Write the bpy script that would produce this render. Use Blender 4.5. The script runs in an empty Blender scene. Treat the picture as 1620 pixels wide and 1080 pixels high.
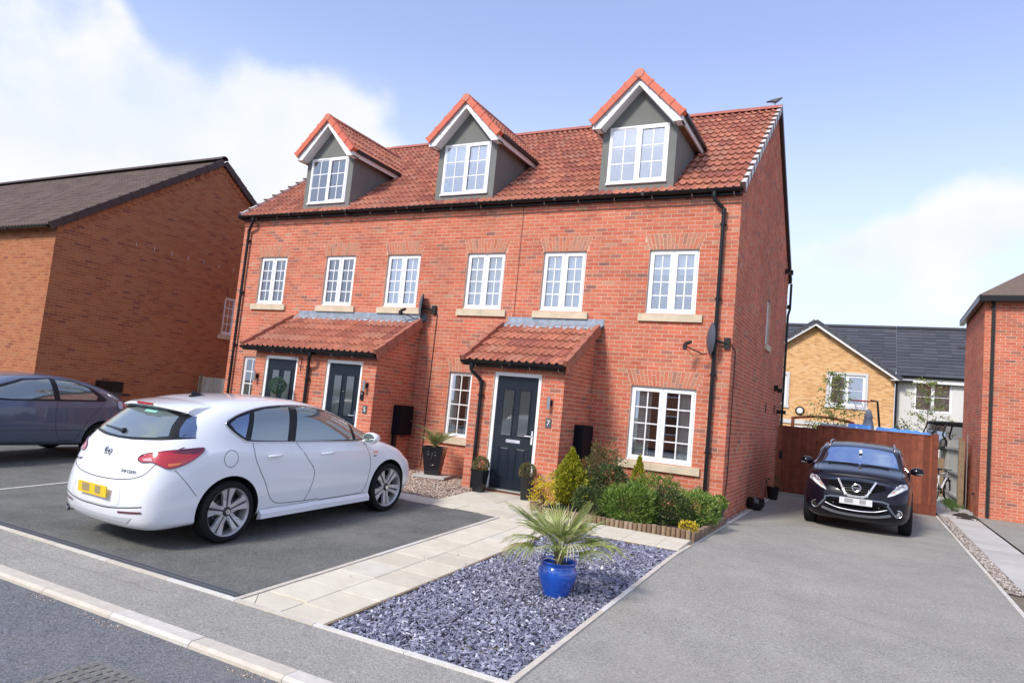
import bpy, bmesh, math, random
from mathutils import Vector, Matrix, noise
from mathutils.bvhtree import BVHTree
random.seed(7)
rnd = random.random
def ru(a, b): return a + (b - a) * random.random()
scene = bpy.context.scene
col = scene.collection
PI = math.pi

# ------------------------------------------------------------------ camera
cam_data = bpy.data.cameras.new("camera")
cam = bpy.data.objects.new("camera", cam_data)
col.objects.link(cam)
CAM = Vector((2.2056, -12.3966, 1.53))
cam_rot = Matrix.Rotation(.4849, 3, 'Z') @ Matrix.Rotation(.0904, 3, 'X') @ Matrix.Rotation(-.096, 3, 'Y')
cam.matrix_world = Matrix.Translation(CAM) @ (cam_rot @ Matrix.Rotation(PI / 2, 3, 'X')).to_4x4()
cam_data.sensor_width = 36.0
cam_data.lens = 36.0 * 1094.7 / 1620.0
cam_data.clip_end = 3000
scene.camera = cam

# ------------------------------------------------------------------ light
SUN_EL, SUN_AZ = math.radians(40), math.radians(17)      # azimuth measured from -y towards -x
sun_vec = Vector((-math.sin(SUN_AZ) * math.cos(SUN_EL), -math.cos(SUN_AZ) * math.cos(SUN_EL), math.sin(SUN_EL)))
sd = bpy.data.lights.new("sun", 'SUN'); sd.energy = 2.3; sd.angle = math.radians(11); sd.color = (1.0, .95, .87)
so = bpy.data.objects.new("sun", sd); col.objects.link(so)
so.rotation_euler = sun_vec.to_track_quat('Z', 'Y').to_euler()
scene.view_settings.view_transform = 'Standard'
scene.view_settings.look = 'None'
scene.view_settings.exposure = 0.66
scene.view_settings.gamma = 1.0
scene.view_settings.use_curve_mapping = False
try:
    scene.cycles.max_bounces = 6; scene.cycles.transparent_max_bounces = 10
    scene.cycles.use_denoising = True
    scene.cycles.caustics_reflective = False; scene.cycles.caustics_refractive = False
except Exception: pass

world = bpy.data.worlds.new("World"); scene.world = world
world.use_nodes = True
wt = world.node_tree; wt.nodes.clear()
def wn(t, **k):
    n = wt.nodes.new(t)
    for a, b in k.items(): setattr(n, a, b)
    return n
sky = wn('ShaderNodeTexSky', sky_type='NISHITA', sun_disc=False)
sky.sun_elevation = SUN_EL
sky.sun_rotation = math.atan2(sun_vec.x, sun_vec.y)
sky.air_density = 1.0; sky.dust_density = 1.2; sky.ozone_density = 2.0
tc = wn('ShaderNodeTexCoord')
def vdir(u, v):
    d = cam_rot @ Vector(((u - 810) / 1094.7, 1, -(v - 540) / 1094.7)); return d.normalized()
def wmath(op, a, b=None, c=None, clamp=False):
    n = wn('ShaderNodeMath', operation=op); n.use_clamp = clamp
    for i, x in enumerate((a, b, c)):
        if x is None: continue
        if isinstance(x, (int, float)): n.inputs[i].default_value = x
        else: wt.links.new(x, n.inputs[i])
    return n.outputs[0]
# flattened cloud coordinates (cloud layer overhead)
sep = wn('ShaderNodeSeparateXYZ'); wt.links.new(tc.outputs['Generated'], sep.inputs[0])
den = wmath('ADD', wmath('MAXIMUM', sep.outputs[2], 0.0), .22)
comb = wn('ShaderNodeCombineXYZ')
wt.links.new(wmath('DIVIDE', sep.outputs[0], den), comb.inputs[0]); wt.links.new(wmath('DIVIDE', sep.outputs[1], den), comb.inputs[1])
n1 = wn('ShaderNodeTexNoise'); n1.inputs['Scale'].default_value = 1.5; n1.inputs['Detail'].default_value = 9; n1.inputs['Roughness'].default_value = .5; n1.inputs['Distortion'].default_value = .3
mp1 = wn('ShaderNodeMapping'); mp1.inputs['Location'].default_value = (3.1, 1.7, 0); wt.links.new(comb.outputs[0], mp1.inputs[0]); wt.links.new(mp1.outputs[0], n1.inputs[0])
n2 = wn('ShaderNodeTexNoise'); n2.inputs['Scale'].default_value = 9; n2.inputs['Detail'].default_value = 8; n2.inputs['Roughness'].default_value = .6
wt.links.new(tc.outputs['Generated'], n2.inputs[0])
blobs = [(230, 180, 9.5, .50), (480, 140, 7.5, .50), (90, 110, 8, .52), (250, 330, 9, .30), (470, 230, 6, .36), (20, 250, 12, .38), (-200, 200, 16, .5), (620, 170, 6, .2), (1500, 300, 5, .22), (1420, 380, 6, .20), (1640, 400, 8, .16), (1290, 400, 5, .10),
         (160, 20, 5, -.3), (330, 60, 6, -.5), (620, 40, 9, -.5), (900, 60, 12, -.6), (1250, 100, 12, -.7), (275, 235, 3.6, -.42), (150, 300, 3, -.3), (380, 250, 2.5, -.2), (1450, 120, 9, -.5)]
acc = None
for u, v, rad, w in blobs:
    dp = wn('ShaderNodeVectorMath', operation='DOT_PRODUCT'); wt.links.new(tc.outputs['Generated'], dp.inputs[0]); dp.inputs[1].default_value = vdir(u, v)
    mr = wn('ShaderNodeMapRange', interpolation_type='SMOOTHSTEP'); wt.links.new(dp.outputs['Value'], mr.inputs[0])
    mr.inputs[1].default_value = math.cos(math.radians(rad * 1.25)); mr.inputs[2].default_value = math.cos(math.radians(rad * .3)); mr.inputs[3].default_value = 0; mr.inputs[4].default_value = w
    acc = mr.outputs[0] if acc is None else wmath('ADD', acc, mr.outputs[0])
for dv, rad, w in (((.12, .42, .90), 20, .26), ((-.5, -.3, .8), 30, .16), ((.3, -.8, .5), 35, .22), ((.9, -.2, .5), 25, .16)):
    dp = wn('ShaderNodeVectorMath', operation='DOT_PRODUCT'); wt.links.new(tc.outputs['Generated'], dp.inputs[0]); dp.inputs[1].default_value = Vector(dv).normalized()
    mr = wn('ShaderNodeMapRange', interpolation_type='SMOOTHSTEP'); wt.links.new(dp.outputs['Value'], mr.inputs[0])
    mr.inputs[1].default_value = math.cos(math.radians(rad * 1.25)); mr.inputs[2].default_value = math.cos(math.radians(rad * .3)); mr.inputs[3].default_value = 0; mr.inputs[4].default_value = w
    acc = wmath('ADD', acc, mr.outputs[0])
acc = wmath('MAXIMUM', wmath('MINIMUM', acc, .62), -.5)
dens = wmath('ADD', wmath('ADD', wmath('MULTIPLY', n1.outputs[0], 1.25), wmath('MULTIPLY', n2.outputs[0], .75)), acc)
mask = wn('ShaderNodeMapRange', interpolation_type='SMOOTHSTEP'); wt.links.new(dens, mask.inputs[0])
mask.inputs[1].default_value = 1.08; mask.inputs[2].default_value = 1.52
haze = wn('ShaderNodeMapRange', interpolation_type='SMOOTHSTEP'); wt.links.new(sep.outputs[2], haze.inputs[0])
haze.inputs[1].default_value = .52; haze.inputs[2].default_value = .05; haze.inputs[3].default_value = .08; haze.inputs[4].default_value = 1.0
skym = wn('ShaderNodeMix', data_type='RGBA'); wt.links.new(haze.outputs[0], skym.inputs[0]); wt.links.new(sky.outputs[0], skym.inputs[6]); skym.inputs[7].default_value = (4.3, 5.0, 5.7, 1)
skyb = wn('ShaderNodeMix', data_type='RGBA', blend_type='ADD'); skyb.inputs[0].default_value = 1; wt.links.new(skym.outputs[2], skyb.inputs[6]); skyb.inputs[7].default_value = (.95, 1.0, 2.0, 1)
crmp = wn('ShaderNodeMix', data_type='RGBA'); n3 = wn('ShaderNodeTexNoise'); n3.inputs['Scale'].default_value = 4.5; n3.inputs['Detail'].default_value = 6; wt.links.new(tc.outputs['Generated'], n3.inputs[0])
cs_ = wn('ShaderNodeMapRange', interpolation_type='SMOOTHSTEP'); wt.links.new(n3.outputs[0], cs_.inputs[0]); cs_.inputs[1].default_value = .36; cs_.inputs[2].default_value = .60
wt.links.new(cs_.outputs[0], crmp.inputs[0]); crmp.inputs[6].default_value = (4.9, 5.2, 5.6, 1); crmp.inputs[7].default_value = (5.6, 5.7, 5.85, 1)
fin = wn('ShaderNodeMix', data_type='RGBA'); wt.links.new(mask.outputs[0], fin.inputs[0]); wt.links.new(skyb.outputs[2], fin.inputs[6]); wt.links.new(crmp.outputs[2], fin.inputs[7])
bg = wn('ShaderNodeBackground'); bg.inputs[1].default_value = .112; wt.links.new(fin.outputs[2], bg.inputs[0])
wo = wn('ShaderNodeOutputWorld'); wt.links.new(bg.outputs[0], wo.inputs[0])

# ------------------------------------------------------------------ helpers
class MB:
    def __init__(s): s.v = []; s.f = []; s.m = []
    def add(s, vs, fs, mi=0):
        b = len(s.v); s.v += [tuple(p) for p in vs]
        for f in fs: s.f.append(tuple(i + b for i in f)); s.m.append(mi)
        return s
    def box(s, x0, x1, y0, y1, z0, z1, mi=0):
        x0, x1 = min(x0, x1), max(x0, x1); y0, y1 = min(y0, y1), max(y0, y1); z0, z1 = min(z0, z1), max(z0, z1)
        return s.add([(x0, y0, z0), (x1, y0, z0), (x1, y1, z0), (x0, y1, z0), (x0, y0, z1), (x1, y0, z1), (x1, y1, z1), (x0, y1, z1)],
                     [(3, 2, 1, 0), (4, 5, 6, 7), (0, 1, 5, 4), (1, 2, 6, 5), (2, 3, 7, 6), (3, 0, 4, 7)], mi)
    def obox(s, c, ux, uy, uz, mi=0):
        c, ux, uy, uz = Vector(c), Vector(ux), Vector(uy), Vector(uz)
        vs = [c + a * ux + b * uy + d * uz for d in (-1, 1) for a, b in ((-1, -1), (1, -1), (1, 1), (-1, 1))]
        fs = [(3, 2, 1, 0), (4, 5, 6, 7), (0, 1, 5, 4), (1, 2, 6, 5), (2, 3, 7, 6), (3, 0, 4, 7)]
        if ux.cross(uy).dot(uz) < 0: fs = [f[::-1] for f in fs]
        return s.add(vs, fs, mi)
    def bar(s, a, b, w, h, up=(0, 0, 1), mi=0):
        a, b = Vector(a), Vector(b); d = b - a; L = d.length; d.normalize()
        x = d.cross(Vector(up))
        if x.length < 1e-4: x = d.cross(Vector((1, 0, 0)))
        x.normalize(); z = x.cross(d)
        return s.obox((a + b) / 2, x * w / 2, d * L / 2, z * h / 2, mi)
    def prism(s, poly, off, mi=0):
        n = len(poly); off = Vector(off); P = [Vector(p) for p in poly]
        nrm = Vector((0, 0, 0))
        for i in range(n): nrm += P[i].cross(P[(i + 1) % n])
        if nrm.dot(off) > 0: P = P[::-1]
        vs = P + [p + off for p in P]
        return s.add(vs, [tuple(range(n)), tuple(range(2 * n - 1, n - 1, -1))] + [(i, i + n, (i + 1) % n + n, (i + 1) % n) for i in range(n)], mi)
    def tube(s, pts, r, n=8, mi=0, caps=True):
        P = [Vector(p) for p in pts]; rings = []
        R = r if isinstance(r, (list, tuple)) else [r] * len(P)
        up = None
        for i, p in enumerate(P):
            d = (P[min(i + 1, len(P) - 1)] - P[max(i - 1, 0)])
            if d.length < 1e-9: d = Vector((0, 0, 1))
            d.normalize()
            if up is None:
                up = Vector((0, 0, 1)) if abs(d.z) < .9 else Vector((1, 0, 0))
            x = d.cross(up)
            if x.length < 1e-4: x = d.cross(Vector((0, 1, 0)))
            x.normalize(); y = x.cross(d); up = y
            rings.append([p + (x * math.cos(2 * PI * k / n) + y * math.sin(2 * PI * k / n)) * R[i] for k in range(n)])
        vs = [q for rg in rings for q in rg]; fs = []
        for i in range(len(P) - 1):
            for k in range(n):
                a, b = i * n + k, i * n + (k + 1) % n; fs.append((a, b, b + n, a + n))
        if caps: fs.append(tuple(range(n))[::-1]); fs.append(tuple(range((len(P) - 1) * n, len(P) * n)))
        return s.add(vs, fs, mi)
    def lathe(s, prof, c=(0, 0, 0), n=24, axis='Z', mi=0, close=False):
        c = Vector(c); vs = []
        for r, z in prof:
            for k in range(n):
                a = 2 * PI * k / n
                if axis == 'Z': vs.append(c + Vector((r * math.cos(a), r * math.sin(a), z)))
                elif axis == 'Y': vs.append(c + Vector((r * math.cos(a), z, -r * math.sin(a))))
                else: vs.append(c + Vector((z, r * math.cos(a), r * math.sin(a))))
        fs = []; m = len(prof)
        for i in range(m - 1 + (1 if close else 0)):
            j = (i + 1) % m
            for k in range(n): fs.append((i * n + k, i * n + (k + 1) % n, j * n + (k + 1) % n, j * n + k))
        if not close:
            if prof[0][0] > 1e-6: fs.append(tuple(range(n))[::-1])
            if prof[-1][0] > 1e-6: fs.append(tuple(range((m - 1) * n, m * n)))
        return s.add(vs, fs, mi)
    def merge(s, o):
        b = len(s.v); s.v += o.v
        for f, m in zip(o.f, o.m): s.f.append(tuple(i + b for i in f)); s.m.append(m)
    def mesh(s, name, mats, smooth=False, off=None, angle=None):
        me = bpy.data.meshes.new(name)
        vs = s.v if off is None else [(x - off[0], y - off[1], z - off[2]) for x, y, z in s.v]
        me.from_pydata(vs, [], s.f)
        mats = mats if isinstance(mats, (list, tuple)) else [mats]
        for m in mats: me.materials.append(m)
        if len(mats) > 1: me.polygons.foreach_set('material_index', s.m)
        if smooth: me.polygons.foreach_set('use_smooth', [True] * len(me.polygons))
        me.update()
        if smooth and angle is not None:
            try: me.set_sharp_from_angle(angle=math.radians(angle))
            except Exception: pass
        return me
W = {}
def thing(name, label, cat, loc=(0, 0, 0), rot=0, group=None):
    o = bpy.data.objects.new(name, None); col.objects.link(o); o.empty_display_size = .2
    o.location = loc; o.rotation_euler = (0, 0, rot); o['label'] = label; o['category'] = cat
    if group: o['group'] = group
    W[o.name] = Vector(loc); return o
def obj(name, mb, mats, parent=None, kind=None, smooth=False, local=False, label=None, cat=None, group=None, angle=None, loc=None):
    base = Vector((0, 0, 0))
    if loc is not None: base = Vector(loc)
    elif parent is not None and not local: base = W[parent.name]
    me = mb if isinstance(mb, bpy.types.Mesh) else mb.mesh(name, mats, smooth, None if local else base, angle)
    o = bpy.data.objects.new(name, me); col.objects.link(o)
    W[o.name] = base.copy()
    if parent is not None:
        o.parent = parent
        if not local: o.location = base - W[parent.name]
    else: o.location = base
    if local: W[o.name] = W[parent.name] if parent is not None else base
    if kind: o['kind'] = kind
    if label: o['label'] = label
    if cat: o['category'] = cat
    if group: o['group'] = group
    return o
def inst(name, me, mw, parent):
    o = bpy.data.objects.new(name, me); col.objects.link(o); o.parent = parent
    m = mw.copy(); m.translation = m.translation - W[parent.name]; o.matrix_local = m; return o

# ------------------------------------------------------------------ materials
def mat(name, base=(.5, .5, .5), rough=.6, metal=0., spec=.5, coat=0., var=0., vscale=6., bump=0., bscale=40., ramp=None, island=False, stain=0., stainc=(.1, .1, .1), stscale=1.5, alpha=None, objspace=True, sub=0., trans=0., darkn=None, coatr=.03, big=0., speck=0.):
    m = bpy.data.materials.new(name); m.use_nodes = True; t = m.node_tree; L = t.links
    p = t.nodes['Principled BSDF']
    p.inputs['Roughness'].default_value = rough; p.inputs['Metallic'].default_value = metal
    p.inputs['Specular IOR Level'].default_value = spec; p.inputs['Coat Weight'].default_value = coat; p.inputs['Coat Roughness'].default_value = coatr
    tcn = t.nodes.new('ShaderNodeNewGeometry') if objspace else t.nodes.new('ShaderNodeTexCoord')
    pos = tcn.outputs['Position'] if objspace else tcn.outputs['Object']
    cur = None
    def rgb(c):
        n = t.nodes.new('ShaderNodeRGB'); n.outputs[0].default_value = (*c, 1); return n.outputs[0]
    if ramp:
        r = t.nodes.new('ShaderNodeValToRGB'); r.color_ramp.interpolation = 'CONSTANT' if island else 'LINEAR'
        els = r.color_ramp.elements
        while len(els) < len(ramp): els.new(.5)
        for e, (ps, c) in zip(els, ramp): e.position = ps; e.color = (*c, 1)
        if island:
            g = t.nodes.new('ShaderNodeNewGeometry'); oi = t.nodes.new('ShaderNodeObjectInfo')
            a = t.nodes.new('ShaderNodeMath'); a.operation = 'ADD'; L.new(g.outputs['Random Per Island'], a.inputs[0]); L.new(oi.outputs['Random'], a.inputs[1])
            fr = t.nodes.new('ShaderNodeMath'); fr.operation = 'FRACT'; L.new(a.outputs[0], fr.inputs[0]); L.new(fr.outputs[0], r.inputs[0])
        else:
            nn = t.nodes.new('ShaderNodeTexNoise'); nn.inputs['Scale'].default_value = vscale; nn.inputs['Detail'].default_value = 6; L.new(pos, nn.inputs[0]); L.new(nn.outputs[0], r.inputs[0])
        cur = r.outputs[0]
    else: cur = rgb(base)
    if var > 0:
        nn = t.nodes.new('ShaderNodeTexNoise'); nn.inputs['Scale'].default_value = vscale; nn.inputs['Detail'].default_value = 8; nn.inputs['Roughness'].default_value = .65
        L.new(pos, nn.inputs[0])
        mr = t.nodes.new('ShaderNodeMapRange'); mr.inputs[1].default_value = .25; mr.inputs[2].default_value = .75; mr.inputs[3].default_value = 1 - var; mr.inputs[4].default_value = 1 + var
        L.new(nn.outputs[0], mr.inputs[0])
        mx = t.nodes.new('ShaderNodeMix'); mx.data_type = 'RGBA'; mx.blend_type = 'MULTIPLY'; mx.inputs[0].default_value = 1
        L.new(cur, mx.inputs[6]); L.new(mr.outputs[0], mx.inputs[7]); cur = mx.outputs[2]
    for amt, sc, dt in ((big, .7, 4), (big * .7, 2.6, 3), (speck, 48., 3), (speck, 150., 2)):
        if amt <= 0: continue
        nn = t.nodes.new('ShaderNodeTexNoise'); nn.inputs['Scale'].default_value = sc; nn.inputs['Detail'].default_value = dt; L.new(pos, nn.inputs[0])
        mr = t.nodes.new('ShaderNodeMapRange'); mr.inputs[1].default_value = .3; mr.inputs[2].default_value = .7; mr.inputs[3].default_value = 1 - amt; mr.inputs[4].default_value = 1 + amt; L.new(nn.outputs[0], mr.inputs[0])
        mx = t.nodes.new('ShaderNodeMix'); mx.data_type = 'RGBA'; mx.blend_type = 'MULTIPLY'; mx.inputs[0].default_value = 1; L.new(cur, mx.inputs[6]); L.new(mr.outputs[0], mx.inputs[7]); cur = mx.outputs[2]
    if stain > 0:
        nn = t.nodes.new('ShaderNodeTexNoise'); nn.inputs['Scale'].default_value = stscale; nn.inputs['Detail'].default_value = 9; nn.inputs['Roughness'].default_value = .6; L.new(pos, nn.inputs[0])
        mr = t.nodes.new('ShaderNodeMapRange'); mr.inputs[1].default_value = .48; mr.inputs[2].default_value = .68; mr.inputs[4].default_value = stain; L.new(nn.outputs[0], mr.inputs[0])
        mx = t.nodes.new('ShaderNodeMix'); mx.data_type = 'RGBA'; L.new(mr.outputs[0], mx.inputs[0]); L.new(cur, mx.inputs[6]); mx.inputs[7].default_value = (*stainc, 1); cur = mx.outputs[2]
    L.new(cur, p.inputs['Base Color'])
    if bump > 0:
        nb = t.nodes.new('ShaderNodeTexNoise'); nb.inputs['Scale'].default_value = bscale; nb.inputs['Detail'].default_value = 5; L.new(pos, nb.inputs[0])
        b = t.nodes.new('ShaderNodeBump'); b.inputs['Strength'].default_value = 1; b.inputs['Distance'].default_value = bump; L.new(nb.outputs[0], b.inputs['Height']); L.new(b.outputs[0], p.inputs['Normal'])
    if trans > 0:
        ad = t.nodes.new('ShaderNodeMixShader'); tr = t.nodes.new('ShaderNodeBsdfTranslucent'); L.new(cur, tr.inputs[0]); ad.inputs[0].default_value = trans
        out = t.nodes['Material Output']; L.new(p.outputs[0], ad.inputs[1]); L.new(tr.outputs[0], ad.inputs[2]); L.new(ad.outputs[0], out.inputs[0])
    return m
def glassmat(name, refl=.35, tint=(.85, .9, .92), fres=1.5):
    m = bpy.data.materials.new(name); m.use_nodes = True; t = m.node_tree; t.nodes.clear(); L = t.links
    o = t.nodes.new('ShaderNodeOutputMaterial'); g = t.nodes.new('ShaderNodeBsdfGlossy'); g.inputs['Roughness'].default_value = .01; g.inputs['Color'].default_value = (.95, .97, 1, 1)
    tr = t.nodes.new('ShaderNodeBsdfTransparent'); tr.inputs[0].default_value = (*tint, 1)
    fr = t.nodes.new('ShaderNodeFresnel'); fr.inputs[0].default_value = fres
    ad = t.nodes.new('ShaderNodeMath'); ad.operation = 'ADD'; ad.use_clamp = True; L.new(fr.outputs[0], ad.inputs[0]); ad.inputs[1].default_value = refl
    mx = t.nodes.new('ShaderNodeMixShader'); L.new(ad.outputs[0], mx.inputs[0]); L.new(tr.outputs[0], mx.inputs[1]); L.new(g.outputs[0], mx.inputs[2]); L.new(mx.outputs[0], o.inputs[0])
    return m
M = {}
M['brick'] = mat('red_brick', rough=.9, spec=.25, island=True, var=.16, vscale=30, bump=.002, bscale=120, big=.13,
    ramp=[(0, (.50, .145, .085)), (.22, (.54, .17, .10)), (.42, (.46, .125, .075)), (.58, (.51, .18, .112)), (.72, (.55, .15, .085)), (.86, (.43, .145, .095)), (.93, (.33, .14, .10)), (.965, (.45, .23, .145)), (.99, (.26, .12, .10))])
M['archb'] = mat('buff_brown_arch_brick', rough=.9, spec=.25, island=True, var=.2, vscale=30,
    ramp=[(0, (.50, .19, .115)), (.2, (.45, .21, .135)), (.4, (.52, .165, .10)), (.58, (.41, .20, .135)), (.72, (.49, .215, .135)), (.88, (.34, .165, .115)), (.94, (.46, .145, .085))])
M['mortar'] = mat('pale_mortar', (.60, .40, .30), rough=.95, spec=.2, big=.12, var=.15, vscale=9, bump=.002, bscale=90)
M['brick_b'] = mat('orange_brown_brick', rough=.9, spec=.25, island=True, var=.2, vscale=25, bump=.002, bscale=120,
    ramp=[(0, (.37, .135, .06)), (.25, (.41, .155, .07)), (.5, (.35, .12, .055)), (.70, (.38, .155, .075)), (.88, (.30, .10, .052)), (.97, (.24, .08, .055))])
M['mortar_b'] = mat('brown_mortar', (.44, .24, .145), rough=.95, spec=.2, var=.15, vscale=9)
M['buff'] = mat('buff_brick', rough=.9, spec=.25, island=True, var=.12, vscale=20,
    ramp=[(0, (.62, .35, .15)), (.3, (.68, .41, .20)), (.6, (.58, .31, .13)), (.8, (.70, .45, .24)), (.93, (.47, .25, .12))])
M['mortar_c'] = mat('buff_mortar', (.66, .46, .24), rough=.95, spec=.2)
M['tile'] = mat('terracotta_pantile', rough=.75, spec=.35, island=True, var=.28, vscale=14, bump=.0015, bscale=100, big=.12,
    ramp=[(0, (.40, .142, .088)), (.25, (.46, .17, .105)), (.5, (.35, .115, .073)), (.7, (.42, .18, .12)), (.88, (.29, .095, .068))], stain=.35, stainc=(.20, .10, .08), stscale=5)
M['tile_o'] = mat('bright_orange_clay', (.58, .135, .075), rough=.6, spec=.4, var=.15, vscale=8)
M['tile_br'] = mat('brown_concrete_tile', rough=.85, spec=.3, island=True, var=.15, vscale=12, ramp=[(0, (.145, .105, .085)), (.4, (.16, .12, .10)), (.7, (.125, .09, .075))])
M['verge_br'] = mat('dark_brown_verge', (.055, .032, .028), rough=.6)
M['tile_sl'] = mat('dark_slate_tile', rough=.7, spec=.4, island=True, var=.12, vscale=10, ramp=[(0, (.060, .064, .078)), (.4, (.07, .074, .088)), (.7, (.052, .056, .07))])
M['verge_dk'] = mat('brown_clay_verge_end', (.12, .06, .05), rough=.8)  # brown clay front ends of the stepped verge tiles
M['verge_w'] = mat('pale_verge', (.62, .58, .57), rough=.6, var=.1, vscale=20)
M['dark'] = mat('black_plastic', (.008, .008, .010), rough=.35, spec=.35)
M['darkm'] = mat('matt_black', (.01, .01, .011), rough=.7)
M['pvc'] = mat('white_upvc', (.80, .81, .83), rough=.3, spec=.5)
M['white'] = mat('white_paint', (.78, .78, .78), rough=.5)
M['stone'] = mat('cast_stone', (.60, .50, .36), rough=.9, var=.12, vscale=7, stain=.35, stainc=(.33, .30, .22), stscale=4, bump=.001)
M['lead'] = mat('lead_flashing', (.27, .31, .37), rough=.5, metal=.3, var=.35, vscale=7, stain=.5, stainc=(.5, .53, .57), stscale=9)
M['render_g'] = mat('grey_green_render', (.172, .178, .166), rough=.9, var=.1, vscale=3, stain=.3, stainc=(.13, .134, .126), stscale=2)
M['render_w'] = mat('white_render', (.62, .61, .58), rough=.9, var=.05, vscale=1.5)
M['door'] = mat('anthracite_door', (.008, .014, .024), rough=.4, spec=.3)
M['chrome'] = mat('polished_chrome', (.75, .75, .76), rough=.12, metal=1)
M['steel'] = mat('brushed_steel', (.55, .55, .54), rough=.32, metal=1)
M['glass'] = glassmat('window_glass', .24, (.93, .96, .97))
M['glass_d'] = glassmat('door_glass', .10, (.55, .6, .62))
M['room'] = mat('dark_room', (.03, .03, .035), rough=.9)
M['blind'] = mat('pale_blind', (.82, .85, .88), rough=.8, var=.15, vscale=2.)
M['curtain'] = mat('white_net_curtain', (.80, .82, .84), rough=.9, var=.1, vscale=5)
M['asphalt_l'] = mat('pale_worn_asphalt', (.30, .288, .258), rough=.92, spec=.25, var=.10, vscale=2.2, big=.06, speck=.25, stain=.35, stainc=(.36, .335, .285), stscale=.55, bump=.006, bscale=90)
M['asphalt_d'] = mat('dark_asphalt', (.136, .138, .128), rough=.9, spec=.3, big=.07, speck=.30, var=.25, vscale=2, stain=.45, stainc=(.19, .188, .165), stscale=1.0, bump=.006, bscale=90)
M['asphalt_r'] = mat('blue_grey_road_asphalt', (.15, .155, .168), rough=.9, spec=.3, speck=.35, var=.3, vscale=40, stain=.5, stainc=(.24, .225, .20), stscale=1.2, bump=.008, bscale=70)
M['slab'] = mat('buff_concrete_slab', rough=.9, spec=.25, island=True, var=.10, vscale=5, bump=.0015, bscale=60, stain=.25, stainc=(.42, .36, .27), stscale=3.5,
    ramp=[(0, (.60, .55, .44)), (.3, (.63, .58, .47)), (.6, (.56, .51, .41)), (.85, (.60, .56, .47))])
M['slab_w'] = mat('pale_grey_slab', rough=.9, island=True, var=.1, vscale=4, ramp=[(0, (.46, .44, .41)), (.4, (.5, .48, .45)), (.7, (.43, .41, .385))])
M['joint'] = mat('joint_sand', (.17, .14, .10), rough=.95, var=.3, vscale=20)
M['kerb'] = mat('concrete_kerb', rough=.9, island=True, var=.14, vscale=12, ramp=[(0, (.58, .55, .49)), (.35, (.55, .50, .42)), (.7, (.62, .60, .55))], bump=.002, stain=.2, stainc=(.4, .35, .28), stscale=5)
M['slate'] = mat('blue_slate_chip', rough=.6, spec=.5, island=True, var=.12, vscale=60,
    ramp=[(0, (.165, .168, .235)), (.25, (.245, .248, .325)), (.45, (.10, .104, .155)), (.6, (.33, .335, .42)), (.76, (.18, .183, .25)), (.86, (.035, .036, .065)), (.95, (.56, .56, .62))])
M['slatebed'] = mat('slate_dust', (.05, .05, .08), rough=.95)
M['gravel'] = mat('tan_gravel', rough=.8, island=True, ramp=[(0, (.40, .27, .20)), (.2, (.54, .42, .33)), (.4, (.28, .18, .14)), (.6, (.62, .52, .43)), (.8, (.42, .33, .28)), (.92, (.18, .13, .12))])
M['gravelbed'] = mat('gravel_dust', (.2, .14, .11), rough=.95)
M['gravel_g'] = mat('grey_gravel', rough=.8, island=True, ramp=[(0, (.38, .33, .29)), (.3, (.2, .17, .15)), (.6, (.52, .47, .42)), (.85, (.3, .23, .19))])
M['soil'] = mat('dark_soil', (.035, .022, .016), rough=.95, var=.4, vscale=20, bump=.02, bscale=30)
M['log'] = mat('weathered_log', rough=.85, island=True, var=.25, vscale=25, ramp=[(0, (.22, .14, .085)), (.3, (.27, .19, .12)), (.6, (.17, .11, .07)), (.85, (.30, .22, .15))])
M['fence_r'] = mat('red_brown_fence_board', rough=.7, spec=.35, island=True, var=.35, vscale=7, ramp=[(0, (.19, .05, .026)), (.25, (.225, .062, .03)), (.5, (.16, .042, .022)), (.75, (.25, .072, .036))], stain=.3, stainc=(.10, .018, .01), stscale=6)
M['fence_g'] = mat('weathered_grey_board', rough=.9, island=True, var=.25, vscale=9, ramp=[(0, (.42, .42, .38)), (.3, (.48, .48, .44)), (.6, (.36, .36, .32)), (.85, (.45, .42, .36))])
M['post'] = mat('timber_post', (.25, .18, .11), rough=.9, var=.3, vscale=10)
M['leaf_d'] = mat('dark_green_leaf', rough=.5, island=True, ramp=[(0, (.05, .085, .022)), (.3, (.085, .13, .035)), (.55, (.03, .055, .016)), (.75, (.13, .18, .05)), (.9, (.14, .12, .06))], trans=.25)
M['leaf_m'] = mat('mid_green_leaf', rough=.5, island=True, ramp=[(0, (.12, .22, .03)), (.3, (.20, .32, .05)), (.55, (.06, .12, .02)), (.75, (.27, .38, .07)), (.92, (.34, .42, .11))], trans=.3)
M['leaf_y'] = mat('golden_conifer_leaf', rough=.5, island=True, ramp=[(0, (.36, .36, .02)), (.3, (.26, .30, .02)), (.55, (.45, .42, .03)), (.75, (.15, .20, .02)), (.9, (.52, .44, .03))], trans=.3)
M['leaf_yy'] = mat('bright_yellow_leaf', rough=.5, island=True, ramp=[(0, (.70, .52, .02)), (.4, (.62, .50, .04)), (.7, (.78, .62, .06)), (.9, (.36, .36, .04))], trans=.3)
M['leaf_b'] = mat('brown_green_box_leaf', rough=.55, island=True, ramp=[(0, (.13, .14, .04)), (.3, (.20, .17, .06)), (.55, (.09, .10, .03)), (.75, (.25, .19, .09)), (.9, (.06, .07, .02))], trans=.2)
M['leaf_t'] = mat('blue_green_box_leaf', rough=.5, island=True, ramp=[(0, (.05, .12, .075)), (.35, (.09, .18, .12)), (.6, (.03, .07, .045)), (.8, (.13, .24, .17))], trans=.2)
M['leaf_s'] = mat('fresh_sapling_leaf', rough=.5, island=True, ramp=[(0, (.24, .30, .07)), (.35, (.30, .34, .10)), (.6, (.15, .20, .05)), (.8, (.36, .36, .14))], trans=.4)
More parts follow.
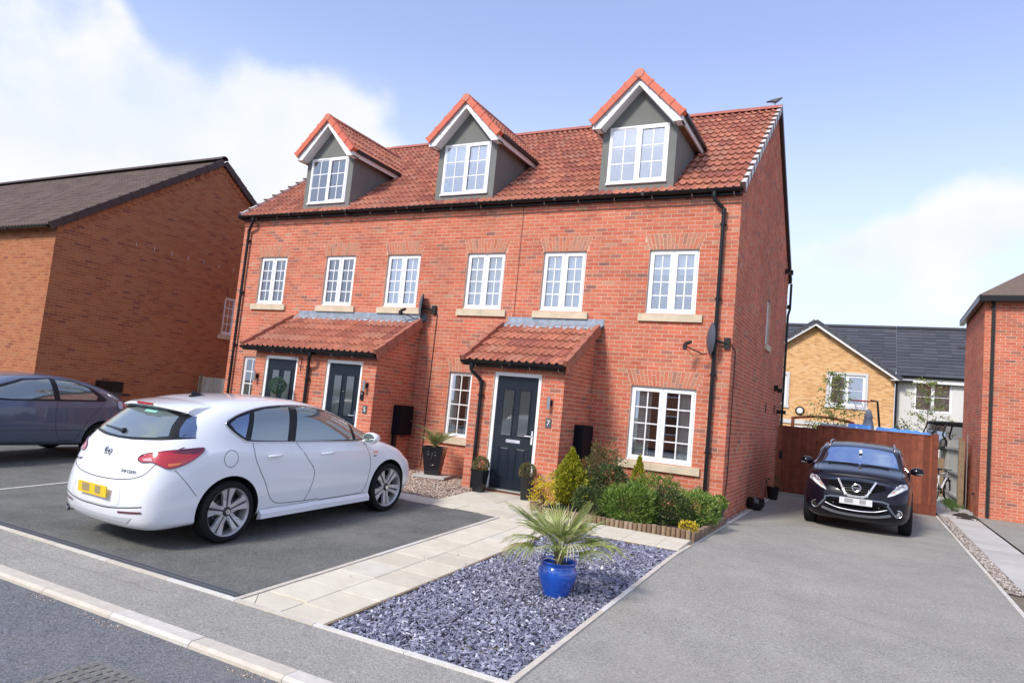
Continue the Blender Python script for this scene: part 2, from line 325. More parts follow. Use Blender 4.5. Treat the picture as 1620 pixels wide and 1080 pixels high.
M['palm'] = mat('palm_frond', rough=.45, spec=.5, island=True, ramp=[(0, (.36, .42, .12)), (.3, (.47, .50, .20)), (.5, (.20, .26, .06)), (.66, (.30, .37, .10)), (.80, (.64, .62, .36)), (.94, (.48, .38, .16))], trans=.3)
M['palm2'] = mat('palm_leaflet', rough=.45, island=True, ramp=[(0, (.20, .30, .08)), (.3, (.32, .36, .14)), (.55, (.13, .20, .05)), (.8, (.42, .36, .2))], trans=.3)
M['bark'] = mat('brown_bark', (.09, .055, .035), rough=.9, var=.4, vscale=30)
M['bluepot'] = mat('cobalt_glaze', (.012, .10, .56), rough=.08, spec=.7, coat=.7, var=.12, vscale=4)
M['blackpot'] = mat('black_gloss_pot', (.012, .013, .017), rough=.22, spec=.6)
M['alu'] = mat('anodised_plate', (.09, .10, .11), rough=.45, metal=.3)
M['tyre'] = mat('tyre_rubber', (.010, .011, .013), rough=.8, spec=.25, var=.2, vscale=60)
M['rim'] = mat('machined_alloy', (.50, .50, .51), rough=.3, metal=.35, coat=.5)
M['rimd'] = mat('dark_rim', (.03, .03, .035), rough=.4)
M['w_paint'] = mat('white_car_paint', (.77, .79, .83), rough=.3, spec=.5, coat=1.)
M['p_paint'] = mat('blackish_purple_paint', (.005, .004, .010), rough=.25, spec=.15, coat=.45, metal=.0)
M['g_paint'] = mat('slate_blue_paint', (.085, .108, .165), rough=.3, spec=.5, coat=.8, metal=.25)
M['carglass'] = mat('tinted_car_glass', (.02, .026, .03), rough=.02, spec=1.0, coat=1., coatr=.01)
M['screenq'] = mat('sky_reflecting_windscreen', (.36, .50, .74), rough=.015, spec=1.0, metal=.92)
M['carglass2'] = mat('bright_reflective_screen', (.22, .27, .27), rough=.02, spec=1.0, coat=1., coatr=.01, metal=.55)
M['carglass3'] = mat('blue_reflective_windscreen', (.16, .24, .38), rough=.02, spec=1.0, coat=1., coatr=.01, metal=.85)
M['redlamp'] = mat('red_lamp_lens', (.42, .008, .02), rough=.08, coat=1.)
M['redlamp2'] = mat('dark_red_lamp_lens', (.10, .004, .03), rough=.08, coat=1.)
M['orange'] = mat('orange_lamp_lens', (.75, .16, .02), rough=.1, coat=1.)
M['lens'] = mat('clear_lamp_lens', (.40, .42, .45), rough=.15, metal=.2, coat=1.)
M['plate_y'] = mat('yellow_plate', (.80, .52, .02), rough=.5)
M['plate_w'] = mat('white_plate', (.62, .62, .62), rough=.5)
M['plate_b1'] = mat('plate_mark_tan', (.33, .26, .13), rough=.5)
M['plate_b2'] = mat('plate_mark_grey', (.30, .30, .31), rough=.5)
M['seam'] = mat('panel_gap', (.03, .03, .035), rough=.8)
M['lens2'] = mat('pale_pink_lens', (.6, .3, .33), rough=.1, coat=1.)
M['satin'] = mat('satin_chrome', (.62, .63, .65), rough=.25, metal=.5)
M['skyglow'] = mat('teal_reflection', (.25, .42, .40), rough=.2)
M['tarp'] = mat('blue_tarpaulin', (.08, .27, .66), rough=.35, var=.3, vscale=3, bump=.02, bscale=4)
M['felt'] = mat('grey_roof_felt', (.27, .27, .26), rough=.9, var=.2, vscale=4)
M['canvas'] = mat('grey_canvas', (.19, .22, .26), rough=.8, var=.15, vscale=5)
M['red'] = mat('red_metal', (.55, .05, .04), rough=.4)
M['net'] = mat('pale_netting', (.6, .6, .65), rough=.8)
M['bird'] = mat('pigeon_feathers', (.10, .105, .12), rough=.7, var=.5, vscale=25)
M['grass'] = mat('grass_blade', rough=.6, island=True, ramp=[(0, (.06, .13, .02)), (.4, (.10, .19, .03)), (.75, (.05, .09, .02))], trans=.3)
M['earth'] = mat('distant_ground', (.16, .17, .11), rough=.95, var=.3, vscale=.3)
M['brownwood'] = mat('brown_soffit', (.20, .11, .07), rough=.7)
M['iron'] = mat('cast_iron', (.22, .21, .19), rough=.6, metal=.4, var=.5, vscale=30, bump=.004, bscale=40)
M['grate'] = mat('channel_grate', (.15, .155, .165), rough=.6, metal=.1)
M['meterm'] = mat('matt_black_grp', (.004, .005, .010), rough=.6, spec=.15)
M['rust'] = mat('rust_hook', (.28, .20, .16), rough=.8)

# ------------------------------------------------------------------ ground and paving
def lerp_(a, b, t): return a + (b - a) * t
def g(y, right=False):
    if y < -3.6: return .04 + .05 * y
    if right: return -.14
    return min(.04 + .05 * y, -.03) if y < -1.4 else -.03
def sheet(name, x0, x1, ys, zf, m, dz=0., nx=1):
    mb = MB(); xs = [x0 + (x1 - x0) * i / nx for i in range(nx + 1)]
    vs = [(x, y, zf(y) + dz) for y in ys for x in xs]; n = nx + 1
    mb.add(vs, [(j * n + i, j * n + i + 1, (j + 1) * n + i + 1, (j + 1) * n + i) for j in range(len(ys) - 1) for i in range(nx)])
    return obj(name, mb, m, kind='structure')
gl = lambda y: g(y); gr = lambda y: g(y, True)
sheet('ground', -900, 900, [-900, 900], lambda y: -.62, M['earth'])
sheet('garden_ground', -40, 30, [7.3, 25.9], lambda y: -.16, M['earth'])
sheet('road', -60, 60, [-30, -8.80], lambda y: -.43, M['asphalt_r'])
sheet('pavement', -60, 60, [-8.655, -8.0], lambda y: .04 + .05 * y, M['asphalt_l'], dz=0)
sheet('left_driveway', -15.8, -2.59, [-8.0, -6, -3.6, -3.2], gl, M['asphalt_d'])
sheet('right_driveway', .13, 3.68, [-8.0, -6, -3.6, 0, 7.35], gr, M['asphalt_l'])
sheet('side_yard', 3.68, 4.6, [-8.0, -6, -3.6, 0, 12], gr, M['joint'], dz=-.03)
sheet('far_right_driveway', 4.6, 16, [-8.0, -6, -3.6, 0, 8.6], gr, M['asphalt_l'])
sheet('front_yard', -15.8, -2.3, [-3.2, -2.7, -1.4, 0.0], gl, M['joint'], dz=-.03)
sheet('left_gap', -16, -12.55, [0, 12], gl, M['gravelbed'], dz=-.03)
# kerb stones, edging stones
def stones(pname, cname, p0, p1, length, width, h, zf, m, lip=.0, bury=.12):
    """row of kerb or edging stones from p0 to p1 (xy), width to the left of travel"""
    par = None
    a, b = Vector((*p0, 0)), Vector((*p1, 0)); d = (b - a); L = d.length; d.normalize(); w = Vector((-d.y, d.x, 0))
    n = max(1, round(L / length)); st = L / n
    root = bpy.data.objects.new(pname, None); col.objects.link(root); root['kind'] = 'structure'; W[root.name] = Vector((0, 0, 0))
    for i in range(n):
        q0 = a + d * (i * st + .003); q1 = a + d * ((i + 1) * st - .003); mb = MB()
        sec = [(0, -bury), (0, h - lip), (lip * 1.2, h), (width, h), (width, -bury)]
        jz = ru(-.0015, .0015); vs = []
        for q in (q0, q1):
            for (s, z) in sec:
                p = q + w * s; vs.append((p.x, p.y, zf(p.y) + z + jz))
        k = len(sec)
        fs = [tuple(range(k))[::-1], tuple(range(k, 2 * k))] + [(j, (j + 1) % k, (j + 1) % k + k, j + k) for j in range(k)]
        mb.add(vs, fs); obj(cname, mb, m, root)
    return root
stones('kerb', 'kerb_stone', (-15, -8.80), (9, -8.80), .915, .145, .03, lambda y: -.415, M['kerb'], lip=.02)
stones('front_edging', 'edging_stone', (-15, -8.0), (.13, -8.0), .915, .05, .012, gl, M['kerb'])
stones('drive_edging', 'edging_stone', (.13, -7.95), (.13, 7.3), .915, .05, .014, gr, M['kerb'])
stones('path_edging', 'edging_stone', (-2.54, -7.95), (-2.54, -3.25), .915, .05, .008, gl, M['kerb'])
stones('right_edging', 'edging_stone', (3.73, -8.0), (3.70, 7.4), .915, .05, .012, gr, M['kerb'])
stones('divider_edging', 'edging_stone', (-8.35, -7.95), (-8.35, -3.2), .915, .05, .01, gl, M['kerb'])
# paving slabs
def paving(name, cells, zf, m, th=.04, gap=.0035, off=.0):
    root = bpy.data.objects.new(name, None); col.objects.link(root); root['kind'] = 'structure'; W[root.name] = Vector((0, 0, 0))
    for poly in cells:
        cx = sum(p[0] for p in poly) / len(poly); cy = sum(p[1] for p in poly) / len(poly)
        sh = []
        for (x, y) in poly:
            dx, dy = cx - x, cy - y; l = math.hypot(dx, dy) or 1
            sh.append((x + dx / l * gap * 1.4, y + dy / l * gap * 1.4))
        tx, ty, tz = ru(-.003, .003), ru(-.003, .003), ru(-.0015, .0015); mb = MB(); k = len(sh)
        def Z(x, y): return zf(y) + off + tz + tx * (x - cx) + ty * (y - cy)
        inn = [(x + (cx - x) * .012, y + (cy - y) * .012) for x, y in sh]
        vs = [(x, y, Z(x, y)) for x, y in inn] + [(x, y, Z(x, y) - .004) for x, y in sh] + [(x, y, Z(x, y) - th) for x, y in sh]
        fs = [tuple(range(k))] + [(j + k, (j + 1) % k + k, (j + 1) % k, j) for j in range(k)] + [(j + 2 * k, (j + 1) % k + 2 * k, (j + 1) % k + k, j + k) for j in range(k)]
        mb.add(vs, fs); obj('paving_slab', mb, m, root)
    return root
def rect(x0, x1, y0, y1): return [(x0, y0), (x1, y0), (x1, y1), (x0, y1)]
cells = []
ys = [-7.62 + .455 * i for i in range(10)] + [-3.25]; ys = [y for y in ys if y <= -3.2]
x0, xm, x1 = -2.535, -2.07, -1.605
cells += [[(x0, -7.945), (-2.36, -7.945), (x0, -7.74)], [(-2.36, -7.945), (xm, -7.945), (xm, -7.72), (x0, -7.62), (x0, -7.74)], [(xm, -7.945), (x1, -7.945), (x1, -7.66), (xm, -7.66)]]
cells += [rect(x0, xm, ys[i] , ys[i + 1]) for i in range(len(ys) - 1)]
ys2 = [-7.66 + .455 * i for i in range(10)]
cells += [rect(xm, x1, ys2[i], ys2[i + 1] if i < 8 else -3.25) for i in range(9)]
cells[1] = [(-2.36, -7.945), (xm, -7.945), (xm, -7.665), (x0, -7.625), (x0, -7.74)]
x = -4.72
while x < -2.1: cells.append(rect(x, min(x + .46, -2.07), -3.245, -2.75)); x += .46
x = -2.07
while x < .05: cells.append(rect(x, min(x + .46, .075), -3.245, -2.52)); x += .46
# landing at the blue-black door, with a diagonal cut
cells += [[(-3.95, -2.745), (-3.35, -2.745), (-3.1, -2.35), (-3.95, -1.75)], [(-3.35, -2.745), (-2.3, -2.745), (-2.3, -2.35), (-3.1, -2.35)],
          [(-3.95, -1.75), (-3.1, -2.35), (-3.1, -1.375), (-3.95, -1.375)], [(-3.1, -2.35), (-2.3, -2.35), (-2.3, -1.375), (-3.1, -1.375)]]
for i in range(9):
    cells.append(rect(-11.2 + .52 * i, -11.2 + .52 * (i + 1), -2.745, -1.9)); cells.append(rect(-11.2 + .52 * i, -11.2 + .52 * (i + 1), -1.9, -1.375))
paving('path', cells, gl, M['slab'])
sheet('path_bed', -2.55, .12, [-7.95, -6, -3.6, -2.7, -1.4, 0], gl, M['joint'], dz=-.03)
cells = [rect(3.93, 4.56, y * .6 - 8, y * .6 - 7.4) for y in range(0, 26)]
paving('side_path', cells, gr, M['slab_w'])
cells = [[(3.72, 7.6), (4.5, 7.5), (4.45, 8.6), (3.75, 8.7)], [(3.72, 8.72), (4.42, 8.62), (4.42, 9.9), (3.72, 10)], [(3.72, 10.02), (4.4, 9.92), (4.4, 12), (3.72, 12)], [(3.72, 12.02), (4.4, 12.02), (4.4, 16), (3.72, 16)]]
paving('back_path', cells, gr, M['slab_w'], off=.03)
# timber strips around the slate
mb = MB()
for y0, y1 in [(-7.94, -6.9), (-6.89, -5.6), (-5.59, -4.4), (-4.39, -3.27)]:
    mb.add([(-1.600, y0, g(y0) + .001), (-1.575, y0, g(y0) + .001), (-1.575, y1, g(y1) + .001), (-1.600, y1, g(y1) + .001),
            (-1.600, y0, g(y0) - .09), (-1.575, y0, g(y0) - .09), (-1.575, y1, g(y1) - .09), (-1.600, y1, g(y1) - .09)], [(0, 1, 2, 3), (1, 5, 6, 2), (0, 4, 5, 1), (3, 2, 6, 7)])
for x0_, x1_ in [(-1.57, -.6), (-.59, .07)]: mb.box(x0_, x1_, -3.275, -3.250, -.24, -.128)
obj('timber_edging', mb, M['post'], kind='structure')
# loose stones
def chips(name, inside, x0, x1, y0, y1, zf, n, size, m, flat=True, under=None, mound=.02):
    mb = MB(); cnt = 0
    while cnt < n:
        x, y = ru(x0, x1), ru(y0, y1)
        if not inside(x, y): continue
        cnt += 1
        z = zf(y) + mound * noise.noise(Vector((x * 3, y * 3, 0))) + ru(-.004, .012)
        if flat:
            a, b, c = ru(*size), ru(*size) * .62, ru(.003, .006)
            R = Matrix.Rotation(ru(0, 2 * PI), 3, 'Z') @ Matrix.Rotation(random.gauss(0, .5), 3, 'X') @ Matrix.Rotation(random.gauss(0, .5), 3, 'Y')
            ctr = Vector((x, y, z)); q = [R @ Vector(p) for p in ((-a, -b * ru(.5, 1), -c), (a * ru(.6, 1), -b, -c), (a, b * ru(.3, 1), -c), (-a * ru(.4, 1), b, -c), (-a, -b * .6, c), (a * .8, -b * .9, c), (a * .9, b * .6, c), (-a * .6, b * .9, c))]
            mb.add([ctr + p for p in q], [(4, 5, 6, 7), (0, 1, 5, 4), (1, 2, 6, 5), (2, 3, 7, 6), (3, 0, 4, 7)])
        else:
            a = ru(*size); R = Matrix.Rotation(ru(0, 2 * PI), 3, 'Z') @ Matrix.Rotation(ru(-.6, .6), 3, 'X')
            ctr = Vector((x, y, z)); q = [(a, 0, 0), (0, a * ru(.6, .9), 0), (-a, 0, 0), (0, -a * ru(.6, .9), 0), (0, 0, a * .6), (a * .5, a * .5, a * .4), (-a * .5, -a * .4, a * .45)]
            mb.add([ctr + R @ Vector(p) for p in q], [(0, 5, 4), (0, 1, 5), (1, 4, 5), (1, 2, 4), (2, 6, 4), (2, 3, 6), (3, 4, 6), (3, 0, 4)])
    return obj(name, mb, m, kind='stuff')
chips('slate_chippings', lambda x, y: True, -1.575, .08, -7.94, -3.28, lambda y: g(y) - .02, 17000, (.013, .031), M['slate'], mound=.022).data
sheet('slate_bed', -1.60, .09, [-7.95, -6, -3.6, -3.25], lambda y: g(y) - .032, M['slatebed'])
ing = lambda x, y: y < -1.38 or x < -4.38
chips('tan_gravel', ing, -6.55, -3.96, -2.73, -.02, lambda y: g(y) - .006, 11500, (.010, .019), M['gravel'], flat=False, mound=.012)
chips('side_gravel', lambda x, y: True, .0, .075, -.1, 7.2, lambda y: -.14, 1700, (.012, .022), M['gravel_g'], flat=False, mound=.005)
chips('strip_gravel', lambda x, y: True, 3.74, 3.92, -2, 7.4, lambda y: -.145, 3200, (.012, .022), M['gravel_g'], flat=False, mound=.01)
chips('kerb_grit', lambda x, y: noise.noise(Vector((x * 2.5, y * 6, 3))) > -.02 + (abs(y + 8.86) * 4), -4.5, 1.5, -9.1, -8.81, lambda y: -.43, 700, (.003, .007), M['gravel'], flat=False, mound=0)
chips('drive_grit', lambda x, y: True, .3, 3.6, -7.9, 5, lambda y: g(y, True) + .002, 420, (.002, .006), M['gravel_g'], flat=False, mound=0)
chips('left_drive_grit', lambda x, y: True, -8.2, -2.7, -7.9, -3.3, lambda y: g(y) + .002, 420, (.002, .006), M['gravel_g'], flat=False, mound=0)
chips('stray_slate', lambda x, y: abs(x + 1.9) < .35 + rnd() or x > .12, -2.5, .6, -7.9, -3.3, lambda y: g(y) + .004, 16, (.004, .010), M['slate'], mound=0)
# drainage channel
mb = MB(); mb.box(0, .995, .0, .012, -.03, .004); mb.box(0, .995, .118, .13, -.03, .004); mb.box(0, .995, .060, .070, -.03, .003)
for i in range(40): mb.box(.006 + i * .025, .016 + i * .025, .012, .118, -.02, .002)
mb.box(0, .995, .004, .126, -.09, -.06)
cme = mb.mesh('drain_grating', M['grate'])
root = thing('drainage_channel', 'long slotted dark grey drainage channel running across the foot of the left driveway', 'drain', (-2.62, -7.95, 0))
for i in range(12):
    o = bpy.data.objects.new('drain_grating', cme); col.objects.link(o); o.parent = root; o.location = (-1.0 * (i + 1), 0.0, g(-7.9) + .006)
mb = MB(); mb.lathe([(0, 0), (.0, .004)], n=3)
cr = MB()
for x0_, y0_, x1_, y1_, n_ in ((-7, -8.3, -3.2, -8.25, 30), (1.0, -4.2, 2.9, -5.1, 22), (.6, -1.0, 1.6, -3.2, 22)):
    px_, py_ = x0_, y0_
    for k in range(n_):
        qx, qy = lerp_(x0_, x1_, (k + 1) / n_) + random.gauss(0, .012), lerp_(y0_, y1_, (k + 1) / n_) + random.gauss(0, .012); zf = lambda yy: (g(yy, True) if x0_ > 0 else .04 + .05 * yy) + .0015
        cr.add([(px_, py_ - .0018, zf(py_)), (qx, qy - .0018, zf(qy)), (qx, qy + .0018, zf(qy)), (px_, py_ + .0018, zf(py_))], [(0, 1, 2, 3)]); px_, py_ = qx, qy
obj('surface_crack', cr, M['joint'], kind='stuff')
root = thing('manhole_cover', 'worn iron manhole cover set in the road near the kerb', 'manhole cover', (-1.93, -9.56, -.426))
mb = MB(); mb.box(-.36, .36, -.24, .24, -.02, .004); obj('cover_frame', mb, M['iron'], root, local=True)
mb = MB()
for i in range(9):
    for j in range(6): mb.box(-.32 + i * .073, -.32 + i * .073 + .045, -.2 + j * .07, -.2 + j * .07 + .04, .004, .012)
mb.box(-.33, .33, -.21, .21, .003, .006); obj('cover_plate', mb, M['iron'], root, local=True)

# ------------------------------------------------------------------ brick walls
BR_L, BR_H = .225, .075
UNITB = MB().add([(-.5, 0, -.5), (.5, 0, -.5), (.5, 0, .5), (-.5, 0, .5), (-.5, 1, -.5), (.5, 1, -.5), (.5, 1, .5), (-.5, 1, .5)], [(0, 1, 2, 3), (1, 5, 6, 2), (5, 4, 7, 6), (4, 0, 3, 7), (3, 2, 6, 7), (4, 5, 1, 0)])
def clip(ivs, a, b):
    out = []
    for s, e in ivs:
        if b <= s or a >= e: out.append((s, e)); continue
        if a > s: out.append((s, a))
        if b < e: out.append((b, e))
    return out
class House:
    def __init__(s, root): s.root = root; s.bricks = []; s.tiles = []
    def wall(s, O, U, N, L, z0, z1, mortar, brick, openings=(), arches=(), rng=None, reveal=.10, phase=0, name='wall', bat=0., label=None, step=1):
        O, U, N = Vector(O), Vector(U).normalized(), Vector(N).normalized()
        mo = MB(); nrow = round((z1 - z0) / BR_H); me = -.0035
        P = lambda a, z, d=0.: O + U * a + N * (d + me) + Vector((0, 0, z))
        flip = U.cross(Vector((0, 0, 1))).dot(N) < 0
        Q = (lambda f: f[::-1]) if flip else (lambda f: f)
        lst = []
        for r in range(nrow):
            za = z0 + r * BR_H; zb = za + BR_H; zm = (za + zb) / 2
            lo, hi = (0, L) if rng is None else rng(zm)
            if hi - lo < .05: continue
            ivs = [(lo, hi)]
            for (a, b, c, d) in openings:
                if c - .001 <= zm <= d: ivs = clip(ivs, a, b)
            for a, b in ivs: mo.add([P(a, za), P(b, za), P(b, zb), P(a, zb)], [Q((0, 1, 2, 3))])
            for (a, b, c, d, spl) in arches:
                if c <= zm <= d:
                    k = (zm - c) / (d - c) * spl; ivs = clip(ivs, a - k - .004, b + k + .004)
            ofs = ((r + phase) % 2) * BR_L / 2
            for a, b in ivs:
                n0 = math.floor((a - ofs) / BR_L)
                x = ofs + n0 * BR_L
                while x < b:
                    s0, s1 = max(a, x), min(b, x + BR_L)
                    if s1 - s0 > .03:
                        g0 = .0065 if s0 > .002 else 0; g1 = .0065 if s1 < L - .002 else 0
                        lst.append((s0 + g0, s1 - g1, za + .0065, zb - .0065))
                    x += BR_L
        for (a, b, c, d) in openings:
            R = reveal
            for q in ([P(a, c), P(a, d), P(a, d, -R), P(a, c, -R)], [P(b, d), P(b, c), P(b, c, -R), P(b, d, -R)], [P(a, d), P(b, d), P(b, d, -R), P(a, d, -R)], [P(b, c), P(a, c), P(a, c, -R), P(b, c, -R)]):
                mo.add(q, [Q((0, 1, 2, 3))])
        w = obj(name, mo, mortar, s.root, label=label)
        s.bricks.append((w, O, U, N, lst, brick))
        # arches
        am = MB()
        for (a, b, c, d, spl) in arches:
            n = max(5, round((b - a) / .0665)); tops = lambda t: a - spl + (b - a + 2 * spl) * t; bots = lambda t: a + (b - a) * t
            for i in range(n):
                t0, t1 = i / n, (i + 1) / n; sp = .30 if i % 2 else .70
                for (f0, f1) in ((0, sp), (sp, 1)):
                    g_ = .0065
                    def X(t, f): return bots(t) + (tops(t) - bots(t)) * f
                    za, zb = c + (d - c) * f0 + g_, c + (d - c) * f1 - g_
                    q = [(X(t0, f0) + g_, za), (X(t1, f0) - g_, za), (X(t1, f1) - g_, zb), (X(t0, f1) + g_, zb)]
                    vs = [O + U * x + N * .001 + Vector((0, 0, z)) for x, z in q] + [O + U * x - N * .05 + Vector((0, 0, z)) for x, z in q]
                    fs = [(0, 1, 2, 3), (1, 5, 6, 2), (3, 2, 6, 7), (0, 3, 7, 4), (0, 4, 5, 1)]
                    am.add(vs, [f[::-1] for f in fs] if flip else fs)
        if am.v: obj('arch_brick', am, M['archb'] if brick is M['brick'] else brick, w, kind='stuff')
        return w
    def finish(s, quota=300):
        cand = []
        for wi, (w, O, U, N, lst, bm_) in enumerate(s.bricks):
            for k, (a, b, c, d) in enumerate(lst):
                p = O + U * ((a + b) / 2) + Vector((0, 0, (c + d) / 2)); v = CAM - p
                dd = v.length; cs = N.dot(v) / dd
                if cs <= 0: continue
                loc = cam_rot.transposed() @ (p - CAM)
                if loc.y < 1 or abs(loc.x / loc.y) > .74 or abs(loc.z / loc.y) > .5: continue
                if visible and not visible(p): continue
                cand.append((-(b - a) * (d - c) * cs / dd ** 2, wi, k))
        cand.sort(); solo = set((w, k) for _, w, k in cand[:quota])
        um = {}
        for wi, (w, O, U, N, lst, bm_) in enumerate(s.bricks):
            mb = MB(); flip = U.cross(Vector((0, 0, 1))).dot(N) < 0
            for k, (a, b, c, d) in enumerate(lst):
                pr = ru(-.0015, .0015); j = ru(-.001, .001)
                if (wi, k) in solo:
                    if bm_.name not in um: um[bm_.name] = UNITB.mesh('brick', bm_)
                    ctr = O + U * ((a + b) / 2) + Vector((0, 0, (c + d) / 2)) + N * pr
                    mw = Matrix(((U.x * (b - a), -N.x * .05, 0, ctr.x), (U.y * (b - a), -N.y * .05, 0, ctr.y), (0, 0, d - c, ctr.z), (0, 0, 0, 1)))
                    inst('brick', um[bm_.name], mw, w)
                else:
                    q = [(a, c + j), (b, c + j), (b, d + j), (a, d + j)]
                    vs = [O + U * x + N * pr + Vector((0, 0, z)) for x, z in q] + [O + U * x + N * (pr - .03) + Vector((0, 0, z)) for x, z in q]
                    fs = [(0, 1, 2, 3), (1, 5, 6, 2), (3, 2, 6, 7), (0, 3, 7, 4), (0, 4, 5, 1)]
                    mb.add(vs, [f[::-1] for f in fs] if flip else fs)
            obj('brick', mb, bm_, w, kind='stuff')
        # tiles
        cand = []
        for ti, (par, me, mws) in enumerate(s.tiles):
            for k, mw in enumerate(mws):
                p = mw.translation; v = CAM - p; dd = v.length; nn = (mw.to_3x3() @ Vector((0, 0, 1))).normalized(); cs = nn.dot(v) / dd
                loc = cam_rot.transposed() @ (p - CAM)
                if cs <= .02 or loc.y < 1 or abs(loc.x / loc.y) > .74: continue
                cand.append((-cs / dd ** 2, ti, k))
        cand.sort(); solo = set((w, k) for _, w, k in cand[:quota])
        for ti, (par, me, mws) in enumerate(s.tiles):
            mb = MB(); base = [v.co.copy() for v in me.vertices]; fs = [tuple(p.vertices) for p in me.polygons]
            for k, mw in enumerate(mws):
                if (ti, k) in solo: inst('roof_tile', me, mw, par)
                else: mb.add([mw @ c for c in base], fs)
            if mb.v: obj('roof_tile', mb, me.materials[0], par, kind='stuff', smooth=me.polygons[0].use_smooth, angle=40)
    def tile_plane(s, par, me, O, U, V, cols, rows, cw, gauge, ok=lambda x, y: True, tilt=.10, lift=.03):
        O, U, V = Vector(O), Vector(U).normalized(), Vector(V).normalized(); N = U.cross(V)
        if N.z < 0: N = -N
        mws = []
        for r in range(rows):
            for c in range(cols):
                if not ok(c * cw + cw / 2, r * gauge + gauge / 2): continue
                p = O + U * (c * cw) + V * (r * gauge) + N * lift
                V2 = (V - N * tilt + U * ru(-.004, .004)).normalized(); N2 = U.cross(V2)
                if N2.z < 0: N2 = -N2
                p += N * ru(-.0015, .0015)
                mws.append(Matrix(((U.x, V2.x, N2.x, p.x), (U.y, V2.y, N2.y, p.y), (U.z, V2.z, N2.z, p.z), (0, 0, 0, 1))))
        s.tiles.append((par, me, mws))
visible = None
def pantile(w, l, m, amp=.036, th=.016):
    half = [(0, .72), (.07, 1.0), (.14, 1.0), (.25, .55), (.38, .06), (.60, 0), (.80, .06), (.92, .35)]
    prof = [(x / 2, z) for x, z in half] + [(.5 + x / 2, z) for x, z in half] + [(1.0, .72)]
    mb = MB(); k = len(prof)
    vs = [(x * w, 0, z * amp) for x, z in prof] + [(x * w, l, z * amp) for x, z in prof] + [(x * w, 0, z * amp - th) for x, z in prof]
    mb.add(vs, [(i, i + 1, i + 1 + k, i + k) for i in range(k - 1)] + [(i + 2 * k, i + 1 + 2 * k, i + 1, i) for i in range(k - 1)])
    me = mb.mesh('roof_tile', m, smooth=True, angle=50); return me
def flattile(w, l, m, th=.02, ridge=False):
    mb = MB()
    if not ridge:
        mb.add([(0.002, 0, 0), (w - .002, 0, 0), (w - .002, l, 0), (.002, l, 0), (0.002, 0, -th), (w - .002, 0, -th)], [(0, 1, 2, 3), (4, 5, 1, 0)])
    else:
        P = [(0, .02), (.15, .02), (.22, 0), (.45, 0), (.5, .02), (.65, .02), (.72, 0), (.97, 0), (1, .02)]; k = len(P)
        mb.add([(x * w, 0, z) for x, z in P] + [(x * w, l, z) for x, z in P] + [(x * w, 0, z - th) for x, z in P], [(i, i + 1, i + 1 + k, i + k) for i in range(k - 1)] + [(i + 2 * k, i + 1 + 2 * k, i + 1, i) for i in range(k - 1)])
    return mb.mesh('roof_tile', m)

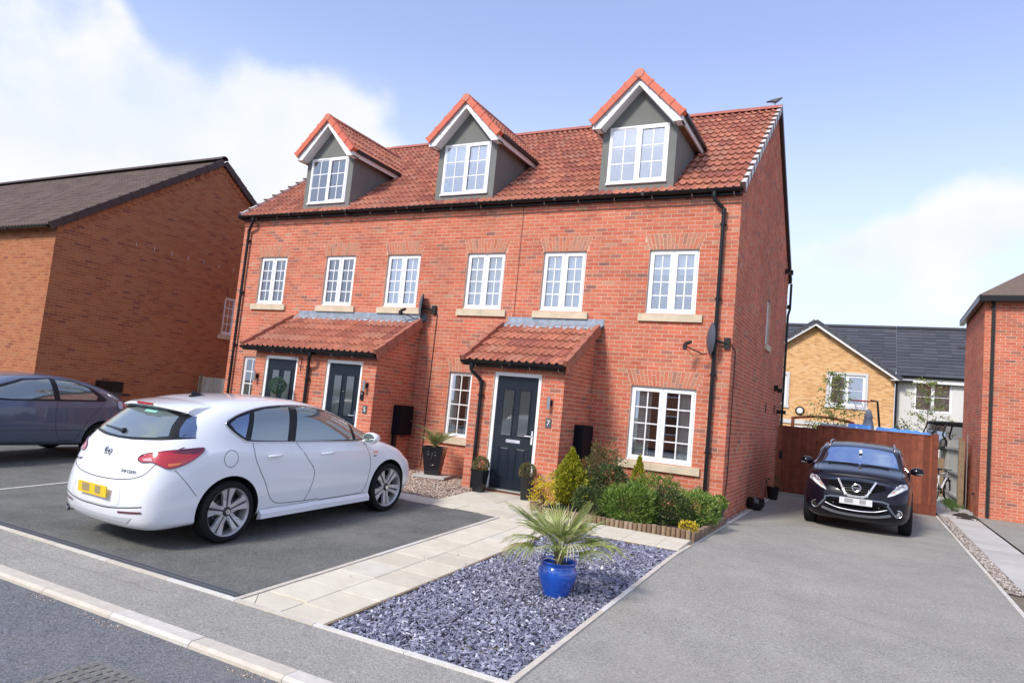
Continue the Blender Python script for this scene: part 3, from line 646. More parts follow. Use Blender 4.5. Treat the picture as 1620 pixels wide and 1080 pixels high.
def window(root, O, U, N, w, h, cols=2, cells=(2, 4), back='blind', rec=.055, name='window', open_leaf=None, sash=(True, True), backd=.085, fw=.05, label=None):
    """O = lower left corner of the opening in the wall plane"""
    O, U, N = Vector(O), Vector(U).normalized(), Vector(N).normalized(); Z = Vector((0, 0, 1))
    P = lambda x, z, d: O + U * x + Z * z - N * d
    def bx(mb, x0, x1, z0, z1, d0, d1):
        c = P((x0 + x1) / 2, (z0 + z1) / 2, (d0 + d1) / 2); mb.obox(c, U * (x1 - x0) / 2, N * abs(d1 - d0) / 2, Z * (z1 - z0) / 2)
    fr = MB(); e = .002
    bx(fr, e, w - e, h - fw, h - e, rec, rec + .07); bx(fr, e, w - e, e, fw, rec, rec + .07); bx(fr, e, fw, fw, h - fw, rec, rec + .07); bx(fr, w - fw, w - e, fw, h - fw, rec, rec + .07)
    bx(fr, -.01, w + .01, -.012, .022, rec - .03, rec + .02)                    # projecting cill nose
    for i in range(1, cols): bx(fr, w * i / cols - .028, w * i / cols + .028, fw, h - fw, rec + .001, rec + .068)
    bx(fr, w * .12, w * .88 if cols == 1 else w * .42, h - .035, h - .022, rec - .006, rec)   # trickle vent
    if cols > 1: bx(fr, w * .58, w * .88, h - .035, h - .022, rec - .006, rec)
    fo = obj(name, fr, M['pvc'], root, label=label)
    pb = MB()
    for i in range(cols):
        a0 = fw if i == 0 else w * i / cols + .028; a1 = w - fw if i == cols - 1 else w * (i + 1) / cols - .028
        c0, c1 = fw, h - fw; sw = .052
        sm = MB()
        if sash[i % len(sash)]:
            ov = .012; d0 = rec - .014; d1 = rec + .05
            if cols == 1: ov = .01
            bx(sm, a0 - ov, a1 + ov, c1 - sw + ov, c1 + ov, d0, d1); bx(sm, a0 - ov, a1 + ov, c0 - ov, c0 + sw - ov, d0, d1)
            bx(sm, a0 - ov, a0 + sw - ov, c0 + sw - ov, c1 - sw + ov, d0, d1); bx(sm, a1 - sw + ov, a1 + ov, c0 + sw - ov, c1 - sw + ov, d0, d1)
            g0, g1, h0, h1 = a0 + sw - ov, a1 - sw + ov, c0 + sw - ov, c1 - sw + ov
        else:
            d0 = rec + .01; bd = .018
            bx(sm, a0, a1, c1 - bd, c1, d0, d0 + .03); bx(sm, a0, a1, c0, c0 + bd, d0, d0 + .03); bx(sm, a0, a0 + bd, c0 + bd, c1 - bd, d0, d0 + .03); bx(sm, a1 - bd, a1, c0 + bd, c1 - bd, d0, d0 + .03)
            g0, g1, h0, h1 = a0 + bd, a1 - bd, c0 + bd, c1 - bd
        so_ = obj('sash', sm, M['pvc'], fo)
        nx, nz = cells; bw = .011; dg = rec + .012
        gm = MB()
        for k in range(1, nx): x = g0 + (g1 - g0) * k / nx; bx(gm, x - bw, x + bw, h0, h1, dg - .004, dg + .006)
        for k in range(1, nz): z = h0 + (h1 - h0) * k / nz; bx(gm, g0, g1, z - bw, z + bw, dg - .005, dg + .007)
        obj('glazing_bar', gm, M['pvc'], fo)
        for ix in range(nx):
            for iz in range(nz):
                x0 = g0 + (g1 - g0) * ix / nx + (bw if ix else 0); x1 = g0 + (g1 - g0) * (ix + 1) / nx - (bw if ix < nx - 1 else 0)
                z0_ = h0 + (h1 - h0) * iz / nz + (bw if iz else 0); z1_ = h0 + (h1 - h0) * (iz + 1) / nz - (bw if iz < nz - 1 else 0)
                pm = MB(); tx = random.gauss(0, .0004)
                bx(pm, x0, x1, z0_, z1_, dg, dg + .004); obj('pane', pm, M['glass'], fo)
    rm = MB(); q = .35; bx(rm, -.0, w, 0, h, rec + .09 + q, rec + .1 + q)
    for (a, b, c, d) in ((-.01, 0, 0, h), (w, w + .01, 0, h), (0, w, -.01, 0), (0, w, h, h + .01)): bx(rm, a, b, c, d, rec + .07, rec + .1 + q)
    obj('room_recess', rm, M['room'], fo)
    if back == 'blind':
        bm_ = MB(); zb = h * .02
        n = int((h - zb) / .05)
        for k in range(n): bx(bm_, .03, w - .03, zb + k * .05, zb + k * .05 + .046, rec + backd + (.004 if k % 2 else 0), rec + backd + .01)
        obj('blind', bm_, M['blind'], fo)
    elif back in ('net', 'part', 'sides', 'half'):
        cm = MB(); n = 40; xs = [(w - .06) * k / n + .03 for k in range(n + 1)]
        z0c = {'net': .03, 'part': h * .02, 'sides': .03, 'half': h * .62}[back]; z1c = h - .03
        for k in range(n):
            f = xs[k] / w
            if back in ('part', 'sides') and .30 < f < .70: continue
            A = P(xs[k], z0c, rec + backd + .012 * math.sin(xs[k] * 80)); B = P(xs[k + 1], z0c, rec + backd + .012 * math.sin(xs[k + 1] * 80))
            cm.add([A, B, B + Z * (z1c - z0c), A + Z * (z1c - z0c)], [(0, 1, 2, 3)])
        obj('curtain', cm, M['curtain'] if back != 'half' else M['blind'], fo)
    return fo
def sill(root, x0, x1, z0, z1, split=False, y=0.):
    parts = [(x0, x1)] if not split else [(x0, x0 + (x1 - x0) * .42), (x0 + (x1 - x0) * .42 + .003, x1)]
    for a, b in parts:
        mb = MB(); mb.add([(a, y + .08, z0), (b, y + .08, z0), (b, y + .08, z1), (a, y + .08, z1), (a, y - .05, z0), (b, y - .05, z0), (b, y - .05, z1 - .015), (a, y - .05, z1 - .015)],
                          [(4, 5, 6, 7), (7, 6, 2, 3), (5, 1, 2, 6), (0, 4, 7, 3), (0, 1, 5, 4)])
        obj('window_sill', mb, M['stone'], root)
def door(root, x0, x1, z0, z1, y, ng='7'):
    """composite front door in a white frame; y = wall plane"""
    w = x1 - x0; f = .065
    fr = MB(); fr.box(x0, x0 + f, y + .03, y + .10, z0, z1); fr.box(x1 - f, x1, y + .03, y + .10, z0, z1); fr.box(x0 + f, x1 - f, y + .03, y + .10, z1 - f, z1)
    d = obj('door', MB().box(x0 + f + .004, x1 - f - .004, y + .055, y + .095, z0 + .04, z1 - f - .004), M['door'], root)
    obj('door_frame', fr, M['pvc'], d)
    th = MB(); th.box(x0, x1, y - .03, y + .10, z0, z0 + .02); th.box(x0 + f, x1 - f, y - .01, y + .05, z0 + .02, z0 + .035); obj('threshold', th, M['steel'], d)
    D0 = x0 + f; DW = w - 2 * f; yy = y + .055
    H = z1 - z0
    def mould(a, b, c, e, rise=.012, t=.016, nm='moulding'):
        mm = MB()
        for q in ((a, b, e - t, e), (a, b, c, c + t), (a, a + t, c + t, e - t), (b - t, b, c + t, e - t)): mm.box(q[0], q[1], yy - rise, yy + .002, q[2], q[3])
        return mm
    for k in (0, 1):
        a = D0 + DW * (.16 if k == 0 else .56); b = a + DW * .28
        c, e = z0 + H * .46, z0 + H * .86
        obj('moulding', mould(a, b, c, e), M['door'], d)
        obj('door_pane', MB().box(a + .016, b - .016, yy - .004, yy + .001, c + .016, e - .016), M['doorpane'], d)
        c, e = z0 + H * .09, z0 + H * .375
        pm = mould(a, b, c, e, .008, .018)
        pm.add([(a + .03, yy - .001, c + .03), (b - .03, yy - .001, c + .03), (b - .03, yy - .001, e - .03), (a + .03, yy - .001, e - .03), (a + .05, yy - .010, c + .05), (b - .05, yy - .010, c + .05), (b - .05, yy - .010, e - .05), (a + .05, yy - .010, e - .05)],
               [(4, 5, 6, 7), (0, 1, 5, 4), (1, 2, 6, 5), (2, 3, 7, 6), (3, 0, 4, 7)])
        obj('door_panel', pm, M['door'], d)
    lz = z0 + H * .42
    lb = MB(); lb.box(D0 + DW * .33, D0 + DW * .67, yy - .012, yy, lz - .028, lz + .028); lb.box(D0 + DW * .36, D0 + DW * .64, yy - .018, yy - .012, lz - .018, lz + .018); obj('letterbox', lb, M['chrome'], d)
    hb = MB(); hx = x1 - f - .045; hb.box(hx - .016, hx + .016, yy - .012, yy, lz - .02, lz + .22); hb.tube([(hx, yy - .01, lz + .12), (hx, yy - .05, lz + .12), (hx - .12, yy - .05, lz + .12)], .010, 8); obj('door_handle', hb, M['chrome'], d)
    sp = MB(); sp.lathe([(0.008, -.006), (.012, 0)], (D0 + DW * .5, yy, z0 + H * .70), 10, 'Y'); obj('spyhole', sp, M['chrome'], d)
    return d
M['doorpane'] = mat('obscured_door_glass', (.045, .055, .06), rough=.06, spec=1.0, coat=.8)
def gutter(root, x0, x1, y, z, r=.055, name='gutter'):
    mb = MB(); n = 8; P = []
    for x in (x0, x1):
        for k in range(n + 1):
            a = PI + PI * k / n; P.append((x, y + r * math.cos(a), z + r * math.sin(a) * 1.0))
        for k in range(n + 1):
            a = 2 * PI - PI * k / n; P.append((x, y + (r - .006) * math.cos(a), z + (r - .006) * math.sin(a)))
    m_ = 2 * n + 2
    mb.add(P, [(k, (k + 1) % m_, (k + 1) % m_ + m_, k + m_) for k in range(m_)] + [tuple(range(n + 1)), tuple(range(m_, m_ + n + 1))[::-1]])
    L = x1 - x0; nb = max(1, int(L / 2))
    for k in range(1, nb + 1): mb.box(x0 + L * k / (nb + 1) - .03, x0 + L * k / (nb + 1) + .03, y - r - .006, y + r, z - r - .006, z - .01)
    return obj(name, mb, M['dark'], root, smooth=True, angle=45)
def clips(mb, x, z, y): mb.box(x - .05, x + .05, y - .02, y + .03, z - .012, z + .012)
def downpipe(root, x, ytop, ztop, y, zbot, dx=0., r=.034):
    mb = MB(); zt = ztop - .32
    mb.lathe([(r * 1.35, -.09), (r * 1.35, .0)], (x, ytop, ztop), 12)
    mb.tube([(x, ytop, ztop), (x, ytop, ztop - .12), (x + dx * .15, ytop + (y - ytop) * .12, ztop - .16), (x + dx * .85, y - (y - ytop) * .12, zt + .04), (x + dx, y, zt), (x + dx, y, zt - .1), (x + dx, y, zbot)], r, 12)
    z = zt - .25
    mb.lathe([(r * 1.25, -.05), (r * 1.25, .05)], (x + dx, y, zt - .02), 12)
    while z > zbot + .3:
        mb.box(x + dx - .055, x + dx + .055, y - .01, y + r + .05, z - .014, z + .014); mb.lathe([(r * 1.18, -.018), (r * 1.18, .018)], (x + dx, y, z), 12); z -= 1.35
    return obj('downpipe', mb, M['dark'], root, smooth=True, angle=50)

# ------------------------------------------------------------------ the brick terrace
root = thing('terraced_house', 'three-storey red brick terrace with grey dormers, red pantile roof and two lean-to porches', 'house', (0, 0, 0))
H1 = House(root)
def visible(p):
    # bricks hidden by porches / cars etc. do not count among the largest ones
    if abs(p.y) < .02 and -4.36 < p.x < -2.51 and p.z < 2.6: return False
    if abs(p.y) < .02 and -10 < p.x < -6.6 and p.z < 2.6: return False
    return p.z > .3
XL = -12.5
WIN = [-11.31, -9.118, -7.268, -5.13, -3.33, -1.14]
ops = [(c - .4625 - XL, c + .4625 - XL, 3.45, 4.65) for c in WIN]
arcs = [(c - .4625 - XL, c + .4625 - XL, 4.65, 4.95, .105) for c in WIN]
ops += [(-1.753 - XL, -.556 - XL, .75, 2.10), (-5.745 - XL, -5.18 - XL, .75, 2.10), (-11.93 - XL, -11.37 - XL, .75, 2.10)]
arcs += [(-1.753 - XL, -.556 - XL, 2.10, 2.40, .115), (-5.745 - XL, -5.18 - XL, 2.10, 2.40, .075), (-11.93 - XL, -11.37 - XL, 2.10, 2.40, .075)]
FW = H1.wall((XL, 0, 0), (1, 0, 0), (0, -1, 0), 12.5, -.3, 5.475, M['mortar'], M['brick'], ops, arcs)
H1.wall((XL, -.022, 0), (1, 0, 0), (0, -1, 0), 12.522, 5.475, 5.70, M['mortar'], M['brick'], name='corbel', phase=1)
obj('corbel_soffit', MB().box(XL, .02, -.018, .01, 5.462, 5.4745), M['mortar'], root)
def rngs(z):
    if z < 5.66: return (0, 7.9)
    d = (z - 5.66) / .79; return (d, 7.9 - d)
SW = H1.wall((0, 0, 0), (0, 1, 0), (1, 0, 0), 7.9, -.3, 8.775, M['mortar'], M['brick'], [(4.05, 4.65, 3.45, 4.50)], [(4.05, 4.65, 4.50, 4.80, .07)], rng=rngs)
mb = MB(); mb.add([(XL, 0, -.3), (XL, 7.9, -.3), (XL, 7.9, 5.66), (XL, 3.95, 8.75), (XL, 0, 5.66)], [(0, 4, 3, 2, 1)]); mb.add([(XL, 7.9, -.3), (-.01, 7.9, -.3), (-.01, 7.9, 5.7), (XL, 7.9, 5.7)], [(3, 2, 1, 0)])
obj('rear_wall', mb, M['brick'], root)
mj = MB(); mj.box(-4.346, -4.334, -.003, .01, 3.3, 5.475); mj.box(-4.346, -4.334, -.026, -.015, 5.475, 5.68); obj('movement_joint', mj, M['seam'], root)
mj = MB(); mj.box(XL, .022, -.0265, -.02, 5.470, 5.4785); obj('damp_course', mj, M['seam'], root)
backs = ['sides', 'net', 'net', 'blind', 'net', 'half']
for c, b in zip(WIN, backs):
    window(root, (c - .4625, 0, 3.45), (1, 0, 0), (0, -1, 0), .925, 1.2, back=b)
    sill(root, c - .58, c + .60, 3.30, 3.445)
window(root, (-1.753, 0, .75), (1, 0, 0), (0, -1, 0), 1.197, 1.35, back='sides')
sill(root, -1.90, -.40, .60, .745, split=True)
window(root, (-5.745, 0, .75), (1, 0, 0), (0, -1, 0), .565, 1.35, cols=1, back='part', sash=(False,))
sill(root, -5.83, -5.08, .60, .745)
window(root, (-11.93, 0, .75), (1, 0, 0), (0, -1, 0), .56, 1.35, cols=1, back='none', sash=(False,))
window(root, (0, 4.05, 3.45), (0, 1, 0), (1, 0, 0), .6, 1.05, cols=1, cells=(1, 1), back='blind', sash=(False,))
mb = MB(); mb.box(-.05, .05, 4.0, 4.72, 3.31, 3.445); obj('window_sill', mb, M['stone'], root)
# roof
T = .79; sl = math.hypot(1, T); VF = Vector((0, 1, T)) / sl; NF = Vector((0, -T, 1)) / sl
roof = obj('roof', MB().prism([(XL, -.12, 5.715), (0, -.12, 5.715), (0, 3.95, 5.72 + T * 4.07 - .005), (XL, 3.95, 5.72 + T * 4.07 - .005)], (0, .03, -.05)).prism([(XL, 8.02, 5.72), (0, 8.02, 5.72), (0, 3.95, 5.72 + T * 4.07), (XL, 3.95, 5.72 + T * 4.07)], (0, -.03, -.05)), M['tile'], root)
tile_me = pantile(.302, .40, M['tile'])
DORM = [-2.005, -5.89, -9.85]
def okt(a, b):
    x = XL - .05 + a; y = -.17 + b / sl
    for c in DORM:
        if abs(x - c) < .58 and y > .12 and y < 2.2: return False
    return True
H1.tile_plane(roof, tile_me, (XL - .05, -.17, 5.68), (1, 0, 0), VF, 42, 16, .299, .330, okt)
rm = MB(); R_ = .125
vs = []
for y in (0, .45):
    for k in range(9):
        a = PI * k / 8 ; vs.append((y, R_ * math.cos(a), R_ * math.sin(a) * .85))
    for k in range(9):
        a = PI * (8 - k) / 8; vs.append((y, (R_ - .016) * math.cos(a), (R_ - .016) * math.sin(a) * .85))
rm.add(vs, [(k, (k + 1) % 18, (k + 1) % 18 + 18, k + 18) for k in range(18)] + [tuple(range(18))[::-1], tuple(range(18, 36))])
M['ridge'] = mat('ridge_tile_clay', (.36, .105, .075), rough=.7, var=.2, vscale=6)
ridge_me = rm.mesh('ridge_tile', M['ridge'], smooth=True, angle=40)
zr = 5.72 + T * 4.07
for i in range(28):
    inst('ridge_tile', ridge_me, Matrix.Translation((XL + .449 * i, 3.95, zr - .02 + ru(-.003, .003))) @ Matrix.Rotation(ru(-.006, .006), 4, 'Y'), roof)
vm = MB(); vm.box(-.035, .040, .022, .335, -.075, .060); vm.box(-.045, .050, .0, .022, -.115, .082, 1); vm.box(-.040, .046, .022, .10, -.098, .070)
vme = vm.mesh('verge_tile', [M['verge_w'], M['verge_dk']]); vmd = MB().box(-.035, .04, 0, .335, -.11, .045).mesh('verge_tile', M['verge_br'])
for x, s_ in ((.035, 1), (XL - .035, -1)):
    for i in range(16):
        p = Vector((x, -.17, 5.68)) + VF * (.33 * i) + NF * .03
        inst('verge_tile', vme, Matrix(((s_, VF.x, NF.x, p.x), (0, (VF - NF * .06).y, (NF + VF * .06).y, p.y), (0, (VF - NF * .06).z, (NF + VF * .06).z, p.z), (0, 0, 0, 1))), roof)
    VB = Vector((0, -1, T)) / sl; NB = Vector((0, T, 1)) / sl
    for i in range(16):
        p = Vector((x, 8.07, 5.68)) + VB * (.33 * i) + NB * .03
        inst('verge_tile', vmd, Matrix(((s_, VB.x, NB.x, p.x), (0, VB.y, NB.y, p.y), (0, VB.z, NB.z, p.z), (0, 0, 0, 1))), roof)
obj('fascia', MB().box(XL, .0, -.105, -.024, 5.60, 5.705), M['dark'], root)
gutter(root, XL - .06, .04, -.165, 5.70, .06)
obj('gutter', MB().box(XL, 0, 7.95, 8.08, 5.6, 5.7).box(.0, .05, 7.90, 8.02, 4.9, 5.0), M['dark'], root)
downpipe(root, -.45, -.165, 5.65, -.075, .0, dx=.17)
downpipe(root, -12.05, -.165, 5.65, -.075, .0, dx=-.20)
mb = MB(); mb.tube([(.07, 7.99, 5.6), (.07, 7.99, 4.9), (.03, 7.95, 4.7), (.03, 7.95, 0)], .034, 10); obj('downpipe', mb, M['dark'], root, smooth=True, angle=50)
hk = MB()
for i in range(17):
    x = XL + .55 + i * .74
    if abs(x + .45) < .12: x += .15
    hk.tube([(x, -.17, 5.64), (x, -.165, 5.585), (x + .02, -.10, 5.55), (x + .05, -.07, 5.53)], .005, 5)
obj('gutter_hook', hk, M['rust'], root, kind='stuff')
obj('leak_stain', MB().box(-.009, -.004, .10, .12, 5.40, 5.55), M['seam'], root)

def dormer(c, back, face=True):
    yf = .04; hw = .74; zb = 5.70; ze = 7.18; ap = 7.18 + .87; oh = .885
    d = MB()
    ww, wb, wh = 1.185, 5.975, 1.15
    zt = wb + wh; th = .10
    d.box(c - hw, c - ww / 2, yf, yf + th, zb, ze); d.box(c + ww / 2, c + hw, yf, yf + th, zb, ze)
    d.box(c - ww / 2, c + ww / 2, yf, yf + th, zb, wb); d.box(c - ww / 2, c + ww / 2, yf, yf + th, zt, ze)
    d.prism([(c - hw, yf, ze), (c + hw, yf, ze), (c + hw, yf, ze + .12), (c, yf, ap - .12), (c - hw, yf, ze + .12)], (0, th, 0))
    yb = (ze - 5.72) / T - .12
    for s in (-1, 1):
        x0 = c + s * hw; x1 = c + s * (hw - .08)
        d.prism([(x0, yf + th, zb - .1), (x0, yb + .3, ze + .1), (x0, yb + .3, ze + .2), (x0, yf + th, ze + .12)], (x1 - x0, 0, 0))
    dm = obj('dormer', d, M['render_g'], root)
    window(root, (c - ww / 2, yf, wb), (1, 0, 0), (0, -1, 0), ww, wh, cells=(2, 3), back=back, rec=-.012, sash=(False, True), fw=.045)
    # roof
    yv = (ap - 5.72) / T - .12
    r = MB()
    for s in (-1, 1): r.prism([(c + s * oh, -.19, ze), (c, -.19, ap), (c, yv, ap), (c + s * oh, (ze - 5.72) / T - .12, ze)], (0, 0, -.04))
    dr = obj('dormer_roof', r, M['white'], root)
    tme = pantile(.27, .36, M['tile'], amp=.034)
    s2 = math.sqrt(.5)
    for s in (-1, 1):
        V = Vector((-s * s2, 0, s2)); U = Vector((0, 1, 0))
        O = Vector((c + s * oh, -.10, ze)) + Vector((s * s2, 0, s2)) * .02
        H1.tile_plane(dr, tme, O - V * .04, U, V, 11, 4, .266, .325, (lambda a, b: (a - .10) < ((ze + b * s2 - 5.72) / T + .25)), tilt=.085, lift=.015)
        # verge units, bright clay
        Nn = Vector((s * s2, 0, s2))
        for i in range(4):
            vmb = MB(); p = Vector((c + s * oh, -.16, ze)) + V * (.31 * i - .03) + Nn * .026
            a = V * .168; vmb.obox(p + V * .165 - Nn * .01, a, Vector((0, .075, 0)), Nn * (.042))
            vmb.obox(p + V * .165 + Vector((0, -.085, 0)) - Nn * .028, a * (1), Vector((0, .014, 0)), Nn * .066)
            vmb.obox(p + V * .02 + Vector((0, -.092, 0)) - Nn * .026, V * .020, Vector((0, .016, 0)), Nn * .076)
            obj('verge_tile', vmb, M['tile_o'], dr)
        # barge board
        bb = MB(); q0 = Vector((c + s * (oh - .0), 0, ze - .02)); q1 = Vector((c, 0, ap - .02))
        bb.prism([(q0.x, -.20, q0.z), (q1.x, -.20, q1.z), (q1.x, -.20, q1.z - .19), (c + s * (oh - .17), -.20, ze - .14), (q0.x, -.20, ze - .14)], (0, .03, 0))
        bb.box(c + s * oh, c + s * (hw + .0), -.17, yf, ze - .14, ze - .128)
        bb.box(c + s * oh, c + s * (oh - .03), -.17, yb + .1, ze - .14, ze + .0)
        bb.prism([(c + s * (oh - .17), -.17, ze - .14), (c, -.17, ap - .21), (c, yf, ap - .21), (c + s * (oh - .17), yf, ze - .14)], (0, 0, .012))
        obj('barge_board', bb, M['white'], dr)
        obj('soffit', MB().box(c + s * (oh - .03), c + s * hw, yf, yb + .1, ze - .13, ze - .12), M['brownwood'], dr)
        gm = MB(); gm.box(c + s * (oh + .005), c + s * (oh + .07), -.1, yb - .12, ze - .035, ze + .03); obj('gutter', gm, M['dark'], dr)
        fl = MB(); fl.box(c + s * (hw - .0), c + s * (hw + .03), yb - .35, yb + .35, ze - .5, ze - .2) if False else None
    for i in range(6):
        mw = Matrix.Translation((c, -.20 + .449 * i, ap - .03)) @ Matrix.Rotation(PI / 2, 4, 'Z')
        inst('ridge_tile', ridge_me if i else ridge_o, mw, dr)
    cap = MB(); cap.lathe([(0.001, -.275), (.085, -.272), (.10, -.255), (.10, -.19)], (c, 0, ap - .005), 20, 'Y'); obj('ridge_end_cap', cap, M['tile_o2'], dr, smooth=True, angle=40)
M['tile_o2'] = mat('pale_clay_cap', (.55, .17, .11), rough=.6, var=.1)
ridge_o = rm.mesh('ridge_tile', M['tile_o'], smooth=True, angle=40)
dormer(DORM[0], 'half'); dormer(DORM[1], 'half'); dormer(DORM[2], 'half')

def porch(x0, x1, doors, pipes, rx0, rx1):
    yp = -1.36
    ops = [(a - x0, b - x0, -.0, 2.10) for a, b in doors]
    w1 = H1.wall((x0, yp, 0), (1, 0, 0), (0, -1, 0), x1 - x0, -.3, 2.325, M['mortar'], M['brick'], ops, name='porch_wall', reveal=.08)
    top = lambda y: 2.33 + (y - yp) * .60
    w2 = H1.wall((x1, yp, 0), (0, 1, 0), (1, 0, 0), 1.35, -.3, 3.225, M['mortar'], M['brick'], name='porch_wall', rng=lambda z: (0 if z < 2.33 else (z - 2.33) / .60 + .03, 1.35), phase=1)
    obj('porch_wall', MB().prism([(x0, yp + .01, -.3), (x0, 0, -.3), (x0, 0, 3.1), (x0, yp + .01, 2.3)], (.1, 0, 0)), M['brick'], root)
    # header band, joint line below two courses
    obj('damp_course', MB().box(x0, x1 + .0015, yp - .003, yp + .01, 2.172, 2.178), M['seam'], root)
    s3 = math.hypot(1, .60); V = Vector((0, 1, .60)) / s3
    z0 = 2.36 - .14 * .6; yo = yp - .14
    pr = obj('porch_roof', MB().prism([(rx0 + .03, yo, z0), (rx1 - .03, yo, z0), (rx1 - .03, -.001, 2.36 + 1.36 * .6), (rx0 + .03, -.001, 2.36 + 1.36 * .6)], (0, 0, -.05)), M['brownwood'], root)
    n = round((rx1 - rx0) / .30); cw = (rx1 - rx0 - .04) / n
    tm = pantile(cw * 1.01, .40, M['tile'])
    H1.tile_plane(pr, tm, (rx0 + .0, yo - .03, z0), (1, 0, 0), V, n, 5, cw, .325, lift=.02)
    Nn = Vector((0, -.6, 1)) / s3
    for s, x in ((1, rx1 - .0), (-1, rx0 + .0)):
        for i in range(5):
            vb = MB(); p = Vector((x, yo - .03, z0)) + V * (.325 * i) + Nn * .03
            vb.obox(p + V * .163, Vector((.045, 0, 0)), (V - Nn * .05) * .17, Nn * .05); vb.obox(p + V * .163 + Vector((s * .03, 0, 0)) - Nn * .05, Vector((.014, 0, 0)), V * .17, Nn * .095)
            obj('verge_tile', vb, M['verge_c'], pr)
    lf = MB(); zt = 2.36 + 1.36 * .6
    lf.box(rx0 + .05, rx1 + .06, -.010, -.002, zt - .04, zt + .13)
    nseg = n * 6; vs = []
    for k in range(nseg + 1):
        x = rx0 + .04 + (rx1 - rx0 + .02) * k / nseg; wob = .012 * math.cos(2 * PI * k / 6)
        vs += [(x, -.010, zt + .035), (x, -.17, zt + .035 - .1 + wob), (x, -.19, zt - .095 + wob)]
    lf.add(vs, [(3 * k, 3 * k + 1, 3 * k + 4, 3 * k + 3) for k in range(nseg)] + [(3 * k + 1, 3 * k + 2, 3 * k + 5, 3 * k + 4) for k in range(nseg)])
    obj('lead_flashing', lf, M['lead'], pr)
    obj('gutter', MB().box(rx0 + .02, rx1 - .02, yo - .01, yo + .015, z0 - .10, z0 + .01), M['dark'], pr)
    gutter(pr, rx0 - .0, rx1 - .01, yo - .065, z0 - .015, .05)
    for a, b in doors: door(root, a + .0, b - .0, .0, 2.10, yp)
    for x, dx in pipes: downpipe(root, x, yo - .065, z0 - .06, yp - .06, -.03, dx=dx, r=.033)
    hk = MB(); x = x0 + .15
    while x < x1: hk.tube([(x, yo - .06, z0 - .07), (x, yo - .05, z0 - .12), (x + .03, yp - .02, z0 - .15)], .005, 5); x += .55
    obj('gutter_hook', hk, M['rust'], pr)
M['verge_c'] = mat('brown_clay_verge', (.36, .13, .085), rough=.7, var=.15)
porch(-4.36, -2.51, [(-3.90, -2.95)], [(-4.28, .16)], -4.51, -2.44)
porch(-10.0, -6.60, [(-7.92, -6.96), (-9.70, -8.73)], [(-8.22, -.14)], -10.28, -6.53)
H1.finish()

# ------------------------------------------------------------------ neighbouring house on the left
NX = -16.0
root = thing('brick_house', 'orange-brown brick house with dark brown tiled roof, its blank gable facing the terrace', 'house', (NX, -2.7, 0))
H2 = House(root)
visible = lambda p: abs(p.x - NX) < .1
tn = .705; ze = 4.93; yr = 1.8
def rng2(z):
    if z < ze: return (0, 9.0)
    d = (z - ze) / tn; return (d, 9.0 - d)
H2.wall((NX, -2.7, 0), (0, 1, 0), (1, 0, 0), 9.0, -.3, 8.1, M['mortar_b'], M['brick_b'], [(5.25, 6.15, 2.85, 4.05)], [(5.25, 6.15, 4.05, 4.35, .1)], rng=rng2)
H2.wall((NX - 18, -2.7, 0), (1, 0, 0), (0, -1, 0), 18.0, -.3, 4.95, M['mortar_b'], M['brick_b'], [(9.2, 10.4, .75, 2.1), (9.2, 10.4, 3.45, 4.65), (13.4, 14.6, 3.45, 4.65), (13.4, 14.6, .75, 2.1)])
for a in (9.2, 13.4):
    for z, h in ((.75, 1.35), (3.45, 1.2)): window(root, (NX - 18 + a, -2.7, z), (1, 0, 0), (0, -1, 0), 1.2, h, cells=(1, 1), back='net')
window(root, (NX, 2.55, 2.85), (0, 1, 0), (1, 0, 0), .9, 1.2, back='none')
obj('window_sill', MB().box(NX - .02, NX + .05, 2.45, 3.55, 2.70, 2.845), M['stone'], root)
mb = MB(); mb.add([(NX - 18, -2.7, -.3), (NX - 18, 6.3, -.3), (NX - 18, 6.3, ze), (NX - 18, yr, ze + 4.5 * tn), (NX - 18, -2.7, ze)], [(0, 4, 3, 2, 1)]); mb.add([(NX - 18, 6.3, -.3), (NX - .01, 6.3, -.3), (NX - .01, 6.3, ze), (NX - 18, 6.3, ze)], [(3, 2, 1, 0)])
obj('rear_wall', mb, M['brick_b'], root)
zt = ze + 4.62 * tn + .03
roof = obj('roof', MB().prism([(NX - 18, -2.85, ze - .06), (NX + .04, -2.85, ze - .06), (NX + .04, yr, zt - .06), (NX - 18, yr, zt - .06)], (0, 0, -.06)).prism([(NX - 18, 6.45, ze - .06), (NX + .04, 6.45, ze - .06), (NX + .04, yr, zt - .06), (NX - 18, yr, zt - .06)], (0, 0, -.06)), M['tile_br'], root)
s4 = math.hypot(1, tn); V2 = Vector((0, 1, tn)) / s4
ft = flattile(.30, .40, M['tile_br'], ridge=True)
H2.tile_plane(roof, ft, (NX - 18.0, -2.9, ze - .09), (1, 0, 0), V2, 60, 17, .30, .335, lift=.035, tilt=.05)
vm2 = MB().box(-.05, .05, 0, .335, -.13, .05).box(-.05, .057, .0, .03, -.14, .057).mesh('verge_tile', M['verge_br'])
N2 = Vector((0, -tn, 1)) / s4
for i in range(17):
    p = Vector((NX + .06, -2.9, ze - .09)) + V2 * (.335 * i) + N2 * .035
    inst('verge_tile', vm2, Matrix(((1, V2.x, N2.x, p.x), (0, (V2 - N2 * .05).y, N2.y, p.y), (0, (V2 - N2 * .05).z, N2.z, p.z), (0, 0, 0, 1))), roof)
    Vb = Vector((0, -1, tn)) / s4; Nb = Vector((0, tn, 1)) / s4; p = Vector((NX + .06, 6.5, ze - .09)) + Vb * (.335 * i) + Nb * .035
    inst('verge_tile', vm2, Matrix(((1, Vb.x, Nb.x, p.x), (0, (Vb - Nb * .05).y, Nb.y, p.y), (0, (Vb - Nb * .05).z, Nb.z, p.z), (0, 0, 0, 1))), roof)
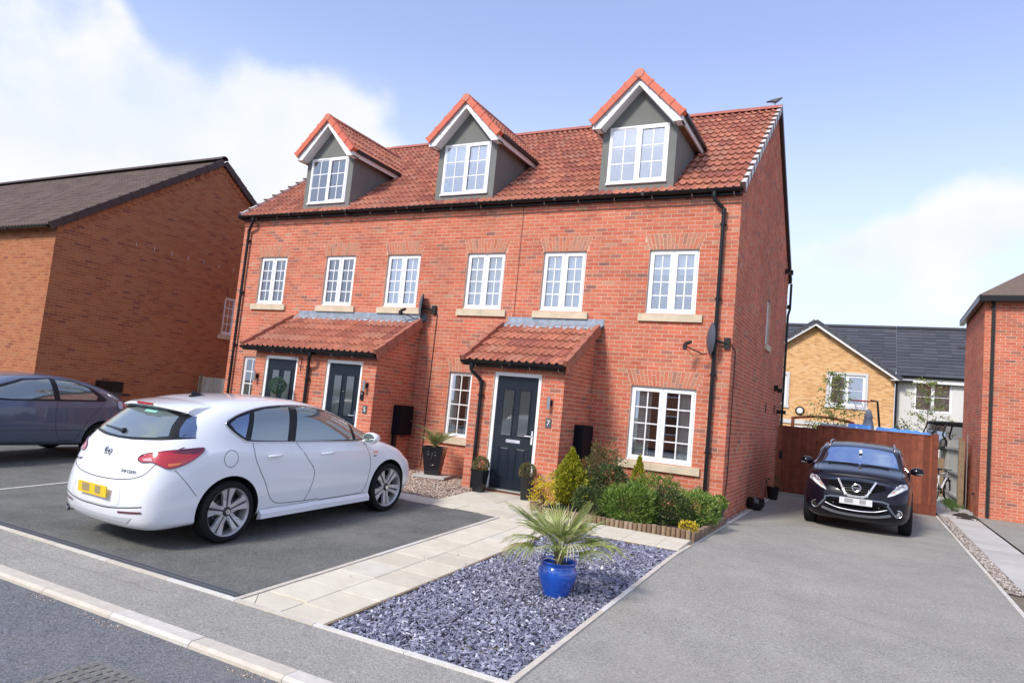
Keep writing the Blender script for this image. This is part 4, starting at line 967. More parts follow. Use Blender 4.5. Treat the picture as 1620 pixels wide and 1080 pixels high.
ridge_b = rm.mesh('ridge_tile', M['verge_br'], smooth=True, angle=40)
for i in range(39): inst('ridge_tile', ridge_b, Matrix.Translation((NX - .39 - .449 * i + .02, yr, zt + .0)), roof)
# stepped brick corbel under the verge
mb = MB()
for sgn in (1, -1):
    y = -2.7 if sgn == 1 else 6.3
    for k in range(30):
        yy = y + sgn * k * .15; z = ze + k * .15 * tn - .12
        if k * .15 < 4.45: mb.box(NX - .01, NX + .024, yy, yy + sgn * .145, z - .09, z + .10)
obj('corbel_brick', mb, M['brick_b'], root, kind='stuff')
gutter(root, NX - 18, NX, -2.92, ze - .1, .055)
for i in range(8): pass
wv = MB()
for i in range(9): wv.box(NX - .005, NX + .006, -.6 + i * .55, -.59 + i * .55, 4.88, 4.98)
obj('weep_vent', wv, M['white'], root, kind='stuff')
H2.finish()
t = thing('meter_box', 'black meter box fixed low on the orange-brown gable above the slate-blue car', 'meter box', (NX, -.78, .95))
obj('box_body', MB().box(0, .10, -.38, .34, -.16, .17), M['dark'], t, local=True); obj('box_door', MB().box(.10, .115, -.35, .31, -.13, .14), M['dark'], t, local=True)

def fence(name, label, p0, p1, z0, h, bw, m, boards_front=True, arris=True, cap=None, post=None, wave=.0, group=None):
    a, b = Vector((*p0, 0)), Vector((*p1, 0)); d = b - a; L = d.length; d.normalize(); n = Vector((d.y, -d.x, 0))
    t = thing(name, label, 'fence' if 'gate' not in name else 'gate', (p0[0], p0[1], z0), group=group)
    k = int(L / bw)
    for i in range(k):
        s = i * L / k; mb = MB(); hh = h + ru(-.004, .004); c = a + d * (s + L / k / 2); off = .008 if i % 2 else 0
        mb.obox(Vector((c.x, c.y, z0 + hh / 2 + .03)) + n * off * 1.9, d * (L / k / 2 + (-.002 if off else .018)), n * .008, Vector((0, 0, hh / 2 - .03)))
        obj('fence_board', mb, m, t)
    for z in (.3, h / 2, h - .25):
        c = (a + b) / 2 - n * .035; obj('rail', MB().obox(Vector((c.x, c.y, z0 + z)), d * L / 2, n * .02, Vector((0, 0, .035))), m, t)
    if cap: 
        c = (a + b) / 2; obj('cap_rail', MB().obox(Vector((c.x, c.y, z0 + h + .012)), d * (L / 2), n * .03, Vector((0, 0, .014))), m, t)
    if post:
        for q in post:
            c = a + d * q; obj('fence_post', MB().box(c.x - .05, c.x + .05, c.y - .02, c.y + .08, z0, z0 + h + .06), M['post'], t)
    return t
fence('side_fence', 'pale weathered board fence between the orange-brown gable and the terrace', (-16, 2.0), (-12.52, 2.0), -.1, 1.57, .16, M['fence_g'], post=[.1])
gy = 7.25
gt = fence('garden_gate', 'red-brown close-board gate against the side wall of the terrace', (.06, gy), (.98, gy), -.12, 1.79, .115, M['fence_r'], cap=None)
hb = MB(); hb.tube([(.16, gy - .03, .85), (.16, gy - .07, .85), (.16, gy - .07, .95), (.16, gy - .03, .95)], .008, 6); hb.box(.10, .2, gy - .02, gy - .012, .8, 1.0)
obj('gate_latch', hb, M['darkm'], gt)
obj('hinge', MB().box(.9, 1.02, gy - .022, gy - .012, 1.3, 1.33).box(.9, 1.02, gy - .022, gy - .012, .3, .33), M['darkm'], gt)
fence('red_fence', 'long red-brown close-board fence behind the dark purple car', (1.0, gy + .02), (3.62, gy + .05), -.12, 1.86, .125, M['fence_r'], cap=True)
obj('gravel_board', MB().box(1.0, 3.62, gy - .02, gy + .02, -.14, .10), M['fence_r'], bpy.data.objects['red_fence'])
obj('fence_post', MB().box(3.55, 3.66, gy - .06, gy + .06, -.14, 1.80), M['fence_r'], bpy.data.objects['red_fence'])
obj('fence_post', MB().box(.955, 1.01, gy + .005, gy + .09, -.14, 1.72), M['fence_r'], bpy.data.objects['red_fence'])
fence('grey_fence', 'weathered grey board fence beside the bicycle', (4.42, 10.4), (4.42, 17), -.14, 1.88, .15, M['fence_g'], post=[.0])
obj('fence_post', MB().box(4.36, 4.50, 10.2, 10.34, -.14, 1.72), M['post'], bpy.data.objects['grey_fence'])
obj('white_pole', MB().box(4.53, 4.555, 10.1, 10.13, -.14, 1.9), M['steel'], bpy.data.objects['grey_fence'])
fence('rear_left_fence', 'brown boundary fence in the rear garden', (-4, 14.5), (4.35, 14.5), -.16, 1.3, .3, M['post'])

# ------------------------------------------------------------------ right neighbour
root = thing('right_house', 'red brick house at the right edge of the view, beyond the slab path', 'house', (4.66, 8.6, 0))
H3 = House(root); visible = lambda p: p.y > 2.0
H3.wall((4.66, 12.6, 0), (0, -1, 0), (-1, 0, 0), 4.0, -.3, 5.4, M['mortar'], M['brick'])
H3.wall((4.66, 8.6, 0), (1, 0, 0), (0, -1, 0), 7.0, -.3, 5.4, M['mortar'], M['brick'], [(2.0, 3.2, .75, 2.1), (2.0, 3.2, 3.45, 4.65)])
for z, h in ((.75, 1.35), (3.45, 1.2)): window(root, (6.66, 8.6, z), (1, 0, 0), (0, -1, 0), 1.2, h, back='net')
mb = MB(); mb.box(4.69, 11.6, 12.55, 12.6, -.3, 5.4); mb.box(11.62, 11.66, 8.6, 12.6, -.3, 5.4); obj('rear_wall', mb, M['brick'], root)
rf = obj('roof', MB().prism([(4.5, 8.4, 5.4), (11.8, 8.4, 5.4), (9.6, 10.6, 7.0), (6.7, 10.6, 7.0)], (0, 0, .04)).prism([(4.5, 12.8, 5.4), (11.8, 12.8, 5.4), (9.6, 10.6, 7.0), (6.7, 10.6, 7.0)], (0, 0, .04)).prism([(4.5, 8.4, 5.4), (4.5, 12.8, 5.4), (6.7, 10.6, 7.0)], (0, 0, .04)).prism([(11.8, 8.4, 5.4), (11.8, 12.8, 5.4), (9.6, 10.6, 7.0)], (0, 0, .04)), M['tile_br'], root)
obj('gutter', MB().box(4.50, 4.62, 8.4, 12.8, 5.27, 5.41).box(4.5, 11.8, 8.34, 8.45, 5.27, 5.41), M['dark'], rf)
obj('downpipe', MB().box(4.80, 4.87, 8.52, 8.59, -.1, 5.3).box(4.60, 4.65, 9.4, 9.5, .35, .40), M['darkm'], root)
H3.finish()

for hx, lb in ((-22, 'brown brick house across the road, added out of view for the window panes to mirror, left one'), (-7, 'brown brick house across the road, added out of view for the window panes to mirror, middle one'), (9, 'brown brick house across the road, added out of view for the window panes to mirror, right one')):  # unseen houses added behind the camera so the panes have something to mirror
    t = thing('opposite_house', lb, 'house', (hx, -38, -.5), group='houses across the road')
    wq_ = MB(); wq_.box(-5, 5, -4, 4, 0, 5.5); wq_.prism([(-5, -4, 5.5), (-5, 4, 5.5), (-5, 0, 8.6)], (10, 0, 0)); obj('wall', wq_, M['brick_b'], t, local=True)
    obj('roof', MB().prism([(-5.2, 4.3, 5.4), (5.2, 4.3, 5.4), (5.2, 0, 8.8), (-5.2, 0, 8.8)], (0, 0, .08)).prism([(-5.2, -4.3, 5.4), (5.2, -4.3, 5.4), (5.2, 0, 8.8), (-5.2, 0, 8.8)], (0, 0, .08)), M['tile_br'], t, local=True)
    for wx in (-3.4, 0.0, 2.6):
        for wz in (1.0, 3.5):
            f_ = obj('window', MB().box(wx, wx + 1.2, 4.0, 4.05, wz, wz + 1.3), M['pvc'], t, local=True); obj('pane', MB().box(wx + .08, wx + 1.12, 4.051, 4.06, wz + .08, wz + 1.22), M['carglass'], f_, local=True)

# ------------------------------------------------------------------ houses behind
BY = 26.0
root = thing('buff_brick_house', 'buff brick gabled house with grey slate-tiled roof behind the red fence', 'house', (-.5, BY, -.5))
H4 = House(root); visible = None
apx, bx0, bx1, bez, baz = -.5, -4.15, 3.15, 4.70, 7.12
def rng4(z):
    if z < bez: return (0, bx1 - bx0)
    d = (z - bez) / (baz - bez) * (bx1 - bx0) / 2; return (d, bx1 - bx0 - d)
o4 = [(.12 - bx0, 2.0 - bx0, 2.93, 4.72), (-3.6 - bx0, -1.62 - bx0, 2.75, 4.55), (-1.3 - bx0, 1.6 - bx0, -.55, 1.9)]
H4.wall((bx0, BY, 0), (1, 0, 0), (0, -1, 0), bx1 - bx0, -.6, 7.0, M['buffm'] if 'buffm' in M else M['mortar_c'], M['buff'], o4, rng=rng4)
def bwin(root, x0, x1, z0, z1, y, cols=2, surround=True, back='net', open0=False):
    if surround:
        s = MB(); q = .13
        s.box(x0, x0 + q, y - .05, y + .09, z0, z1); s.box(x1 - q, x1, y - .05, y + .09, z0, z1); s.box(x0 + q, x1 - q, y - .05, y + .09, z1 - q, z1); s.box(x0 - .03, x1 + .03, y - .07, y + .09, z0 - .02, z0 + q)
        obj('window_surround', s, M['surr'], root); x0 += q; x1 -= q; z0 += q; z1 -= q
    window(root, (x0, y, z0), (1, 0, 0), (0, -1, 0), x1 - x0, z1 - z0, cols=cols, cells=(1, 2), back=back, rec=-.02 + .04, fw=.07)
M['surr'] = mat('grey_surround', (.58, .57, .56), rough=.8)
bwin(root, .12, 2.0, 2.93, 4.72, BY); bwin(root, -3.6, -1.62, 2.75, 4.55, BY)
obj('string_course', MB().box(bx0 - .02, bx1 + .02, BY - .06, BY - .002, 1.95, 2.17), M['surr'], root)
obj('patio_window', MB().box(-1.3, 1.6, BY + .02, BY + .08, -.55, 1.9), M['pvc'], root)
obj('render_panel', MB().box(.9, 3.1, BY - .03, BY - .004, -.5, 1.9), M['render_w'], root)
sb = MB(); sb.lathe([(.0, -.05), (.20, -.05), (.23, -.02), (.23, 0)], (-1.05, BY, 2.62), 18, 'Y'); lp = obj('round_bulkhead', sb, M['dark'], root)
obj('lamp_glass', MB().lathe([(0, -.09), (.12, -.08), (.15, -.05)], (-1.05, BY, 2.62), 18, 'Y'), M['white'], lp)
bt = (baz - bez) / ((bx1 - bx0) / 2)
rr = MB()
for s in (-1, 1):
    e = apx + s * 3.95; ez = bez - .2
    rr.prism([(e, BY - .35, ez), (apx, BY - .35, baz + .12), (apx, BY + 4.5, baz + .12), (e, BY + 4.5, ez)], (0, 0, .05))
rf = obj('roof', rr, M['tile_sl'], root)
for s in (-1, 1):
    e = apx + s * 3.95; ez = bez - .2
    b_ = MB(); b_.prism([(e, BY - .36, ez - .02), (apx, BY - .36, baz + .10), (apx, BY - .36, baz - .12), (e - s * .3, BY - .36, ez - .02)], (0, .03, 0)); b_.box(e, e - s * .5, BY - .35, BY, ez - .05, ez - .02); obj('barge_board', b_, M['white'], rf)
    v_ = MB()
    for k in range(12):
        t0, t1 = k / 12, (k + 1) / 12 - .006
        P0 = Vector((e + (apx - e) * t0, BY - .40, ez + (baz + .12 - ez) * t0 + .02)); P1 = Vector((e + (apx - e) * t1, BY - .40, ez + (baz + .12 - ez) * t1 + .02))
        v_.bar(P0, P1, .1, .16, up=(0, 0, 1))
    obj('verge_tile', v_, M['tile_sl'], rf, kind='stuff')
# main ridge roof running behind both houses
zb = 7.62; yb = 30.2
sl5 = Vector((0, yb - BY + .3, zb - 4.62)); V5 = sl5.normalized(); n5 = int(sl5.length / .34)
rf2 = obj('roof', MB().prism([(-7, BY + .2, 4.96), (3.2, BY + .2, 4.96), (3.2, yb, zb), (-7, yb, zb)], (0, 0, -.06)), M['tile_sl'], root)
st = flattile(.6, .42, M['tile_sl'], th=.035)
H4.tile_plane(rf2, st, (-7, BY - .33, 4.60), (1, 0, 0), V5, 17, n5, .6, .34, ok=lambda a, b: b > .6 and not (abs(-7 + a + .5) < 4.2 and b < 5.2 * (1 - abs(-7 + a + .5) / 4.2)), lift=.05, tilt=.09)
obj('ridge', MB().box(-7, 3.2, yb - .12, yb + .12, zb, zb + .12), M['tile_sl'], rf2)
obj('downpipe', MB().box(bx1 + .02, bx1 + .12, BY - .09, BY - .01, -.4, 4.45).box(bx1 + .02, bx1 + .75, BY - .09, BY - .01, 4.40, 4.5), M['dark'], root)
H4.finish(150)
root = thing('rendered_house', 'white rendered house with grey slate-tiled roof joined to the buff brick gable', 'house', (3.2, BY, -.5))
H5 = House(root)
wb = MB(); y = BY + .25; wx0, wx1 = 3.2, 16
X0, X1, Z0, Z1 = 3.96, 5.55, 3.05, 4.52
wb.box(wx0, X0, y, y + .2, -.6, 4.9); wb.box(X1, wx1, y, y + .2, -.6, 4.9); wb.box(X0, X1, y, y + .2, -.6, Z0); wb.box(X0, X1, y, y + .2, Z1, 4.9); wb.box(wx1 - .2, wx1, y, yb + 4, -.6, 4.6)
obj('wall', wb, M['render_w'], root)
window(root, (X0, y, Z0), (1, 0, 0), (0, -1, 0), X1 - X0, Z1 - Z0, cols=2, cells=(1, 2), back='net', rec=.03, fw=.07)
rf3 = obj('roof', MB().prism([(3.21, BY - .1, 4.72), (wx1 + .2, BY - .1, 4.72), (wx1 + .2, yb, zb), (3.21, yb, zb)], (0, 0, -.06)), M['tile_sl'], root)
H5.tile_plane(rf3, st, (3.2, BY - .13, 4.70), (1, 0, 0), (Vector((0, yb - BY + .1, zb - 4.72))).normalized(), 22, n5, .6, .34, lift=.05, tilt=.09)
obj('ridge', MB().box(3.21, wx1, yb - .12, yb + .12, zb, zb + .12), M['tile_sl'], rf3)
obj('fascia', MB().box(3.3, wx1, BY + .0, BY + .2, 4.42, 4.62), M['white'], root); gutter(root, 3.2, wx1, BY - .1, 4.72, .07)
obj('roof_vent', MB().box(5.9, 6.4, 28.35, 28.7, 6.45, 6.62), M['tile_sl'], rf3)
H5.finish(150)
# distant far-left house hint behind terrace is hidden; garden things
t = thing('garden_shed', 'low shed with grey felt roof just behind the red fence', 'shed', (2.0, 9.0, -.16))
obj('roof', MB().prism([(-1.05, -.7, 1.87), (.28, -.7, 1.84), (.28, .9, 1.93), (-1.05, .9, 1.98)], (0, 0, .04)), M['felt'], t, local=True)
obj('wall', MB().box(-1.0, .24, -.6, .85, 0, 1.83), M['post'], t, local=True)
def tarp(name, label, c, rx, ry, z, hgt, seed):
    n = 22; mb = MB(); vs = []
    for j in range(n + 1):
        for i in range(n + 1):
            u, v = i / n * 2 - 1, j / n * 2 - 1; e = max(abs(u), abs(v)); wv_ = noise.noise(Vector((u * 3 + seed, v * 4, seed))) * .09
            vs.append((c[0] + u * rx, c[1] + v * ry, z + hgt * (1 - e ** 4) * .5 + wv_ - (0.25 if e > .99 else 0)))
    mb.add(vs, [(j * (n + 1) + i, j * (n + 1) + i + 1, (j + 1) * (n + 1) + i + 1, (j + 1) * (n + 1) + i) for j in range(n) for i in range(n)])
    t = thing(name, label, 'cover', (c[0], c[1], -.16)); obj('cover_sheet', mb, M['tarp'], t, smooth=True)
    fr = MB(); fr.box(c[0] - rx, c[0] + rx, c[1] - ry, c[1] + ry, -.16, z - .2); obj('pool_wall', fr, M['felt'], t); return t
tarp('pool_cover', 'crumpled blue tarpaulin over a pool behind the middle of the red fence', (2.95, 9.1), .68, .7, 1.76, .16, 3)
tarp('play_cover', 'small blue tarpaulin lying on the grey felt roof', (1.93, 9.0), .30, .35, 1.83, .08, 9)
t = thing('garden_parasol', 'closed grey canvas parasol standing behind the fence', 'parasol', (2.13, 9.9, -.16))
pm = MB(); pm.lathe([(.02, 2.52), (.06, 2.50), (.09, 2.40), (.12, 2.28), (.10, 2.26), (.14, 2.1), (.19, 1.7), (.16, 1.6)], n=10); obj('canopy', pm, M['canvas'], t, local=True, smooth=True)
obj('pole', MB().lathe([(.025, 0), (.025, 2.5)], n=8), M['steel'], t, local=True)
t = thing('basketball_hoop', 'red basketball hoop on a black pole above the fence', 'hoop', (2.36, 10.3, -.16))
obj('pole', MB().tube([(.16, 0, 0), (.08, 0, 1.9), (-.02, 0, 2.79), (-.2, 0, 2.80)], .03, 8), M['dark'], t, local=True)
rg = MB(); rg.tube([(-.46 + .24 * math.cos(2 * PI * k / 24), .24 * math.sin(2 * PI * k / 24), 2.77) for k in range(25)], .014, 6); rg.tube([(-.22, 0, 2.77), (-.02, 0, 2.79)], .02, 6); obj('rim', rg, M['red'], t, local=True)
ng = MB()
for k in range(12):
    a = 2 * PI * k / 12; b = a + .5
    ng.tube([(-.46 + .23 * math.cos(a), .23 * math.sin(a), 2.76), (-.46 + .14 * math.cos(b), .14 * math.sin(b), 2.62), (-.46 + .12 * math.cos(a), .12 * math.sin(a), 2.47)], .006, 4)
obj('net', ng, M['net'], t, local=True)
t = thing('trampoline', 'trampoline with dark netting on curved poles behind the grey fence', 'trampoline', (5.6, 15.2, -.16))
tm_ = MB(); R0 = 1.5
tm_.tube([(R0 * math.cos(2 * PI * k / 28), R0 * math.sin(2 * PI * k / 28), 1.6) for k in range(29)], .04, 6); tm_.tube([(R0 * 1.12 * math.cos(2 * PI * k / 28), R0 * 1.12 * math.sin(2 * PI * k / 28), 2.45) for k in range(29)], .05, 6)
for k in range(7):
    a = 2 * PI * k / 7 + .3; c_, s_ = math.cos(a), math.sin(a)
    tm_.tube([(R0 * c_, R0 * s_, 0), (R0 * c_, R0 * s_, 1.6), (R0 * 1.22 * c_, R0 * 1.22 * s_, 2.05), (R0 * 1.12 * c_, R0 * 1.12 * s_, 2.45)], .03, 6)
obj('frame', tm_, M['darkm'], t, local=True)
nm = MB()
nm.lathe([(R0, 1.6), (R0 * 1.1, 1.9), (R0 * 1.14, 2.2), (R0 * 1.1, 2.45)], n=28); nm.f = [f for f in nm.f if len(f) == 4]; nm.m = [0] * len(nm.f)
M['mesh'] = glassmat('dark_netting', -.2, (.55, .55, .56)); obj('net', nm, M['mesh'], t, local=True)
obj('mat_pad', MB().lathe([(0, 1.6), (R0, 1.61)], n=28), M['dark'], t, local=True)
t = thing('arbour', 'dark red-brown curved arbour roof among shrubs behind the gate', 'arbour', (.0, 13.0, -.16))
am = MB(); am.tube([(-.2 + .32 * k, 0, 2.15 + .12 * math.sin(PI * k / 6)) for k in range(7)], .05, 6); am.box(-.2, -.1, -.05, .05, 0, 2.15); am.box(1.65, 1.75, -.05, .05, 0, 2.15); obj('beam', am, M['fence_r'], t, local=True)

# ------------------------------------------------------------------ fixtures on the walls
def wall_lamp(x, z, y, label):
    t = thing('wall_lamp', label, 'lamp', (x, y, z), group='steel tube lamps by the front doors')
    m_ = MB(); m_.lathe([(.028, -.11), (.032, -.11), (.032, .11), (.028, .11)], (0, -.085, 0), 14); obj('lamp_tube', m_, M['steel'], t, local=True, smooth=True, angle=40)
    obj('bracket', MB().box(-.02, .02, -.06, 0, -.03, .03).box(-.035, .035, -.012, 0, -.05, .05), M['darkm'], t, local=True)
wall_lamp(-2.74, 1.62, -1.36, 'brushed steel up-down lamp above the number 7 plate, right of the single porch door')
wall_lamp(-6.80, 1.63, -1.36, 'brushed steel up-down lamp above the number 5 plate')
wall_lamp(-9.88, 1.62, -1.36, 'brushed steel up-down lamp between the narrow end window and the farthest door')
def text(s, size, loc, rot, m, parent, extr=.002, name='lettering', sx=1.):
    cu = bpy.data.curves.new(name, 'FONT'); cu.body = s; cu.size = size; cu.extrude = extr; cu.align_x = 'CENTER'; cu.align_y = 'CENTER'; cu.materials.append(m)
    o = bpy.data.objects.new(name, cu); col.objects.link(o); o.parent = parent; o.location = loc; o.rotation_euler = rot; o.scale = (sx, 1, 1)
    bpy.context.view_layer.update(); dg = bpy.context.evaluated_depsgraph_get(); me = bpy.data.meshes.new_from_object(o.evaluated_get(dg)); me.name = name
    o2 = bpy.data.objects.new(name, me); col.objects.link(o2); o2.parent = parent; o2.location = loc; o2.rotation_euler = rot; o2.scale = (sx, 1, 1); bpy.data.objects.remove(o); o2.name = name; return o2
for x, s, lb in ((-2.745, '7', 'dark slate plate with white number 7 right of the single porch door'), (-6.78, '5', 'dark slate plate with white number 5 right of the second door')):
    t = thing('number_plate', lb, 'house number', (x, -1.36, 1.27 if s == '7' else 1.15)); obj('plate', MB().box(-.055, .055, -.012, 0, -.08, .08), M['alu'], t, local=True)
    text(s, .13, (0, -.0135, .0), (PI / 2, 0, 0), M['white'], t, .001)
t = thing('video_doorbell', 'small black doorbell right of the second door', 'doorbell', (-6.88, -1.36, 1.42)); obj('housing', MB().box(-.035, .035, -.03, 0, -.09, .09), M['dark'], t, local=True); obj('lens', MB().lathe([(0, -.036), (.02, -.034), (.022, -.03)], (0, 0, .04), 12, 'Y'), M['steel'], t, local=True)
t = thing('number_tile', 'small brass-coloured plate left of the first door', 'house number', (-9.83, -1.36, 1.15)); obj('plate', MB().box(-.035, .035, -.01, 0, -.04, .04), mat('brass', (.55, .42, .2), rough=.4, metal=.5), t, local=True); text('3', .06, (0, -.012, 0), (PI / 2, 0, 0), M['dark'], t, .001)
def meter(x, y0, y1, z0, z1, label, leg=False):
    t = thing('meter_box', label, 'meter box', (x, (y0 + y1) / 2, z0), group='black meter boxes on the porch sides'); w = (y1 - y0) / 2; h = z1 - z0
    obj('box_body', MB().box(0, .16, -w, w, 0, h), M['meterm'], t, local=True)
    obj('box_door', MB().box(.16, .175, -w + .02, w - .02, .02, h - .02), M['meterm'], t, local=True)
    obj('box_lock', MB().box(.175, .182, w - .07, w - .05, h * .5 - .02, h * .5 + .02), M['steel'], t, local=True)
    if leg: obj('cable_duct', MB().box(.02, .09, -w + .02, -w + .10, -z0 - .05, 0), M['dark'], t, local=True)
meter(-2.51, -.74, -.22, .69, 1.28, 'black meter box on the side of the single porch behind the golden conifer')
meter(-6.60, -.66, -.17, .68, 1.29, 'black meter box on a duct on the side of the double porch', True)
def dish(label, mount, ang, group='satellite dishes on the facade'):
    t = thing('satellite_dish', label, 'satellite dish', mount, group=group)
    R = Matrix.Rotation(ang, 4, 'Z'); mb = MB(); n, rg = 24, 5; vs = []
    for i in range(rg + 1):
        for k in range(n):
            a = 2 * PI * k / n; r = i / rg; vs.append(R @ Vector((.20 * r * math.cos(a), -.36 + .07 * r * r, .29 * r * math.sin(a) + .0)))
    fs = [(i * n + k, i * n + (k + 1) % n, (i + 1) * n + (k + 1) % n, (i + 1) * n + k) for i in range(rg) for k in range(n)]
    mb.add(vs, fs); mb.add([v + R.to_3x3() @ Vector((0, .012, 0)) for v in vs], [f[::-1] for f in fs])
    b = len(vs); mb.add([vs[rg * n + k] for k in range(n)] + [vs[rg * n + k] + R.to_3x3() @ Vector((0, .012, 0)) for k in range(n)], [(k, (k + 1) % n, (k + 1) % n + n, k + n) for k in range(n)])
    obj('dish_plate', mb, M['dishm'], t, local=True, smooth=True, angle=40)
    Q = lambda x, y, z: R @ Vector((x, y, z))
    ar = MB(); ar.tube([Q(0, -.34, -.26), Q(0, -.42, -.28), Q(0, -.72, -.17)], .012, 6); ar.tube([Q(.02, -.34, -.26), Q(.03, -.6, -.33), Q(0, -.70, -.22)], .005, 5)
    obj('feed_arm', ar, M['darkm'], t, local=True)
    lh = MB(); c = Q(0, -.74, -.13); lh.tube([c, c + R.to_3x3() @ Vector((0, .11, .05))], [.035, .028], 10); lh.box(c.x - .03, c.x + .03, c.y - .03, c.y + .03, c.z - .10, c.z); obj('feed_horn', lh, M['darkm'], t, local=True)
    bk = MB(); bk.tube([Q(0, -.33, 0), Q(0, -.22, -.02), (0, -.05, -.06)], .022, 8); bk.box(-.05, .05, -.06, -.002, -.14, .04); c = Q(0, -.29, 0); bk.box(c.x - .05, c.x + .05, c.y - .05, c.y + .05, -.08, .05); obj('wall_bracket', bk, M['darkm'], t, local=True)
M['dishm'] = mat('grey_dish_face', (.075, .085, .11), rough=.4, spec=.4)
dish('dark grey satellite dish near the right corner of the terrace', (-.08, 0, 3.00), math.radians(-62))
dish('dark grey satellite dish beside the double porch roof', (-6.28, 0, 3.45), math.radians(-62))
cb = MB(); cb.tube([(-.05, -.03, 2.95), (.0, -.03, 2.93), (.012, .02, 2.90), (.012, .30, 2.84), (.012, .33, 2.75), (.012, .31, 1.6), (.012, .32, .55), (.012, .22, .35), (.012, .2, .05)], .007, 6)
t = thing('aerial_cable', 'black cable running down the side wall from the corner satellite dish', 'cable', (.012, .2, .05)); obj('cable_run', cb, M['darkm'], t)
cb = MB(); cb.tube([(-6.25, -.03, 3.42), (-6.20, -.012, 3.3), (-6.22, -.012, 1.5), (-6.22, -.012, .05)], .008, 6)
t = thing('aerial_cable', 'black cable down the facade beside the double porch', 'cable', (-6.22, -.012, .05)); obj('cable_run', cb, M['darkm'], t)
t = thing('security_light', 'black security light high on the side wall near the gate', 'lamp', (0, 6.2, 2.55)); obj('housing', MB().box(0, .10, -.07, .07, -.05, .10).box(.08, .2, -.06, .06, -.08, .02), M['dark'], t, local=True)
t = thing('flood_light', 'small black floodlight high on the side gable near the rear eave', 'lamp', (0, 7.05, 6.95 - 1.2)); obj('housing', MB().box(0, .14, -.10, .06, -.05, .06).box(.14, .2, -.08, .05, -.08, .03), M['dark'], t, local=True)
t = thing('outside_tap', 'small black fitting on the side wall above the gate', 'fitting', (0, 7.0, 2.0)); obj('housing', MB().box(0, .22, -.05, .05, -.04, .05), M['darkm'], t, local=True)
for y in (4.8, 6.4):
    t = thing('wall_vent', 'dark slotted vent in the side wall, %s the gate' % ('farther from' if y < 5 else 'closer to'), 'vent', (0, y, 2.03)); obj('vent_cover', MB().box(0, .012, -.04, .04, -.12, .12), M['darkm'], t, local=True)
t = thing('hanging_bracket', 'empty black hanging-basket bracket between the two doors', 'bracket', (-8.62, -1.36, 2.0)); bm_ = MB(); bm_.tube([(0, 0, .1), (0, -.012, .1), (0, -.012, -.2)], .007, 5); bm_.tube([(0, -.01, .1), (-.0, -.26, .06), (0, -.30, .08)], .006, 5); bm_.tube([(0, -.012, -.12), (0, -.2, .06)], .005, 5); obj('bracket_arm', bm_, M['darkm'], t, local=True)

# pigeon on the ridge
t = thing('pigeon', 'grey pigeon standing on the right end of the roof ridge', 'bird', (-.10, 3.95, 9.045), rot=0)
me = bpy.data.meshes.new('bird_body'); pts = [(-.20, 0, .085), (-.10, 0, .095), (.0, 0, .10), (.07, 0, .115), (.105, 0, .135), (.135, 0, .148), (.165, 0, .142), (.0, .025, .05), (.0, .03, .0), (.0, -.025, .05), (.0, -.03, .0)]
me.from_pydata(pts, [(0, 1), (1, 2), (2, 3), (3, 4), (4, 5), (5, 6), (2, 7), (7, 8), (2, 9), (9, 10)], [])
bo = bpy.data.objects.new('bird_body', me); col.objects.link(bo); bo.parent = t; me.materials.append(M['bird'])
md = bo.modifiers.new('skin', 'SKIN'); md.use_smooth_shade = True
for v, r in zip(me.skin_vertices[0].data, [(.035, .008), (.045, .03), (.058, .052), (.045, .045), (.028, .03), (.028, .028), (.006, .006), (.012, .012), (.006, .006), (.012, .012), (.006, .006)]): v.radius = r
me.skin_vertices[0].data[2].use_root = True
bo.modifiers.new('sub', 'SUBSURF').render_levels = 2

